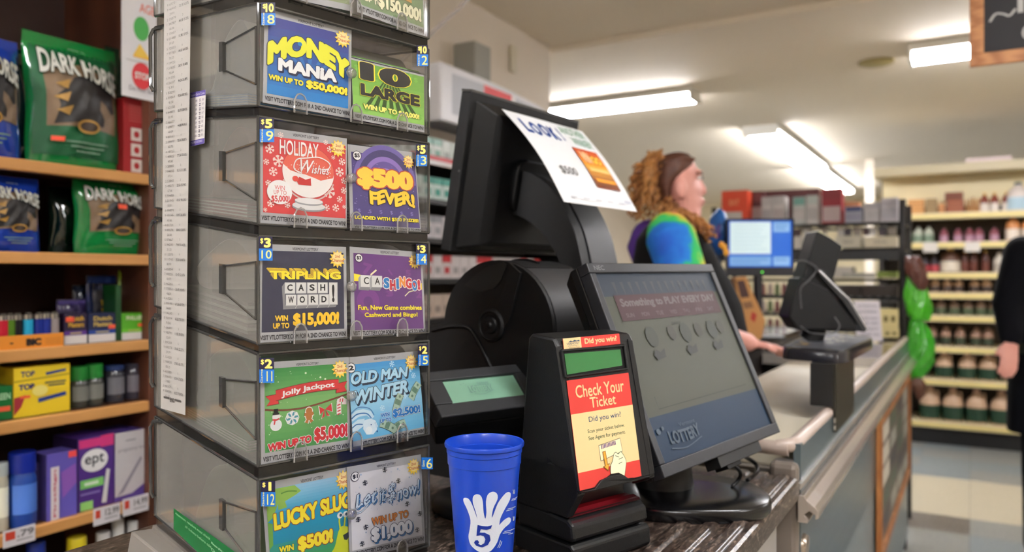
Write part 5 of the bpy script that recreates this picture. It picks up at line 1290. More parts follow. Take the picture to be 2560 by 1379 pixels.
def jar(px, pw, pyt, z0, body, cap, label, X, capf=.35, glass=True, group=None, name='spice_bottle', cat='bottle', neck=.85):
    q = hx(px, 690, X); z_ = (q - CAM).dot(FW); r = pw * z_ / FPX / 2; H = hx(px, pyt, X).z - z0 - .001
    o = thing(name, label, cat, (X, q.y, z0 + .001), group)
    Fj = Fr((X, q.y, z0 + .001), (1, 0, 0), (0, 0, 1), (0, 1, 0)); c = 1 - capf
    MB().lathe(Fj, [(.001, 0), (r * .92, 0), (r, .004), (r, H * c * .88), (r * neck, H * c)], mat(body, .15 if glass else .4, coat=.3), 20).build('bottle_body', o, smooth=35)
    MB().lathe(Fj, [(r * neck, H * c), (r * .97, H * c + .001), (r * .97, H * .985), (r * .9, H), (.001, H)], mat(cap, .35), 20).build('cap', o, smooth=35)
    mb = MB(); a0 = -1.2; n = 10
    for j in range(n):
        a, b = a0 + 2.2 * j / n, a0 + 2.2 * (j + 1) / n
        mb.add([Fj.w(r * 1.012 * math.cos(t), h, r * 1.012 * math.sin(t)) for t, h in ((a, H * c * .25), (b, H * c * .25), (b, H * c * .8), (a, H * c * .8))], [(0, 1, 2, 3)], mat(tuple(min(255, v + 60) for v in body), .4))
    mb.build('paper_label', o, smooth=40); return o
jar(197, 44, 914, SHZ[3], (60, 62, 56), (30, 120, 44), 'dark bottle with a green cap right beside the yellow box', XF - .05)
jar(235, 42, 908, SHZ[3], (66, 68, 62), (34, 130, 48), 'dark bottle with a green cap, second from the yellow box', XF - .05)
jar(285, 48, 912, SHZ[3], (58, 58, 66), (40, 60, 110), 'dark glass jar with a blue lid on the fourth shelf', XF - .06, .14)
jar(331, 40, 908, SHZ[3], (64, 60, 70), (48, 46, 60), 'dark glass jar with a black lid at the right end of the fourth shelf', XF - .06, .14)
# shelf five
p = Print(); p.rect(.62, 0, 1, .16, pm((222, 60, 120))); p.rect(0, 0, .0, 0, pm((222, 60, 120))); p.rect(0.02, .02, .98, .14, pm((214, 60, 130)))
p.disc(.45, .33, .38, WHT, .42, 26); p.text('ept', .18, .25, .72, .42, pm((30, 30, 50)), .012); p.rect(.05, .58, .7, .70, pm((130, 206, 110))); p.rect(.05, .88, .4, 1, pm((150, 214, 120))); p.poly([(.78, .48), (.88, .50), (.78, .96), (.64, .95)], pm((224, 224, 224))); p.rect(.16, .62, .55, .66, pm((226, 240, 220))); p.rect(.05, .76, .6, .79, pm((140, 120, 190)))
carton('test_box', 195, 284, 1090, SHZ[4], .10, (84, 50, 136), p, 'purple box with a white ept circle on the fifth shelf', side=(52, 34, 84), X=XF - .02)
p = Print(); p.poly([(0, 0), (1, 0), (1, .78), (.5, .92), (.1, .93), (0, .93)], pm((206, 202, 206))); p.poly([(.05, .93), (.75, .40), (.8, .44), (.25, .88)], pm((150, 144, 160))); p.text('pregnancy test', .1, .24, .9, .30, pm((130, 126, 140)), .0); p.rect(.3, .12, .6, .14, pm((150, 150, 160)))
carton('test_box', 287, 371, 1076, SHZ[4], .10, (88, 66, 148), p, 'white and purple pregnancy test box at the right end of the fifth shelf', X=XF - .02)
p = Print(); p.rect(.12, .2, .40, 1, pm((222, 214, 216))); p.text('First Sign', .17, .40, .36, .82, pm((190, 60, 90)), .02, rot=0); p.L.pop(); p.text('FirstSign', -.10, .55, .62, .65, pm((190, 60, 90)), .02, rot=-PI / 2); p.rect(.7, .0, .98, .1, pm((240, 80, 80))); p.poly([(.45, .3), (.95, .2), (.98, .5), (.5, .7)], pm((140, 90, 180)))
carton('test_box', 117, 192, 1130, SHZ[4], .06, (100, 88, 180), p, 'lilac and violet slim box with red lettering on the fifth shelf', side=(70, 60, 120), X=XF - .01)
carton('test_box', 86, 116, 1155, SHZ[4], .06, (60, 48, 96), None, 'dim violet box left of the lilac box', X=XF - .04)
o = jar(56, 62, 1128, SHZ[4], (24, 70, 160), (16, 40, 150), 'tall blue spray can with green grass printed at its foot', XF - .035, .28, False, name='spray_can', cat='spray can')
q = hx(56, 690, XF - .035)
mb = MB(); Fj = Fr((XF - .035, q.y, SHZ[4] + .001), (1, 0, 0), (0, 0, 1), (0, 1, 0))
for k in range(14):
    a = -1.3 + k * .19; h = .03 + .02 * (k % 3); mb.add([Fj.w(.0262 * math.cos(t) , y_, .0262 * math.sin(t)) for t, y_ in ((a - .1, .004), (a + .1, .004), (a + .03, h))], [(0, 1, 2)], mat((80, 150, 40), .5))
mb.build('grass_print', o)
jar(4, 30, 1155, SHZ[4], (200, 196, 176), (180, 190, 190), 'pale cream bottle at the left edge of the fifth shelf', XF - .035, .2, False)
for i, (a, b, t, c_) in enumerate(((8, 88, 1318, 1), (234, 300, 1264, 1), (307, 371, 1240, 1))):
    F, W, H = onx(a, b, 0, 0, XF + .004); z0 = hx((a + b) / 2, t + 42, XF + .004).z; F = Fr((XF + .004, F.o.y, z0), (0, 1, 0), (0, 0, 1), (1, 0, 0)); H = hx((a + b) / 2, t, XF + .004).z - z0
    p = Print(.0003); p.rect(.06, .12, .36 if i == 0 else .24, .6, pm((206, 70, 50))); p.text(('.79', '12.99', '14.99')[i], .42, .15, .95, .55, pm((120, 116, 120)), .02); p.rect(.4, .68, .9, .76, pm((160, 156, 160)))
    mb = MB().box(F, 0, W, 0, H, -.001, .0005, pm((222, 218, 222))); p.put(mb, framemap(F, 0, W, 0, H, .0008)); tag(mb.build('price_tag'), ('wide price tag below the blue spray can', 'price tag below the ept box', 'price tag below the white test box')[i], 'price tag', 'shelf edge price tags')
# bottom shelf bottles
jar(258, 34, 1328, SHZ[5], (170, 168, 166), (210, 208, 206), 'squat white bottle at the foot of the bookcase, leftmost of three', XF - .06, .3, False)
jar(295, 30, 1294, SHZ[5], (176, 176, 176), (216, 216, 214), 'white capped bottle at the foot of the bookcase, middle of three', XF - .06, .25, False)
jar(333, 32, 1298, SHZ[5], (190, 188, 186), (220, 220, 218), 'white capped bottle at the foot of the bookcase, rightmost of three', XF - .06, .25, False)
jar(192, 46, 1340, SHZ[5], (200, 180, 30), (236, 214, 40), 'yellow bottle on the lowest bookcase shelf in view', XF - .06, .3, False)
jar(90, 44, 1352, SHZ[5], (24, 40, 110), (26, 50, 140), 'dark blue bottle on the lowest bookcase shelf in view', XF - .06, .3, False)

# ------------------------------------------------------------------ cigarette rack and its lit sign
ck = thing('cigarette_rack', 'black shelf rack of cigarette packs behind the pole monitor', 'rack', (-1.8, 2.7, 0))
RZ = [CAMZ + h for h in (.433, .285, .14, -.010, -.158, -.308, -.455)]
m_rk = mat((30, 28, 28), .4)
MB().box(WORLD, -2.02, -1.99, 1.5, 3.52, .1, 1.88, mat((70, 60, 54), .5)).build('back_panel', ck)
for y in (1.5, 3.5): MB().box(WORLD, -1.99, -1.72, y, y + .02, .0, 1.88, m_rk).build('side_panel', ck)
for z in RZ: MB().box(WORLD, -1.99, -1.715, 1.52, 3.5, z - .018, z, m_rk).build('shelf', ck)
rowcols = [((206, 214, 206), (110, 160, 140)), ((200, 220, 212), (40, 150, 130)), ((206, 200, 202), (150, 150, 156)), ((214, 204, 202), (190, 40, 46)), ((196, 176, 160), (190, 50, 44)), ((190, 186, 180), (120, 90, 60)), ((170, 168, 160), (60, 90, 70))]
rn_ = ['white and pale green', 'white and teal', 'white and grey', 'white with red tops', 'red and tan', 'cream and brown', 'grey and green']
for i, z in enumerate(RZ):
    protos = []
    for k in range(2):
        w_, tc = rowcols[i]; y = 1.6 + k * .06
        mb = MB().box(WORLD, -1.775, -1.752, y, y + .055, z + .001, z + .062, mat(w_, .35)).box(WORLD, -1.775, -1.7515, y, y + .055, z + .062, z + .088, mat(tc if k == 0 else w_, .35)).box(WORLD, -1.752, -1.7505, y + .012, y + .043, z + .02, z + .045, mat(tuple(int(c * .75) for c in w_) if k else tc, .4))
        o = mb.build('cigarette_pack'); tag(o, '%s cigarette pack on the %s shelf of the rack' % (rn_[i], ['top', 'second', 'third', 'fourth', 'fifth', 'sixth', 'lowest'][i]), 'cigarette pack', 'cigarette packs, %s rack shelf' % ['top', 'second', 'third', 'fourth', 'fifth', 'sixth', 'lowest'][i]); protos.append(o)
    for k in range(2, 27):
        o = protos[random.random() < .35]; c = o.copy(); COL.objects.link(c); c.location = (0, k * .0605 - (.06 if o is protos[1] else 0), 0)
MB().box(WORLD, -1.716, -1.712, 2.2, 3.4, RZ[0] - .022, RZ[0] + .012, mat((196, 50, 56), .4)).build('red_price_strip', ck)
MB().box(WORLD, -1.712, -1.710, 2.2, 3.4, RZ[0] - .022, RZ[0] - .006, mat((226, 220, 220), .4)).build('white_price_strip', ck)
# lightbox with arched end
sg = thing('rack_sign', 'white sign box with grey panel and red rectangle above the cigarette rack', 'sign', (-1.8, 2.9, 1.88))
y0, y1 = hx(1102, 690, XF).y, 3.50; zt = hx(1104, 152, XF).z; zb = hx(1104, 300, XF).z
FSn = Fr((XF, y0, zb), (0, 1, 0), (0, 0, 1), (1, 0, 0)); W, H = y1 - y0, zt - zb
MB().prism(FSn, [(0, 0), (W, 0), (W, H * .55), (W * .9, H * .74), (W * .7, H * .9), (W * .45, H * .98), (W * .25, H), (0, H)], -.14, 0, mat((224, 222, 226), .35)).build('sign_box', sg, bevel=.008)
p = Print(.0006); p.poly([(.065, .14), (.28, .12), (.45, .13), (.7, .2), (.9, .36), (.96, .5), (.96, .84), (.065, .84)], pm((186, 188, 196))); p.rect(.27, .12, .47, .5, pm((226, 36, 36))); p.rect(.47, .12, .5, .5, pm((236, 230, 230)))
for i, t in enumerate('NVJL'): p.text(t, .51 + i * .045 + (.10 if i > 1 else 0), .22, .545 + i * .045 + (.10 if i > 1 else 0), .42, pm((50, 50, 54)), .03)
mb = MB(); p.put(mb, framemap(FSn, 0, W, 0, H, .0004)); mb.build('sign_face', sg)
# small grey speaker box and sensor on the partition
a = hx(1170, 126, -2.098); b = hx(1214, 170, -2.0)
sp = MB().box(WORLD, -2.10, -1.98, a.y - .12, a.y + .02, a.z - .19, a.z + .0, mat((150, 148, 138), .5)); tag(sp.build('speaker_box', bevel=.004), 'small grey speaker box high on the wall above the sign', 'speaker')
a = hx(1272, 112, -2.098); sp = MB().box(WORLD, -2.10, -2.08, a.y, a.y + .06, a.z - .14, a.z, mat((206, 196, 172), .5)); tag(sp.build('wall_sensor', bevel=.006), 'small cream sensor box high on the wall near the corner', 'sensor')
# ceiling conduit
tube_a = P(1068, 92, 1.9); tube_b = P(1200, -30, 2.05)
mb = MB().tube([tube_a - (tube_b - tube_a) * 1.5, tube_a, tube_b, V((tube_b.x + .1, tube_b.y + .1, CEIL))], .006, mat((150, 140, 132), .5), 8); tag(mb.build('hanging_cable', smooth=60), 'thin grey cable slanting down from the ceiling', 'cable')
# ------------------------------------------------------------------ people
def limb(mb, pts, rr, m, n=14):
    pts = [V(p) for p in pts]; mb.tube(pts, rr, m, n)
    for p, r in ((pts[0], rr[0]), (pts[-1], rr[-1])): mb.ball(p, r, r, r, m, n, 8)
def fuse(mb, name, parent, vox, sm=4, smooth=80):
    o = mb.build(name, parent)
    r = o.modifiers.new('r', 'REMESH'); r.mode = 'VOXEL'; r.voxel_size = vox
    if sm: s_ = o.modifiers.new('s', 'SMOOTH'); s_.iterations = sm; s_.factor = .5
    dg = bpy.context.evaluated_depsgraph_get(); me = bpy.data.meshes.new_from_object(o.evaluated_get(dg))
    o.modifiers.clear(); old = o.data; o.data = me; me.name = name; bpy.data.meshes.remove(old)
    if not me.materials: me.materials.append(mb.mats[0])
    me.shade_smooth(); return o
def oval(F, xc, hl, y, hw, n=28, zc=0, nar=.0, tilt=0):
    return [F.w(xc + hl * math.cos(2 * PI * k / n), y + tilt * math.cos(2 * PI * k / n), zc + hw * math.sin(2 * PI * k / n) * (1 - nar * max(0, math.cos(2 * PI * k / n)))) for k in range(n)]
def hand(mb, F, w_, d, n_, m, s=1.0, curl=.5):
    """palm at w_ pointing along d, back of hand normal n_; five separate fingers"""
    d = V(d).normalized(); n_ = V(n_); n_ = (n_ - d * n_.dot(d)).normalized(); t = d.cross(n_)
    w_ = V(w_); L = .09 * s
    for k in range(4):
        a = (k - 1.5) * .0195 * s
        mb.tube([w_ + t * a * .6, w_ + t * a + d * L], [.013 * s, .0115 * s], m, 10); mb.ball(w_ + t * a + d * L, .0115 * s, .0115 * s, .0115 * s, m, 8, 6)
    mb.ball(w_, .026 * s, .026 * s, .02 * s, m, 10, 6)
    for k in range(4):
        a = (k - 1.5) * .0215 * s; l = (.062, .076, .080, .068)[3 - k] * s
        b = w_ + t * a + d * L; c = b + d * l * .5 - n_ * l * .12 * curl; e = c + (d * .75 - n_ * curl).normalized() * l * .5
        limb(mb, [b, c, e], [.0095 * s, .009 * s, .0075 * s], m, 8)
    b = w_ + t * .028 * s + d * .02 * s; limb(mb, [w_ + d * .01, b + t * .014 * s + d * .02 * s, b + t * .026 * s + d * .052 * s - n_ * .012], [.014 * s, .012 * s, .009 * s], m, 8)
m_skin = nodemat('skin_rosy', 'noise', [(214, 148, 136), (226, 166, 152)], (14, 14, 14), .5)
ZC = 2.6
CO = P(1690, 689.5, ZC); CO.z = 0
CFr = Fr(CO, RT, (0, 0, 1), -FW)
def ch(px, py): return CFr.hit(px, py)
cash = thing('person', 'cashier with curly auburn ponytail, tie-dye sleeve and black vest standing in profile', 'person', CO)
mb = MB()
hd = [(387, 1684, 1704, .020), (392, 1664, 1722, .050), (402, 1650, 1733, .066), (418, 1642, 1741, .075), (432, 1640, 1749, .077), (441, 1641, 1749, .078), (449, 1643, 1746, .078), (460, 1645, 1750, .077), (474, 1650, 1755, .075), (486, 1655, 1754, .073), (492, 1658, 1752, .071), (500, 1662, 1756, .069), (506, 1664, 1754, .067), (512, 1668, 1756, .065), (520, 1671, 1752, .062), (532, 1674, 1755, .058), (541, 1678, 1750, .055), (549, 1680, 1738, .052), (562, 1672, 1728, .056), (590, 1660, 1722, .064), (620, 1650, 1715, .08)]
rs = []
for py, a, b, hw in hd:
    xa, y = ch(a, py); xb, _ = ch(b, py); rs.append(oval(CFr, (xa + xb) / 2, (xb - xa) / 2, y, hw, 28, nar=.35))
mb.rings(rs, m_skin)
x, y = ch(1753, 470); mb.tube([CFr.w(*ch(1749, 446)), CFr.w(*ch(1755, 462)), CFr.w(*ch(1760, 478))], [.007, .009, .013], m_skin, 8); x, y = ch(1761, 481); mb.ball(CFr.w(x, y), .010, .009, .012, m_skin, 10, 6, CFr)
x, y = ch(1757, 501); mb.ball(CFr.w(x, y), .008, .005, .020, m_skin, 10, 6, CFr); x, y = ch(1756, 509); mb.ball(CFr.w(x, y), .008, .005, .018, m_skin, 10, 6, CFr)
x, y = ch(1745, 432); mb.ball(CFr.w(x, y), .012, .008, .050, m_skin, 12, 6, CFr)
x, y = ch(1720, 535); mb.ball(CFr.w(x, y), .045, .030, .05, m_skin, 12, 8, CFr)
x, y = ch(1688, 478)
for s_ in (1, -1):
    mb.ball(CFr.w(x, y, s_ * .084), .021, .036, .017, m_skin, 12, 8, CFr)
# torso
tr = [(556, 1640, 1722, .10), (572, 1618, 1738, .17), (600, 1600, 1752, .20), (650, 1592, 1778, .21), (700, 1588, 1808, .215), (760, 1588, 1838, .22), (830, 1590, 1853, .225), (900, 1592, 1845, .225), (980, 1596, 1800, .215)]
rs = []
for py, a, b, hw in tr:
    xa, y = ch(a, py); xb, _ = ch(b, py); rs.append(oval(CFr, (xa + xb) / 2, (xb - xa) / 2, y, hw, 28))
mb.rings(rs, m_skin)
for s_ in (1, -1):
    z = s_ * .10; hp = (0.0, .90); limb(mb, [CFr.w(.0, .92, z), CFr.w(.01, .50, z * 1.0), CFr.w(-.02, .09, z)], [.115, .075, .045], m_skin); limb(mb, [CFr.w(-.03, .045, z), CFr.w(.15, .035, z)], [.04, .03], m_skin)
sh = ch(1646, 600); el = ch(1706, 812); wr = ch(1832, 845)
NA = [CFr.w(sh[0], sh[1], .20), CFr.w(el[0], el[1], .27), CFr.w(wr[0], wr[1], .16)]
limb(mb, NA, [.062, .048, .030], m_skin); hand(mb, CFr, NA[2], CFr.w(wr[0] + .1, wr[1] - .02, .13) - NA[2], UP, m_skin, .95)
FA = [CFr.w(sh[0], sh[1], -.20), CFr.w(el[0] + .02, el[1], -.26), CFr.w(wr[0] - .05, wr[1] + .01, -.14)]
limb(mb, FA, [.062, .048, .030], m_skin); hand(mb, CFr, FA[2], CFr.w(wr[0] + .05, wr[1], -.12) - FA[2], UP, m_skin, .95)
fuse(mb, 'body', cash, .007, 3)
# face detail
mb = MB(); x, y = ch(1739, 449)
for s_ in (1, -1): mb.ball(CFr.w(x + .003, y, s_ * .047), .010, .007, .010, mat((232, 224, 218), .3), 10, 6, CFr)
mb.build('eyes', cash, smooth=60)
mb = MB()
for s_ in (1, -1): mb.ball(CFr.w(x + .0095, y, s_ * .051), .005, .005, .006, mat((70, 60, 50), .3), 8, 6, CFr); mb.tube([CFr.w(x - .012, y + .014, s_ * .066), CFr.w(x + .004, y + .018, s_ * .056), CFr.w(x + .016, y + .015, s_ * .030)], .0028, mat((120, 76, 50), .7), 6)
mb.build('iris_and_brow', cash, smooth=60)
x, y = ch(1755, 505); MB().ball(CFr.w(x + .004, y + .002, 0), .006, .0025, .020, mat((196, 104, 104), .4), 10, 6, CFr).build('lips', cash, smooth=60)
# hair: cap, ponytail, lock over the shoulder
m_h1 = nodemat('hair_auburn', 'noise', [(62, 34, 26), (104, 60, 40)], (60, 60, 60), .5); m_h2 = nodemat('hair_golden', 'noise', [(132, 84, 44), (206, 150, 88)], (70, 70, 70), .45); m_h3 = mat((176, 118, 62), .5); m_h4 = mat((140, 88, 46), .5)
mb = MB(); hc_ = [(382, 1676, 1706, .025), (388, 1656, 1722, .058), (400, 1642, 1731, .076), (416, 1634, 1730, .085), (432, 1631, 1722, .088), (448, 1632, 1704, .085), (464, 1636, 1682, .080), (480, 1640, 1674, .076), (500, 1646, 1672, .070), (520, 1652, 1674, .062)]
rs = []
for py, a, b, hw in hc_:
    xa, y = ch(a, py); xb, _ = ch(b, py); rs.append(oval(CFr, (xa + xb) / 2, (xb - xa) / 2, y, hw, 28, nar=-.0))
mb.rings(rs, m_h1)
for i in range(16):
    a = i / 15; z = -.075 + .15 * a; mb.tube([CFr.w(*ch(1728, 400 + 10 * abs(a - .5)), z * .8), CFr.w(*ch(1690, 388 + 30 * abs(a - .5)), z * 1.05), CFr.w(*ch(1646, 402 + 30 * abs(a - .5)), z)], [.006, .009, .007], m_h1 if i % 3 else m_h4, 6)
fuse(mb, 'hair', cash, .005, 2)['label'] = 'dark auburn hair drawn back'
def curls(mb, A, B, n, spread0, spread1, rad, m, turns=5, seed=3):
    rnd = random.Random(seed)
    for i in range(n):
        g = lambda s_: max(-1.2, min(1.2, rnd.gauss(0, s_))); o0 = V((g(1), g(1), g(1))); o1 = V((g(1), g(.5), g(1)))
        a = A + o0 * spread0 * .5; b = B + o1 * spread1 * .5; mid = (a + b) / 2 + o1 * spread1 * .35 + RT * rnd.uniform(-.03, .0)
        ph = rnd.uniform(0, 6); pts = []; amp = rnd.uniform(.004, .009)
        for k in range(26):
            t = k / 25; c = a * (1 - t) ** 2 + mid * 2 * t * (1 - t) + b * t * t
            c = c + RT * amp * math.sin(ph + t * turns * 6.28) + FW * amp * math.cos(ph + t * turns * 6.28) + UP * amp * .3 * math.sin(ph * 2 + t * 9)
            pts.append(c)
        mb.tube(pts, [rad * (1 - .4 * (k / 25)) for k in range(26)], m[i % len(m)], 5)
mb = MB(); A = CFr.w(*ch(1641, 400), 0); B = CFr.w(*ch(1606, 512), 0)
curls(mb, A, B, 90, .028, .080, .0048, [m_h2, m_h3, m_h2, m_h4], 4); curls(mb, A + UP * .01, CFr.w(*ch(1626, 470), 0), 40, .035, .075, .0048, [m_h2, m_h3], 4, 9)
mb.ball(A, .022, .022, .03, m_h4, 12, 8, CFr); mb.build('ponytail', cash, smooth=60)['label'] = 'bushy golden-brown curly ponytail'
mb = MB(); curls(mb, CFr.w(*ch(1682, 540), .10), CFr.w(*ch(1738, 594), .17), 46, .022, .036, .0045, [m_h2, m_h3, m_h4], 4, 5); curls(mb, CFr.w(*ch(1654, 510), .05), CFr.w(*ch(1680, 552), .10), 26, .03, .034, .0045, [m_h4, m_h2], 3, 8)
mb.build('hair_lock', cash, smooth=60)['label'] = 'curly lock falling over the shoulder'
# clothes
m_vest = mat((16, 15, 17), .85, spec=.2)
mb = MB(); rs = []
for py, a, b, hw in tr:
    xa, y = ch(a - 6, py); xb, _ = ch(b + 8, py); rs.append(oval(CFr, (xa + xb) / 2, (xb - xa) / 2, y + .004, hw + .014 - (.03 if py < 590 else 0), 28))
mb.rings(rs, m_vest); fuse(mb, 'vest', cash, .009, 3)
m_td = bpy.data.materials.new('tie_dye'); m_td.use_nodes = True; nt = m_td.node_tree
tc = nt.nodes.new('ShaderNodeTexCoord'); vm = nt.nodes.new('ShaderNodeVectorMath'); vm.operation = 'DISTANCE'; nz = nt.nodes.new('ShaderNodeTexNoise'); nz.inputs['Scale'].default_value = 22; nz.inputs['Detail'].default_value = 4
cs = CFr.w(*ch(1622, 622), .26); vm.inputs[1].default_value = tuple(cs)
nt.links.new(tc.outputs['Object'], vm.inputs[0]); nt.links.new(tc.outputs['Object'], nz.inputs['Vector'])
ma = nt.nodes.new('ShaderNodeMath'); ma.operation = 'MULTIPLY_ADD'; ma.inputs[1].default_value = .085; nt.links.new(nz.outputs['Fac'], ma.inputs[0]); nt.links.new(vm.outputs['Value'], ma.inputs[2])
rp_ = nt.nodes.new('ShaderNodeValToRGB'); nt.links.new(ma.outputs[0], rp_.inputs[0]); el_ = rp_.color_ramp.elements
st_ = [(.0, (40, 50, 150)), (.075, (20, 90, 190)), (.118, (24, 120, 206)), (.132, (40, 180, 110)), (.150, (60, 190, 90)), (.165, (200, 200, 60)), (.185, (216, 130, 60)), (.21, (90, 50, 150))]
while len(el_) < len(st_): el_.new(.5)
for i, (a, c) in enumerate(st_): el_[i].position = a; el_[i].color = rgb(c)
nt.links.new(rp_.outputs[0], nt.nodes['Principled BSDF'].inputs['Base Color']); nt.nodes['Principled BSDF'].inputs['Roughness'].default_value = .8
for A_ in (NA, FA):
    mb = MB(); s_ = 1 if A_ is NA else -1
    q1_ = ch(1648, 590); limb(mb, [CFr.w(q1_[0], q1_[1], s_ * .165), A_[0] - UP * .0, A_[0] * .45 + A_[1] * .55, A_[1]], [.070, .078, .070, .056], m_td, 20); fuse(mb, 'sleeve', cash, .008, 3)['label'] = 'tie-dye sleeve in blue, green and yellow'
mb = MB()
for s_ in (1, -1): z = s_ * .10; limb(mb, [CFr.w(.0, .94, z), CFr.w(.01, .50, z), CFr.w(-.02, .10, z)], [.130, .090, .065], mat((34, 36, 48), .8))
fuse(mb, 'trousers', cash, .012, 2)
mb = MB()
for q in ((1783, 622), (1788, 634), (1776, 616)): x, y = ch(*q); mb.ball(CFr.w(x, y, .135), .010, .012, .006, mat((214, 150, 40), .5), 8, 6, CFr)
mb.build('vest_emblem', cash, smooth=60)['label'] = 'gold stitched emblem'

# person in navy cut by the right edge
ZO = 3.5; OO = P(2646, 689.5, ZO); OO.z = 0
OF = Fr(OO, -RT, (0, 0, 1), -FW)           # x points to the picture's left
def oh(px, py): return OF.hit(px, py)
off = thing('person', 'person in a dark navy long-sleeved uniform, one arm in view at the right edge', 'person', OO)
m_navy = mat((8, 9, 16), .85, spec=.15); mb = MB()
def pr(px, py, z=0): return OF.w(*oh(px, py), z)
H_ = [(.0, 1.76, .02), (.0, 1.74, .06), (.0, 1.68, .085), (.0, 1.62, .085), (.0, 1.56, .075), (.0, 1.52, .05), (.0, 1.48, .052), (0, 1.44, .07)]
mb.rings([oval(OF, x, r, y, r * .9, 24) for x, y, r in H_[::-1]], m_skin)
mb.ball(OF.w(.088, 1.61, 0), .015, .02, .012, m_skin, 10, 6, OF)
mb.rings([oval(OF, 0, a, y, b, 28) for y, a, b in ((1.48, .06, .06), (1.45, .13, .09), (1.40, .17, .12), (1.30, .175, .13), (1.15, .165, .13), (1.02, .17, .13), (.92, .175, .13))], m_skin)
for s_ in (1, -1): limb(mb, [OF.w(s_ * .085, .92, 0), OF.w(s_ * .09, .5, .01), OF.w(s_ * .09, .09, 0)], [.095, .065, .045], m_skin); limb(mb, [OF.w(s_ * .09, .04, -.03), OF.w(s_ * .09, .035, .14)], [.04, .032], m_skin)
OA = [pr(2556, 630), pr(2506, 762, .04), pr(2486, 846, .12)]
OB = [OF.w(-.17, 1.40, 0), OF.w(-.24, 1.12, .02), OF.w(-.22, .92, .10)]
for A_ in (OA, OB): limb(mb, A_, [.055, .045, .030], m_skin)
hand(mb, OF, OA[2], pr(2472, 905, .14) - OA[2], OF.z, m_skin); hand(mb, OF, OB[2], V((0, 0, -1)), OF.z, m_skin)
fuse(mb, 'body', off, .008, 3)
mb = MB(); mb.rings([oval(OF, 0, a, y, b, 28) for y, a, b in ((1.47, .09, .085), (1.45, .15, .11), (1.40, .19, .14), (1.30, .195, .15), (1.15, .185, .15), (1.02, .195, .15), (.80, .21, .155), (.60, .215, .155))], m_navy)
for A_ in (OA, OB): limb(mb, [A_[0], A_[1], A_[1] * .12 + A_[2] * .88], [.075, .066, .048], m_navy)
fuse(mb, 'jacket', off, .01, 3)
mb = MB(); mb.rings([oval(OF, x_, r_, y_, r_ * .95, 24) for x_, r_, y_ in ((-.02, .07, 1.58), (-.018, .088, 1.64), (-.012, .092, 1.70), (-.004, .07, 1.76), (0, .025, 1.78))], mat((52, 38, 30), .7)); mb.build('hair', off, smooth=60)
mb = MB()
for s_ in (1, -1): limb(mb, [OF.w(s_ * .085, .92, 0), OF.w(s_ * .09, .5, .01), OF.w(s_ * .09, .10, 0)], [.090, .072, .060], m_navy)
fuse(mb, 'trousers', off, .012, 2)
MB().rings([oval(OF, 0, .202, y, .158, 28) for y in (.955, 1.0)], mat((14, 14, 16), .4)).build('belt', off, smooth=40)
for q in ((2526, 790), (2548, 802)): MB().ball(pr(*q, .165), .016, .022, .012, mat((120, 120, 118), .3, metal=.6), 10, 6, OF).build('belt_fitting', off, smooth=60)

# ------------------------------------------------------------------ register area
TZ = CAMZ - .24
rg = thing('register_counter', 'dark register counter behind the conveyor belt', 'counter', (-.95, 3.2, 0))
m_gloss = mat((58, 46, 42), .18)
MB().box(WORLD, -1.45, -.668, 2.95, 3.85, .05, TZ - .02, mat((72, 66, 62), .5)).build('cabinet', rg); MB().box(WORLD, -1.47, -.664, 2.92, 3.88, TZ - .02, TZ, m_gloss).build('worktop', rg, bevel=.003)
MB().box(WORLD, -.655, -.27, 2.93, 3.55, LT - .02, LT + .006, mat((66, 54, 50), .12)).build('scanner_plate', ln)
MB().box(WORLD, -.655, -.27, 2.90, 2.93, LT - .03, LT + .008, mat((196, 188, 180), .25, metal=.5)).build('scanner_rim', ln)
def facing(px0, py0, px1, py1, z):
    a = P(px0, py1, z); return Fr(a, RT, UP, -FW), (px1 - px0) * z / FPX, (py1 - py0) * z / FPX
F, W, H = facing(1818, 546, 1986, 690, 2.95)
rm = thing('register_monitor', 'black register monitor on a post with a bright blue screen, facing the camera', 'monitor', V((F.w(W / 2, 0, -.03).x, F.w(W / 2, 0, -.03).y, TZ)))
b = .006; yb_ = H * .16
m_rb = mat((22, 24, 34), .35)
MB().box(F, 0, W, 0, yb_, -.035, 0, m_rb).box(F, 0, W, H - b, H, -.035, 0, m_rb).box(F, 0, b, yb_, H - b, -.035, 0, m_rb).box(F, W - b, W, yb_, H - b, -.035, 0, m_rb).box(F, b, W - b, yb_, H - b, -.035, -.01, m_rb).build('case', rm, bevel=.002)
p = Print(.0006); S_ = lambda c, e=.2: mat(c, .4, emit=e)
p.rect(0, 0, 1, 1, S_((20, 96, 200))); p.rect(.03, .035, .67, .72, S_((200, 222, 228), .24)); p.rect(.71, .04, .965, .25, S_((130, 176, 222))); p.rect(.03, .78, .67, .97, S_((120, 170, 220))); p.rect(.71, .78, .965, .97, S_((130, 176, 222)))
for r_ in ((.06, .82, .62, .85), (.06, .89, .5, .92), (.74, .09, .93, .12), (.74, .16, .9, .19), (.74, .83, .92, .86)): p.rect(*r_, S_((84, 136, 200)))
for i in range(7): p.rect(.08, .1 + i * .085, .6 - .04 * (i % 3), .115 + i * .085, S_((176, 204, 214)))
mb = MB(); p.put(mb, framemap(F, b, W - b, yb_, H - b, -.0095)); mb.build('screen', rm)['label'] = 'lit blue screen with a white panel'
MB().ball(F.w(W * .52, yb_ * .45, .001), .003, .003, .001, mat((90, 230, 60), .4, emit=1.5), 10, 6, F).build('power_light', rm)
c_ = F.w(W * .48, 0, -.02); MB().tube([V((c_.x, c_.y, TZ + .01)), c_ + UP * .02], [.017, .017], m_rb, 12).build('post', rm, smooth=40)
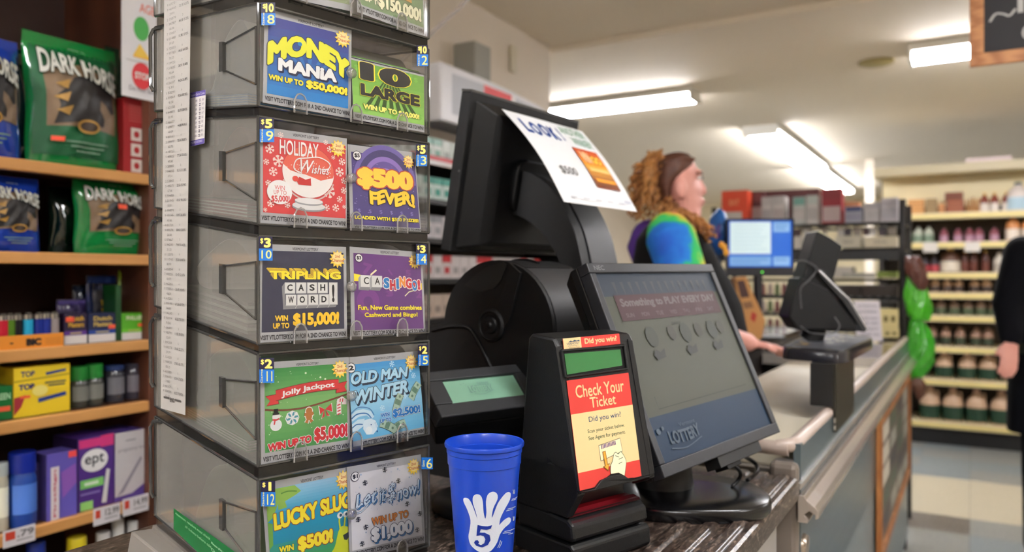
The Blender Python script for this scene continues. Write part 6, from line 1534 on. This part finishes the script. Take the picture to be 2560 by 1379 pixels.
MB().rbox(Fr((c_.x, c_.y, TZ), RT, FW, UP), -.09, .09, -.06, .06, .0005, .012, .02, m_rb).build('foot', rm)
# tray on a bracket beside the lane
tr_ = thing('counter_tray', 'black square tray on a steel bracket fixed to the lane side', 'tray', V((LX1, 1.75, LT)))
zt = CAMZ - .165
cn = [hz(*q, zt) for q in ((1945, 872), (2112, 884), (2190, 846), (2035, 828))]
dn = [q - UP * .022 for q in cn]
def roundq(c, r=.18, n=4):
    out = []
    for i in range(4):
        a, b_, d = c[i - 1], c[i], c[(i + 1) % 4]; p1, p2 = b_ + (a - b_) * r, b_ + (d - b_) * r
        for k in range(n + 1): t = k / n; out.append(p1 * (1 - t) ** 2 + b_ * 2 * t * (1 - t) + p2 * t * t)
    return out
MB().rings([roundq(dn), roundq([q - UP * .004 for q in cn]), [q + (sum(cn, V((0, 0, 0))) / 4 - q) * .02 + UP * .004 for q in roundq(cn)]], mat((34, 34, 40), .18)).build('tray_plate', tr_, smooth=40)
p = Print(.0004); p.rect(0, 0, 1, 1, pm((76, 78, 86))); 
for i in range(18): p.disc(random.uniform(.1, .9), random.uniform(.1, .9), random.uniform(.03, .09), pm(random.choice([(170, 140, 96), (110, 112, 118), (150, 146, 140), (60, 70, 76), (190, 166, 120)])), .7, 9)
p.text('THANK YOU', .2, .4, .8, .55, pm((200, 190, 170)), .0)
ctr = sum(cn, V((0, 0, 0))) / 4; i4 = [q + (ctr - q) * .12 + UP * .0042 for q in cn]; mb = MB(); p.put(mb, quadmap(i4[3], i4[2], i4[1], i4[0])); mb.build('printed_mat', tr_)
pa_, pb_ = hx(2082, 1000, LX1).y, hx(2128, 1000, LX1).y; pst = hx(2078, 1000, LX1 + .004)
MB().box(WORLD, LX1 + .0005, LX1 + .007, pa_, pb_, LT - .045, zt - .022, mat((44, 42, 36), .35, metal=.4)).build('bracket', tr_, bevel=.001)
MB().box(WORLD, LX1 - .046, LX1 + .0003, pa_ + .001, pb_ - .001, LT + .008, zt - .0225, mat((20, 20, 22), .4)).build('bracket_wing', tr_)
for dz in (-.035, -.05):
    Fb = Fr((LX1 + .007, pst.y + .02, LT + dz + .02), (0, 1, 0), (1, 0, 0), (0, 0, 1)); MB().lathe(Fb, [(.006, 0), (.006, .002), (.001, .003)], mat((190, 186, 180), .3, metal=.8), 12).build('bolt', tr_)
# card terminal leaning on its stand
ct_ = thing('card_terminal', 'black card payment terminal on a stand above the tray', 'card terminal', V((ctr.x, ctr.y, zt)))
F, W, H = facing(1950, 560, 2150, 835, 1.93)
def fq(pts): return [F.hit(*q) for q in pts]
m_t = mat((13, 13, 15), .5, spec=.3)
MB().prism(F, fq([(2035, 578), (2070, 596), (2098, 616), (2078, 690), (2058, 735), (1998, 700)]), -.055, .02, m_t).build('upper_display', ct_, bevel=.003)
MB().prism(F, fq([(2046, 575), (2104, 622), (2098, 626), (2038, 580)]), -.05, .012, mat((150, 146, 120), .4)).build('screen_edge', ct_)
MB().prism(F, fq([(1990, 692), (2062, 725), (2120, 800), (2130, 822), (1985, 822), (1962, 790)]), -.05, .03, m_t).build('body', ct_, bevel=.003)
MB().prism(F, fq([(2028, 676), (2044, 674), (2090, 722), (2112, 746), (2156, 818), (2146, 828), (2092, 748), (2074, 730)]), -.055, .034, mat((46, 47, 50), .25)).build('keypad_slab', ct_, bevel=.002)
mb = MB(); q = fq([(2034, 676), (2086, 728), (2108, 748), (2152, 820)]); mb.tube([F.w(*a, .036) for a in q], .0028, mat((200, 200, 204), .2, metal=.7), 6); mb.build('chrome_edge', ct_, smooth=40)
mb = MB(); mb.tube(smoothpath([tuple(F.w(*a, .03)) for a in fq([(1975, 655), (2000, 652), (2030, 672), (2010, 700), (1990, 722), (1992, 770)])], 5), .0022, mat((70, 70, 72), .4), 6); mb.tube(smoothpath([tuple(F.w(*a, .045)) for a in fq([(2068, 790), (2080, 812), (2062, 830), (2010, 828), (1985, 812)])], 5), .0018, mat((90, 90, 92), .4), 6); mb.build('cable', ct_, smooth=60)
c_ = F.w(W * .42, 0, -.02); MB().tube([V((c_.x, c_.y, zt + .005)), F.w(*F.hit(2050, 815), -.01)], [.03, .022], m_t, 12).build('stand', ct_, smooth=40)
# leaning brown paper bag printed in black and red
F, W, H = facing(1836, 690, 1915, 862, 2.80)
zb = TZ; bp = thing('paper_bag', 'brown printed paper bag leaning beside the cashier', 'bag', F.w(W * .7, 0))
po_ = fq([(1838, 694), (1866, 690), (1882, 730), (1914, 800), (1906, 842), (1890, 862), (1850, 862)])
def fqF(F, pts): return [F.hit(*q) for q in pts]
MB().prism(F, fqF(F, [(1838, 694), (1866, 690), (1882, 730), (1914, 800), (1906, 842), (1890, 862), (1850, 862)]), -.06, 0, mat((184, 132, 76), .7)).build('bag_body', bp, bevel=.004)
mb = MB(); mb.prism(F, fqF(F, [(1842, 702), (1860, 700), (1874, 742), (1852, 744)]), 0, .001, mat((70, 40, 34), .6)); mb.prism(F, fqF(F, [(1880, 778), (1892, 786), (1886, 806), (1876, 796)]), 0, .001, mat((170, 50, 36), .6)); mb.prism(F, fqF(F, [(1856, 756), (1878, 752), (1884, 768), (1862, 772)]), 0, .001, mat((130, 92, 60), .6)); mb.build('bag_print', bp)
# blue balloon-like bag behind the monitor
F, W, H = facing(1770, 520, 1826, 640, 3.05)
mb = MB(); mb.rings([oval(F, W * .5 + .004 * math.sin(k * 2), W * (.5 * math.sin(PI * k / 12) ** .7 + .03), H * (1 - k / 12) + .0, .04 * math.sin(PI * k / 12) + .01, 20) for k in range(13)], mat((36, 96, 168), .35))
mb.tube([F.w(W * .55, 0, 0), V((F.w(W * .55, 0, 0).x, F.w(W * .55, 0, 0).y, TZ))], .006, mat((40, 60, 90), .5), 6)
o = mb.build('blue_display', smooth=60); tag(o, 'blue oval display standing between the cashier and the lit monitor', 'display')
mb = MB(); F2 = F.at(0, 0, .052); o = MB().ball(F.w(W * .35, H * .5, .045), .012, .03, .004, mat((70, 50, 130), .4), 12, 8, F).build('purple_mark', o, smooth=60)

# ------------------------------------------------------------------ black wire rack behind the lane
RY = 4.28
m_wr = mat((20, 20, 22), .4)
def ry(px, py, Y=RY): return hy(px, py, Y)
xl = ry(1786, 600).x; xr = ry(2256, 600).x
wr_ = thing('wire_rack', 'black wire rack of bagged goods behind the far end of the lane', 'rack', ((xl + xr) / 2, RY + .2, 0))
zt4 = ry(2256, 498).z
for x in (xl, xr):
    for y in (RY, RY + .42): MB().tube([(x, y, 0), (x, y, zt4)], .016, m_wr, 10).build('post', wr_, smooth=40)
RS = [ry(2100, 562).z, ry(2100, 626).z, ry(2100, 700).z, ry(2100, 745).z, ry(2100, 790).z, ry(2100, 838).z, .6, .3]
for k, z in enumerate(RS):
    mb = MB(); mb.tube([(xl, RY, z), (xr, RY, z)], .008 if k != 1 else .012, m_wr, 6); mb.tube([(xl, RY + .42, z), (xr, RY + .42, z)], .007, m_wr, 6); mb.tube([(xl, RY, z), (xl, RY + .42, z)], .007, m_wr, 6); mb.tube([(xr, RY, z), (xr, RY + .42, z)], .007, m_wr, 6)
    for i in range(1, 20): x = xl + (xr - xl) * i / 20; mb.tube([(x, RY, z), (x, RY + .42, z)], .003, m_wr, 4)
    if k in (1,): mb.box(WORLD, xl, xr, RY - .01, RY - .004, z - .05, z, m_wr)
    mb.build('wire_shelf', wr_, smooth=40)
def rk(px0, px1, py0, shelf, col, label, name='grocery_box', cat='box', depth=.16, Y=RY + .03, art=None, bevel=.004, group=None, zb=None):
    a, b_ = ry(px0, 600, Y).x, ry(px1, 600, Y).x; z0 = (RS[shelf] + .013) if zb is None else zb; z1 = hy((px0 + px1) / 2, py0, Y).z
    mb = MB().box(WORLD, a, b_, Y, Y + depth, z0, z1, mat(col, .5))
    if art:
        art.step = .0006; art.put(mb, lambda u, v, h: V((a + (b_ - a) * u, Y - h, z1 + (z0 - z1) * v)), .0006)
    return tag(mb.build(name), label, cat, group)
p = Print(); p.rect(0, .60, .8, 1, pm((206, 198, 190))); p.text('EAT', .3, .25, .7, .42, pm((244, 150, 100)), .03)
rk(1804, 1868, 476, 0, (228, 76, 38), 'orange-red carton with a white foot at the left of the wire rack top', art=p)
def sack(px0, px1, py0, shelf, cols, label, Y=RY + .04, bands=((0, .3, 1), (.42, .85, 2)), name='paper_sack'):
    p = Print()
    for a, b_, i in bands: p.rect(.06, a + .02, .94, b_, pm(cols[min(i, len(cols) - 1)]))
    return rk(px0, px1, py0, shelf, cols[0], label, name, 'bag', .10, Y, p)
sack(1872, 1908, 478, 0, ((84, 30, 34), (110, 50, 50), (176, 164, 160)), 'maroon bag with pale print beside the orange-red carton', Y=RY + .14)
sack(1904, 1930, 492, 0, ((204, 198, 196), (190, 184, 184), (170, 164, 166)), 'white bag left of the pair on the rack top')
sack(1932, 1962, 490, 0, ((208, 202, 200), (190, 186, 186), (180, 170, 170)), 'white bag right of the pair on the rack top')
sack(1912, 2046, 474, 0, ((92, 36, 38), (96, 40, 42)), 'wide maroon box behind the white bags', Y=RY + .26, bands=((0, .2, 1),))
sack(1982, 2014, 492, 0, ((200, 204, 200), (120, 170, 160), (196, 190, 188)), 'white bag with a pale teal top on the rack')
sack(2016, 2046, 488, 0, ((204, 200, 198), (190, 200, 196), (180, 176, 176)), 'white bag leaning on the dark red sack')
sack(2054, 2104, 470, 0, ((150, 34, 46), (140, 30, 40), (190, 170, 170)), 'tall dark red bag under the ceiling lamp', bands=((0, .3, 1), (.50, .95, 2)))
sack(2108, 2148, 504, 0, ((190, 130, 90), (200, 150, 110)), 'low tan carton right of the dark red bag', Y=RY + .2, bands=((0, .3, 1),))
sack(2112, 2156, 516, 0, ((170, 172, 186), (60, 72, 120), (150, 150, 170)), 'white bag with navy spots on the rack top')
sack(2160, 2198, 506, 0, ((202, 198, 202), (180, 178, 186), (190, 188, 192)), 'white bag, second from the right post of the rack')
sack(2202, 2244, 494, 0, ((206, 202, 210), (196, 192, 202), (190, 188, 198)), 'tall white bag next to the right post of the rack')
for i, (a, b_, c) in enumerate(((1986, 2040, (206, 200, 190)), (2088, 2152, (200, 194, 176)), (2162, 2242, (214, 204, 180)))):
    p = Print(); p.text(('SALE', 'FRESH', 'LOCAL')[i], .3, .35, .7, .65, pm((120, 116, 104)), .0)
    rk(a, b_, 590, 1, c, ('cream label tray partly behind the card terminal', 'cream label tray in the middle of the second rack shelf', 'cream label tray next to the right rack post')[i], 'label_tray', 'tray', .3, RY + .005, p)
tz = ry(2100, 590, RY + .1).z
for i in range(12):
    px = 1992 + i * 21 + (i % 3) * 3
    if 2064 < px < 2086: continue
    a = ry(px, 600, RY + .06); c = [(70, 40, 40), (190, 186, 180), (60, 50, 60), (150, 140, 130)][i % 4]
    o = MB().box(WORLD, a.x - .018, a.x + .018, RY + .06, RY + .10, tz, ry(px, 572 - (i % 2) * 5, RY + .06).z, mat(c, .4)); tag(o.build('small_packet', bevel=.003), 'small %s packet standing in the label trays of the wire rack' % ['dark red', 'pale', 'dark grey', 'tan'][i % 4], 'packet', 'small packets in the %s colour' % ['dark red', 'pale', 'dark grey', 'tan'][i % 4])
rk(2076, 2130, 667, 2, (206, 200, 190), 'flat white packet stack on the third rack shelf'); rk(2104, 2188, 682, 2, (170, 168, 160), 'flat grey carton in the third rack shelf', Y=RY + .01, depth=.012); rk(2192, 2242, 678, 2, (140, 158, 70), 'flat green carton by the right post of the rack')
for i in range(9):
    a = ry(1838 + i * 16, 700); 
for r_, (sy, hh) in enumerate(((3, 26), (4, 28), (5, 30))):
    for i in range(8):
        px = 1838 + i * 17.5
        a = ry(px, 700, RY + .05); r = .014; o = MB().lathe(Fr((a.x, RY + .05, RS[sy] + .0095), (1, 0, 0), (0, 0, 1), (0, 1, 0)), [(.001, 0), (r, .001), (r, .045), (r * .8, .052), (r * .8, .064), (.001, .065)], mat([(126, 70, 60), (170, 150, 140), (96, 110, 60), (120, 60, 56)][(i + r_) % 4], .3), 10)
        tag(o.build('small_jar', smooth=40), 'small %s jar in the rows seen below the lit monitor' % ['red-brown', 'pale', 'olive', 'brick red'][(i + r_) % 4], 'jar', '%s jars below the lit monitor' % ['red-brown', 'pale', 'olive', 'brick red'][(i + r_) % 4])
for sy, c in ((3, (44, 32, 26)), (4, (40, 34, 30)), (5, (36, 30, 28))):
    for i, (a, b_) in enumerate(((1985, 2060), (2066, 2150), (2156, 2244))):
        rk(a, b_, (712, 754, 800)[sy - 3], sy, tuple(k + 14 * i for k in c), 'dark %s carton %s of rack shelf %s' % (['brown', 'umber', 'grey-brown'][i], ['left', 'middle', 'right'][i], ['four', 'five', 'six'][sy - 3]), Y=RY + .04)
# notice and cream boxes on the lane end
a = hz(2172, 858, LT + .001); F = Fr(P(2143, 690, 3.35), RT, UP); F.o.z = LT + .007; Wn = 64 * 3.35 / FPX; Hn = (858 - 756) * 3.35 / FPX
F = Fr(F.o, RT, (UP * .985 + FW * .17), -FW); p = Print(.0005)
for i, v in enumerate((.1, .24, .4, .52, .66, .8)): p.text(('ATTENTION', 'SHOPPERS', 'PLEASE HAVE', 'YOUR CARD', 'READY', 'THANK YOU')[i], .12, v, .88, v + .07, pm((110, 110, 130)), .01)
mb = MB().box(F, 0, Wn, 0, Hn, -.002, 0, mat((214, 208, 216), .5)); p.put(mb, framemap(F, 0, Wn, 0, Hn, .0003)); tag(mb.build('counter_notice'), 'white printed notice standing on the lane behind the tray', 'notice')
for k, (a, b_, t, s_) in enumerate(((2205, 2248, 822, 0), (2200, 2246, 772, 1))):
    q0, q1 = P(a, 700, 3.62), P(b_, 700, 3.62); z0 = LT + .0005 if k == 0 else hz_; z1 = P(2225, t, 3.62).z if k == 0 else P(2225, t, 3.62).z
    if k == 0: hz_ = z1 + .0008
    Fb = Fr(V((q0.x, q0.y, z0)), RT, UP, -FW); w_ = (q1 - q0).length; mb = MB().box(Fb, 0, w_, 0, z1 - z0, -.10, 0, mat((222, 208, 150), .5))
    for u in (.2, .6): mb.box(Fb, w_ * u, w_ * (u + .22), (z1 - z0) * .35, (z1 - z0) * .65, 0, .0015, mat((120, 104, 60), .5))
    tag(mb.build('cream_box'), ('cream carton with two brown marks standing on the lane end', 'upper cream carton stacked on the other cream carton')[k], 'box', None)
# green bags hanging off a bag stand at the lane end
def crumple(name, px, pys, z, ws, col, label, seed, parent=None, off=0):
    rnd = random.Random(seed); mb = MB(); rs = []; n = 36; ph = [rnd.uniform(0, 6) for _ in range(8)]
    for k, (x_, py, w_) in enumerate(smoothpath(list(zip(px, pys, ws)), 5)):
        c = P(x_, py, z); r = max(w_, 4) * z / FPX / 2; rs.append([])
        for t in [2 * PI * j / n for j in range(n)]:
            q = 1 + .13 * math.sin(3 * t + ph[0] + k * .35) + .10 * abs(math.sin(4 * t + ph[1] - k * .5)) + .09 * math.sin(9 * t + ph[2] + k * .9)
            rs[-1].append(c + RT * (r * q * math.cos(t)) + FW * (r * .6 * q * math.sin(t)) + UP * (.006 * math.sin(5 * t + ph[3] + k)))
    mb.rings(rs, mat(col, .3, coat=.3)); o = mb.build(name, parent, smooth=70)
    s_ = o.modifiers.new('sub', 'SUBSURF'); s_.levels = 1; s_.render_levels = 2
    if label: tag(o, label, 'bag')
    return o
gb = thing('bag_stand', 'black post bag stand at the far end of the lane holding plastic bags', 'stand', P(2262, 690, 3.72) * 1.0)
gb.location.z = 0; gb['_oz'] = 0.0
a = P(2258, 690, 3.72); MB().tube([(a.x, a.y, 0), (a.x, a.y, P(2258, 636, 3.72).z)], .015, m_wr, 10).tube([tuple(P(2258, 645, 3.72)), tuple(P(2300, 645, 3.66)), tuple(P(2312, 668, 3.70))], .006, m_wr, 6).build('stand_post', gb, smooth=40)
crumple('plastic_bag', [2278, 2285, 2292, 2298, 2300], [668, 690, 730, 770, 800], 3.70, [22, 34, 52, 60, 40], (78, 188, 40), 'bright green plastic bag hanging at the lane end, upper one', 4)
crumple('plastic_bag', [2290, 2296, 2304, 2300, 2292, 2288], [800, 830, 870, 905, 930, 950], 3.70, [30, 50, 62, 62, 40, 14], (60, 170, 36), 'green plastic bag hanging at the lane end, lower one', 8)
crumple('product_bag', [2278, 2288, 2300, 2306], [640, 668, 700, 724], 3.66, [30, 44, 40, 16], (96, 52, 44), 'maroon packet hanging above the green bags', 11)
crumple('product_bag', [2290, 2296, 2300, 2298], [944, 960, 980, 996], 3.66, [16, 32, 28, 10], (92, 52, 34), 'brown packet hanging below the green bags', 12)

# ------------------------------------------------------------------ syrup shelves at the far wall
SY = 6.85; sxl = hy(2196, 600, SY).x; sxr = 2.2
su = thing('shelf_unit', 'cream metal shelf unit of syrup jugs and jars with a black kick plate', 'shelf unit', ((sxl + sxr) / 2, SY + .3, 0))
m_sh = mat((222, 208, 166), .45)
MB().box(WORLD, sxl - .02, sxr, SY + .42, SY + .46, 0, 2.16, mat((64, 54, 44), .6)).build('back_panel', su)
MB().box(WORLD, sxl - .04, sxr, SY + .06, SY + .46, 2.10, 2.17, mat((196, 184, 152), .5)).build('cornice', su)
MB().box(WORLD, sxl, sxr, SY + .32, SY + .42, 1.86, 2.10, mat((226, 212, 172), .6)).build('header_panel', su)
MB().box(WORLD, sxl + .02, sxr, SY + .03, SY + .42, 0, .12, mat((10, 10, 14), .5)).build('kick_plate', su)
SS = [hy(2420, y_, SY).z for y_ in (530, 604, 681, 732, 790, 868, 952, 1060)]
for z in SS:
    s = MB().box(WORLD, sxl + .02, sxr, SY, SY + .42, z - .03, z, m_sh).build('shelf', su)
    MB().box(WORLD, sxl + .02, sxr, SY - .006, SY, z - .045, z + .002, mat((222, 206, 168), .4)).box(WORLD, sxl + .02, sxr, SY - .008, SY - .006, z - .038, z - .012, mat((224, 206, 132), .4)).build('price_rail', s)
MB().box(WORLD, sxl + .0, sxl + .03, SY + .02, SY + .42, .1, 1.86, mat((40, 36, 34), .5)).build('end_panel', su)
def jug_proto(x, z0, h, body, lab, cap, big=True, name='syrup_jug', label='', group=None, cat='jug', rmax=9):
    o = thing(name, label, cat, (x, SY + .11, z0 + .001), group); F = Fr((x, SY + .11, z0 + .001), (1, 0, 0), (0, 0, 1), (0, 1, 0)); r = min(h * (.30 if big else .36), rmax)
    mb = MB(); mb.lathe(F, [(.001, 0), (r * .95, 0), (r, h * .03), (r, h * .52), (r * .85, h * .70), (r * .38, h * .84), (r * .30, h * .90)], mat(body, .4), 20)
    if big: mb.tube([F.w(r * .25, h * .86, 0), F.w(r * .75, h * .86, 0), F.w(r * .80, h * .70, 0)], r * .12, mat(body, .4), 8)
    mb.build('jug_body', o, smooth=40)
    MB().lathe(F, [(r * .34, h * .90), (r * .34, h * .99), (.001, h)], mat(cap, .4), 14).build('cap', o, smooth=40)
    MB().lathe(F, [(r * 1.01, h * .05), (r * 1.012, h * .46)], mat(lab, .5), 20, cap=False).build('printed_band', o, smooth=40); return o
def jugrow(zi, pxs, h, body, lab, cap, big, label, group, name='syrup_jug', cat='jug'):
    o = None; xs_ = [hy(q_, 700, SY + .11).x for q_ in pxs]; rm_ = min([.47 * (b_ - a_) for a_, b_ in zip(xs_, xs_[1:])] or [9])
    for px in pxs:
        x = hy(px, 700, SY + .11).x
        if o is None: o = jug_proto(x, SS[zi], h, body, lab, cap, big, name, label, group, cat, rm_)
        else: dup(o, (x - o.location.x, 0, 0))
CR = (196, 164, 136); DG = (26, 58, 40)
jugrow(7, (2250, 2325, 2382, 2441, 2503, 2566, 2628), .255, CR, DG, (190, 150, 124), True, 'large cream jug with a dark green band on the lowest far shelf', 'large jugs on the lowest far shelf')
jugrow(6, (2300, 2360, 2418, 2470, 2524, 2580), .205, CR, DG, (190, 150, 124), True, 'cream jug with a dark green band on the second lowest far shelf', 'jugs on the second lowest far shelf')
jugrow(5, (2330, 2364, 2400, 2440, 2470), .15, (150, 116, 96), (50, 60, 44), (120, 90, 76), True, 'tan-brown jug in the dim third shelf from the floor', 'jugs on the third far shelf from the floor')
jugrow(4, (2322, 2352, 2386, 2420, 2452, 2484), .125, (140, 116, 100), (70, 84, 60), (110, 90, 80), False, 'small brown-grey jar on the far shelf level with the dark sleeve', 'small jars on the fourth far shelf from the floor', 'syrup_jar', 'jar')
jugrow(3, (2310, 2338, 2368, 2396, 2436, 2466), .11, (206, 170, 140), (60, 48, 44), (150, 120, 100), False, 'small jar with a pale shoulder and dark band on the far shelves', 'pale-shouldered jars on the far shelves', 'syrup_jar', 'jar')
jugrow(2, (2312, 2336), .13, (40, 30, 40), (170, 60, 70), (30, 26, 34), False, 'small dark jar with a red band left of the pale diamond bottle', 'dark red-banded jars on the far shelf', 'syrup_jar', 'jar')
jugrow(2, (2376,), .19, (80, 50, 34), (216, 206, 190), (206, 170, 90), False, 'dark bottle with a pale diamond label and gold neck on the far shelf', None, 'syrup_bottle', 'bottle')
jugrow(2, (2412, 2434, 2464), .17, (74, 34, 22), (96, 44, 30), (190, 150, 60), False, 'dark amber bottle with a gold top on the far shelf', 'amber gold-topped bottles on the far shelf', 'syrup_bottle', 'bottle')
jugrow(2, (2498, 2530), .15, (206, 198, 186), (170, 160, 150), (200, 190, 180), False, 'white tub at the right of the far amber bottles', 'white tubs beside the amber bottles', 'syrup_tub', 'tub')
jugrow(1, (2270, 2296, 2322), .135, (180, 184, 168), (120, 140, 120), (70, 70, 66), False, 'pale green-white jar at the left of the second far shelf', 'pale jars at the left of the second far shelf', 'syrup_jar', 'jar')
jugrow(1, (2360, 2395, 2424, 2448, 2486), .115, (128, 66, 78), (170, 130, 150), (60, 40, 40), False, 'round maroon jar with a pinkish band on the second far shelf', 'maroon jars on the second far shelf', 'syrup_jar', 'jar')
jugrow(1, (2532, 2572), .20, (196, 130, 76), (222, 210, 196), (226, 218, 200), False, 'wide jar with a large white label and amber foot on the far shelf', 'wide white-labelled jars on the second far shelf', 'syrup_jar', 'jar')
jugrow(0, (2461, 2486, 2516), .15, (120, 44, 22), (216, 206, 196), (226, 180, 60), False, 'amber jar with a yellow lid and white label on the top far shelf', 'amber yellow-lidded jars on the top far shelf', 'honey_jar', 'jar')
jugrow(0, (2546,), .22, (206, 196, 190), (170, 196, 210), (24, 44, 36), False, 'pale bottle with a dark green cap at the right of the top far shelf', None, 'syrup_bottle', 'bottle')
def fbox(px0, px1, py0, zi, col, label, name='wooden_crate', dz=0, art=None):
    a, b_ = hy(px0, 600, SY + .06).x, hy(px1, 600, SY + .06).x; z0 = SS[zi] + .0015 + dz; z1 = hy((px0 + px1) / 2, py0, SY + .06).z
    mb = MB().box(WORLD, a, b_, SY + .06, SY + .2, z0, z1, mat(col, .6)); 
    for k in range(1, 4): mb.box(WORLD, a - .001, b_ + .001, SY + .058, SY + .06, z0 + (z1 - z0) * k / 4 - .004, z0 + (z1 - z0) * k / 4, mat(tuple(int(c * .7) for c in col), .6))
    return tag(mb.build(name), label, 'box')
fbox(2270, 2310, 498, 0, (206, 150, 90), 'slatted light wooden box at the left of the top far shelf'); fbox(2314, 2342, 496, 0, (150, 124, 84), 'olive-brown box second from the left on the top far shelf')
fbox(2346, 2362, 508, 0, (196, 136, 84), 'small orange-brown block on the top far shelf', 'small_block'); fbox(2366, 2410, 500, 0, (150, 84, 54), 'red-brown carton in the middle of the top far shelf', 'far_carton'); fbox(2362, 2408, 480, 0, (120, 60, 36), 'dark carton stacked on the red-brown carton', 'far_carton', dz=SS[0] * 0 + (hy(2386, 500, SY + .06).z - SS[0]) + .0005)
for i in range(5):
    q = hy(2418 + i * 7, 500, SY + .1); o = MB().tube([(q.x, SY + .1, SS[0] + .001), (q.x + .003 * (i % 3 - 1), SY + .1, SS[0] + .10 + .012 * (i % 3))], [.009, .006], mat((176, 130, 80), .6), 8); tag(o.build('wooden_spindle', smooth=40), 'slim tan spindle in the bundle beside the yellow-lidded jars', 'spindle', 'slim tan spindles on the top far shelf')
a, b_ = hy(2414, 400, SY + .1).x, hy(2530, 400, SY + .1).x
tag(MB().box(WORLD, a, b_, SY + .1, SY + .35, 2.1705, 2.205, mat((226, 206, 206), .5)).build('white_carton', bevel=.008), 'flat white carton lying on top of the far shelf unit', 'box')
for i, (px, zi) in enumerate(((2326, 1), (2431, 1))):
    q = hy(px, 612, SY - .01); tag(MB().box(WORLD, q.x - .05, q.x + .05, SY - .012, SY - .0085, SS[zi] - .075, SS[zi] + .0, mat((214, 208, 200), .5)).build('shelf_tag'), ('white price card hanging under the pale jars', 'white price card hanging under the maroon jars')[i], 'price card', 'white price cards on the far shelves')

# ------------------------------------------------------------------ hanging chalkboard
KY = 2.95
a = hy(2424, 167, KY); W, H = .62, .46
Fk = Fr((a.x, KY, a.z), (1, 0, 0), (0, 0, 1), (0, -1, 0))
cb_ = thing('chalkboard_sign', 'wood-framed chalkboard hanging from the ceiling in the upper right corner', 'chalkboard', (a.x + W / 2, KY, a.z + H))
m_fr = nodemat('pine_frame', 'wave', [(170, 108, 62), (202, 142, 90)], (4, 30, 30), .45); b = .040
MB().box(Fk, 0, W, 0, b, -.02, 0, m_fr).box(Fk, 0, W, H - b, H, -.02, 0, m_fr).box(Fk, 0, b, b, H - b, -.02, 0, m_fr).box(Fk, W - b, W, b, H - b, -.02, 0, m_fr).build('frame', cb_, bevel=.002)
p = Print(.0006); p.rect(0, 0, 1, 1, mat((56, 56, 60), .8)); CHK = mat((196, 196, 196), .9)
p.text('10%', .17, .47, .60, .70, CHK, .0); p.text('OFF TODAY', .19, .80, .9, .94, CHK, .0); p.line(smoothpath([(.03, .74), (.06, .68), (.10, .69), (.13, .71), (.16, .66)]), .014, CHK); p.text('SPECIAL', .05, .30, .8, .43, mat((196, 90, 100), .9), .0)
mb = MB().box(Fk, b, W - b, b, H - b, -.012, -.008, mat((56, 56, 60), .8)); p.put(mb, framemap(Fk, b, W - b, b, H - b, -.007)); mb.build('board', cb_)
for x in (.12, W - .12):
    q = Fk.w(x, H, -.01); MB().tube([q, V((q.x, q.y, CEIL))], .0025, mat((150, 150, 150), .3, metal=.8), 6).build('chain', cb_, smooth=40)
# smoke detector-like disc on the ceiling
q = hz(2190, 160, CEIL - .05); tag(MB().lathe(Fr((q.x, q.y, CEIL - .035), (1, 0, 0), (0, 0, -1), (0, 1, 0)), [(.10, 0), (.10, .012), (.07, .022), (.001, .024)], mat((170, 154, 100), .6), 24).build('ceiling_disc', smooth=40), 'flat olive disc on the ceiling left of the chalkboard lamp', 'ceiling fitting')
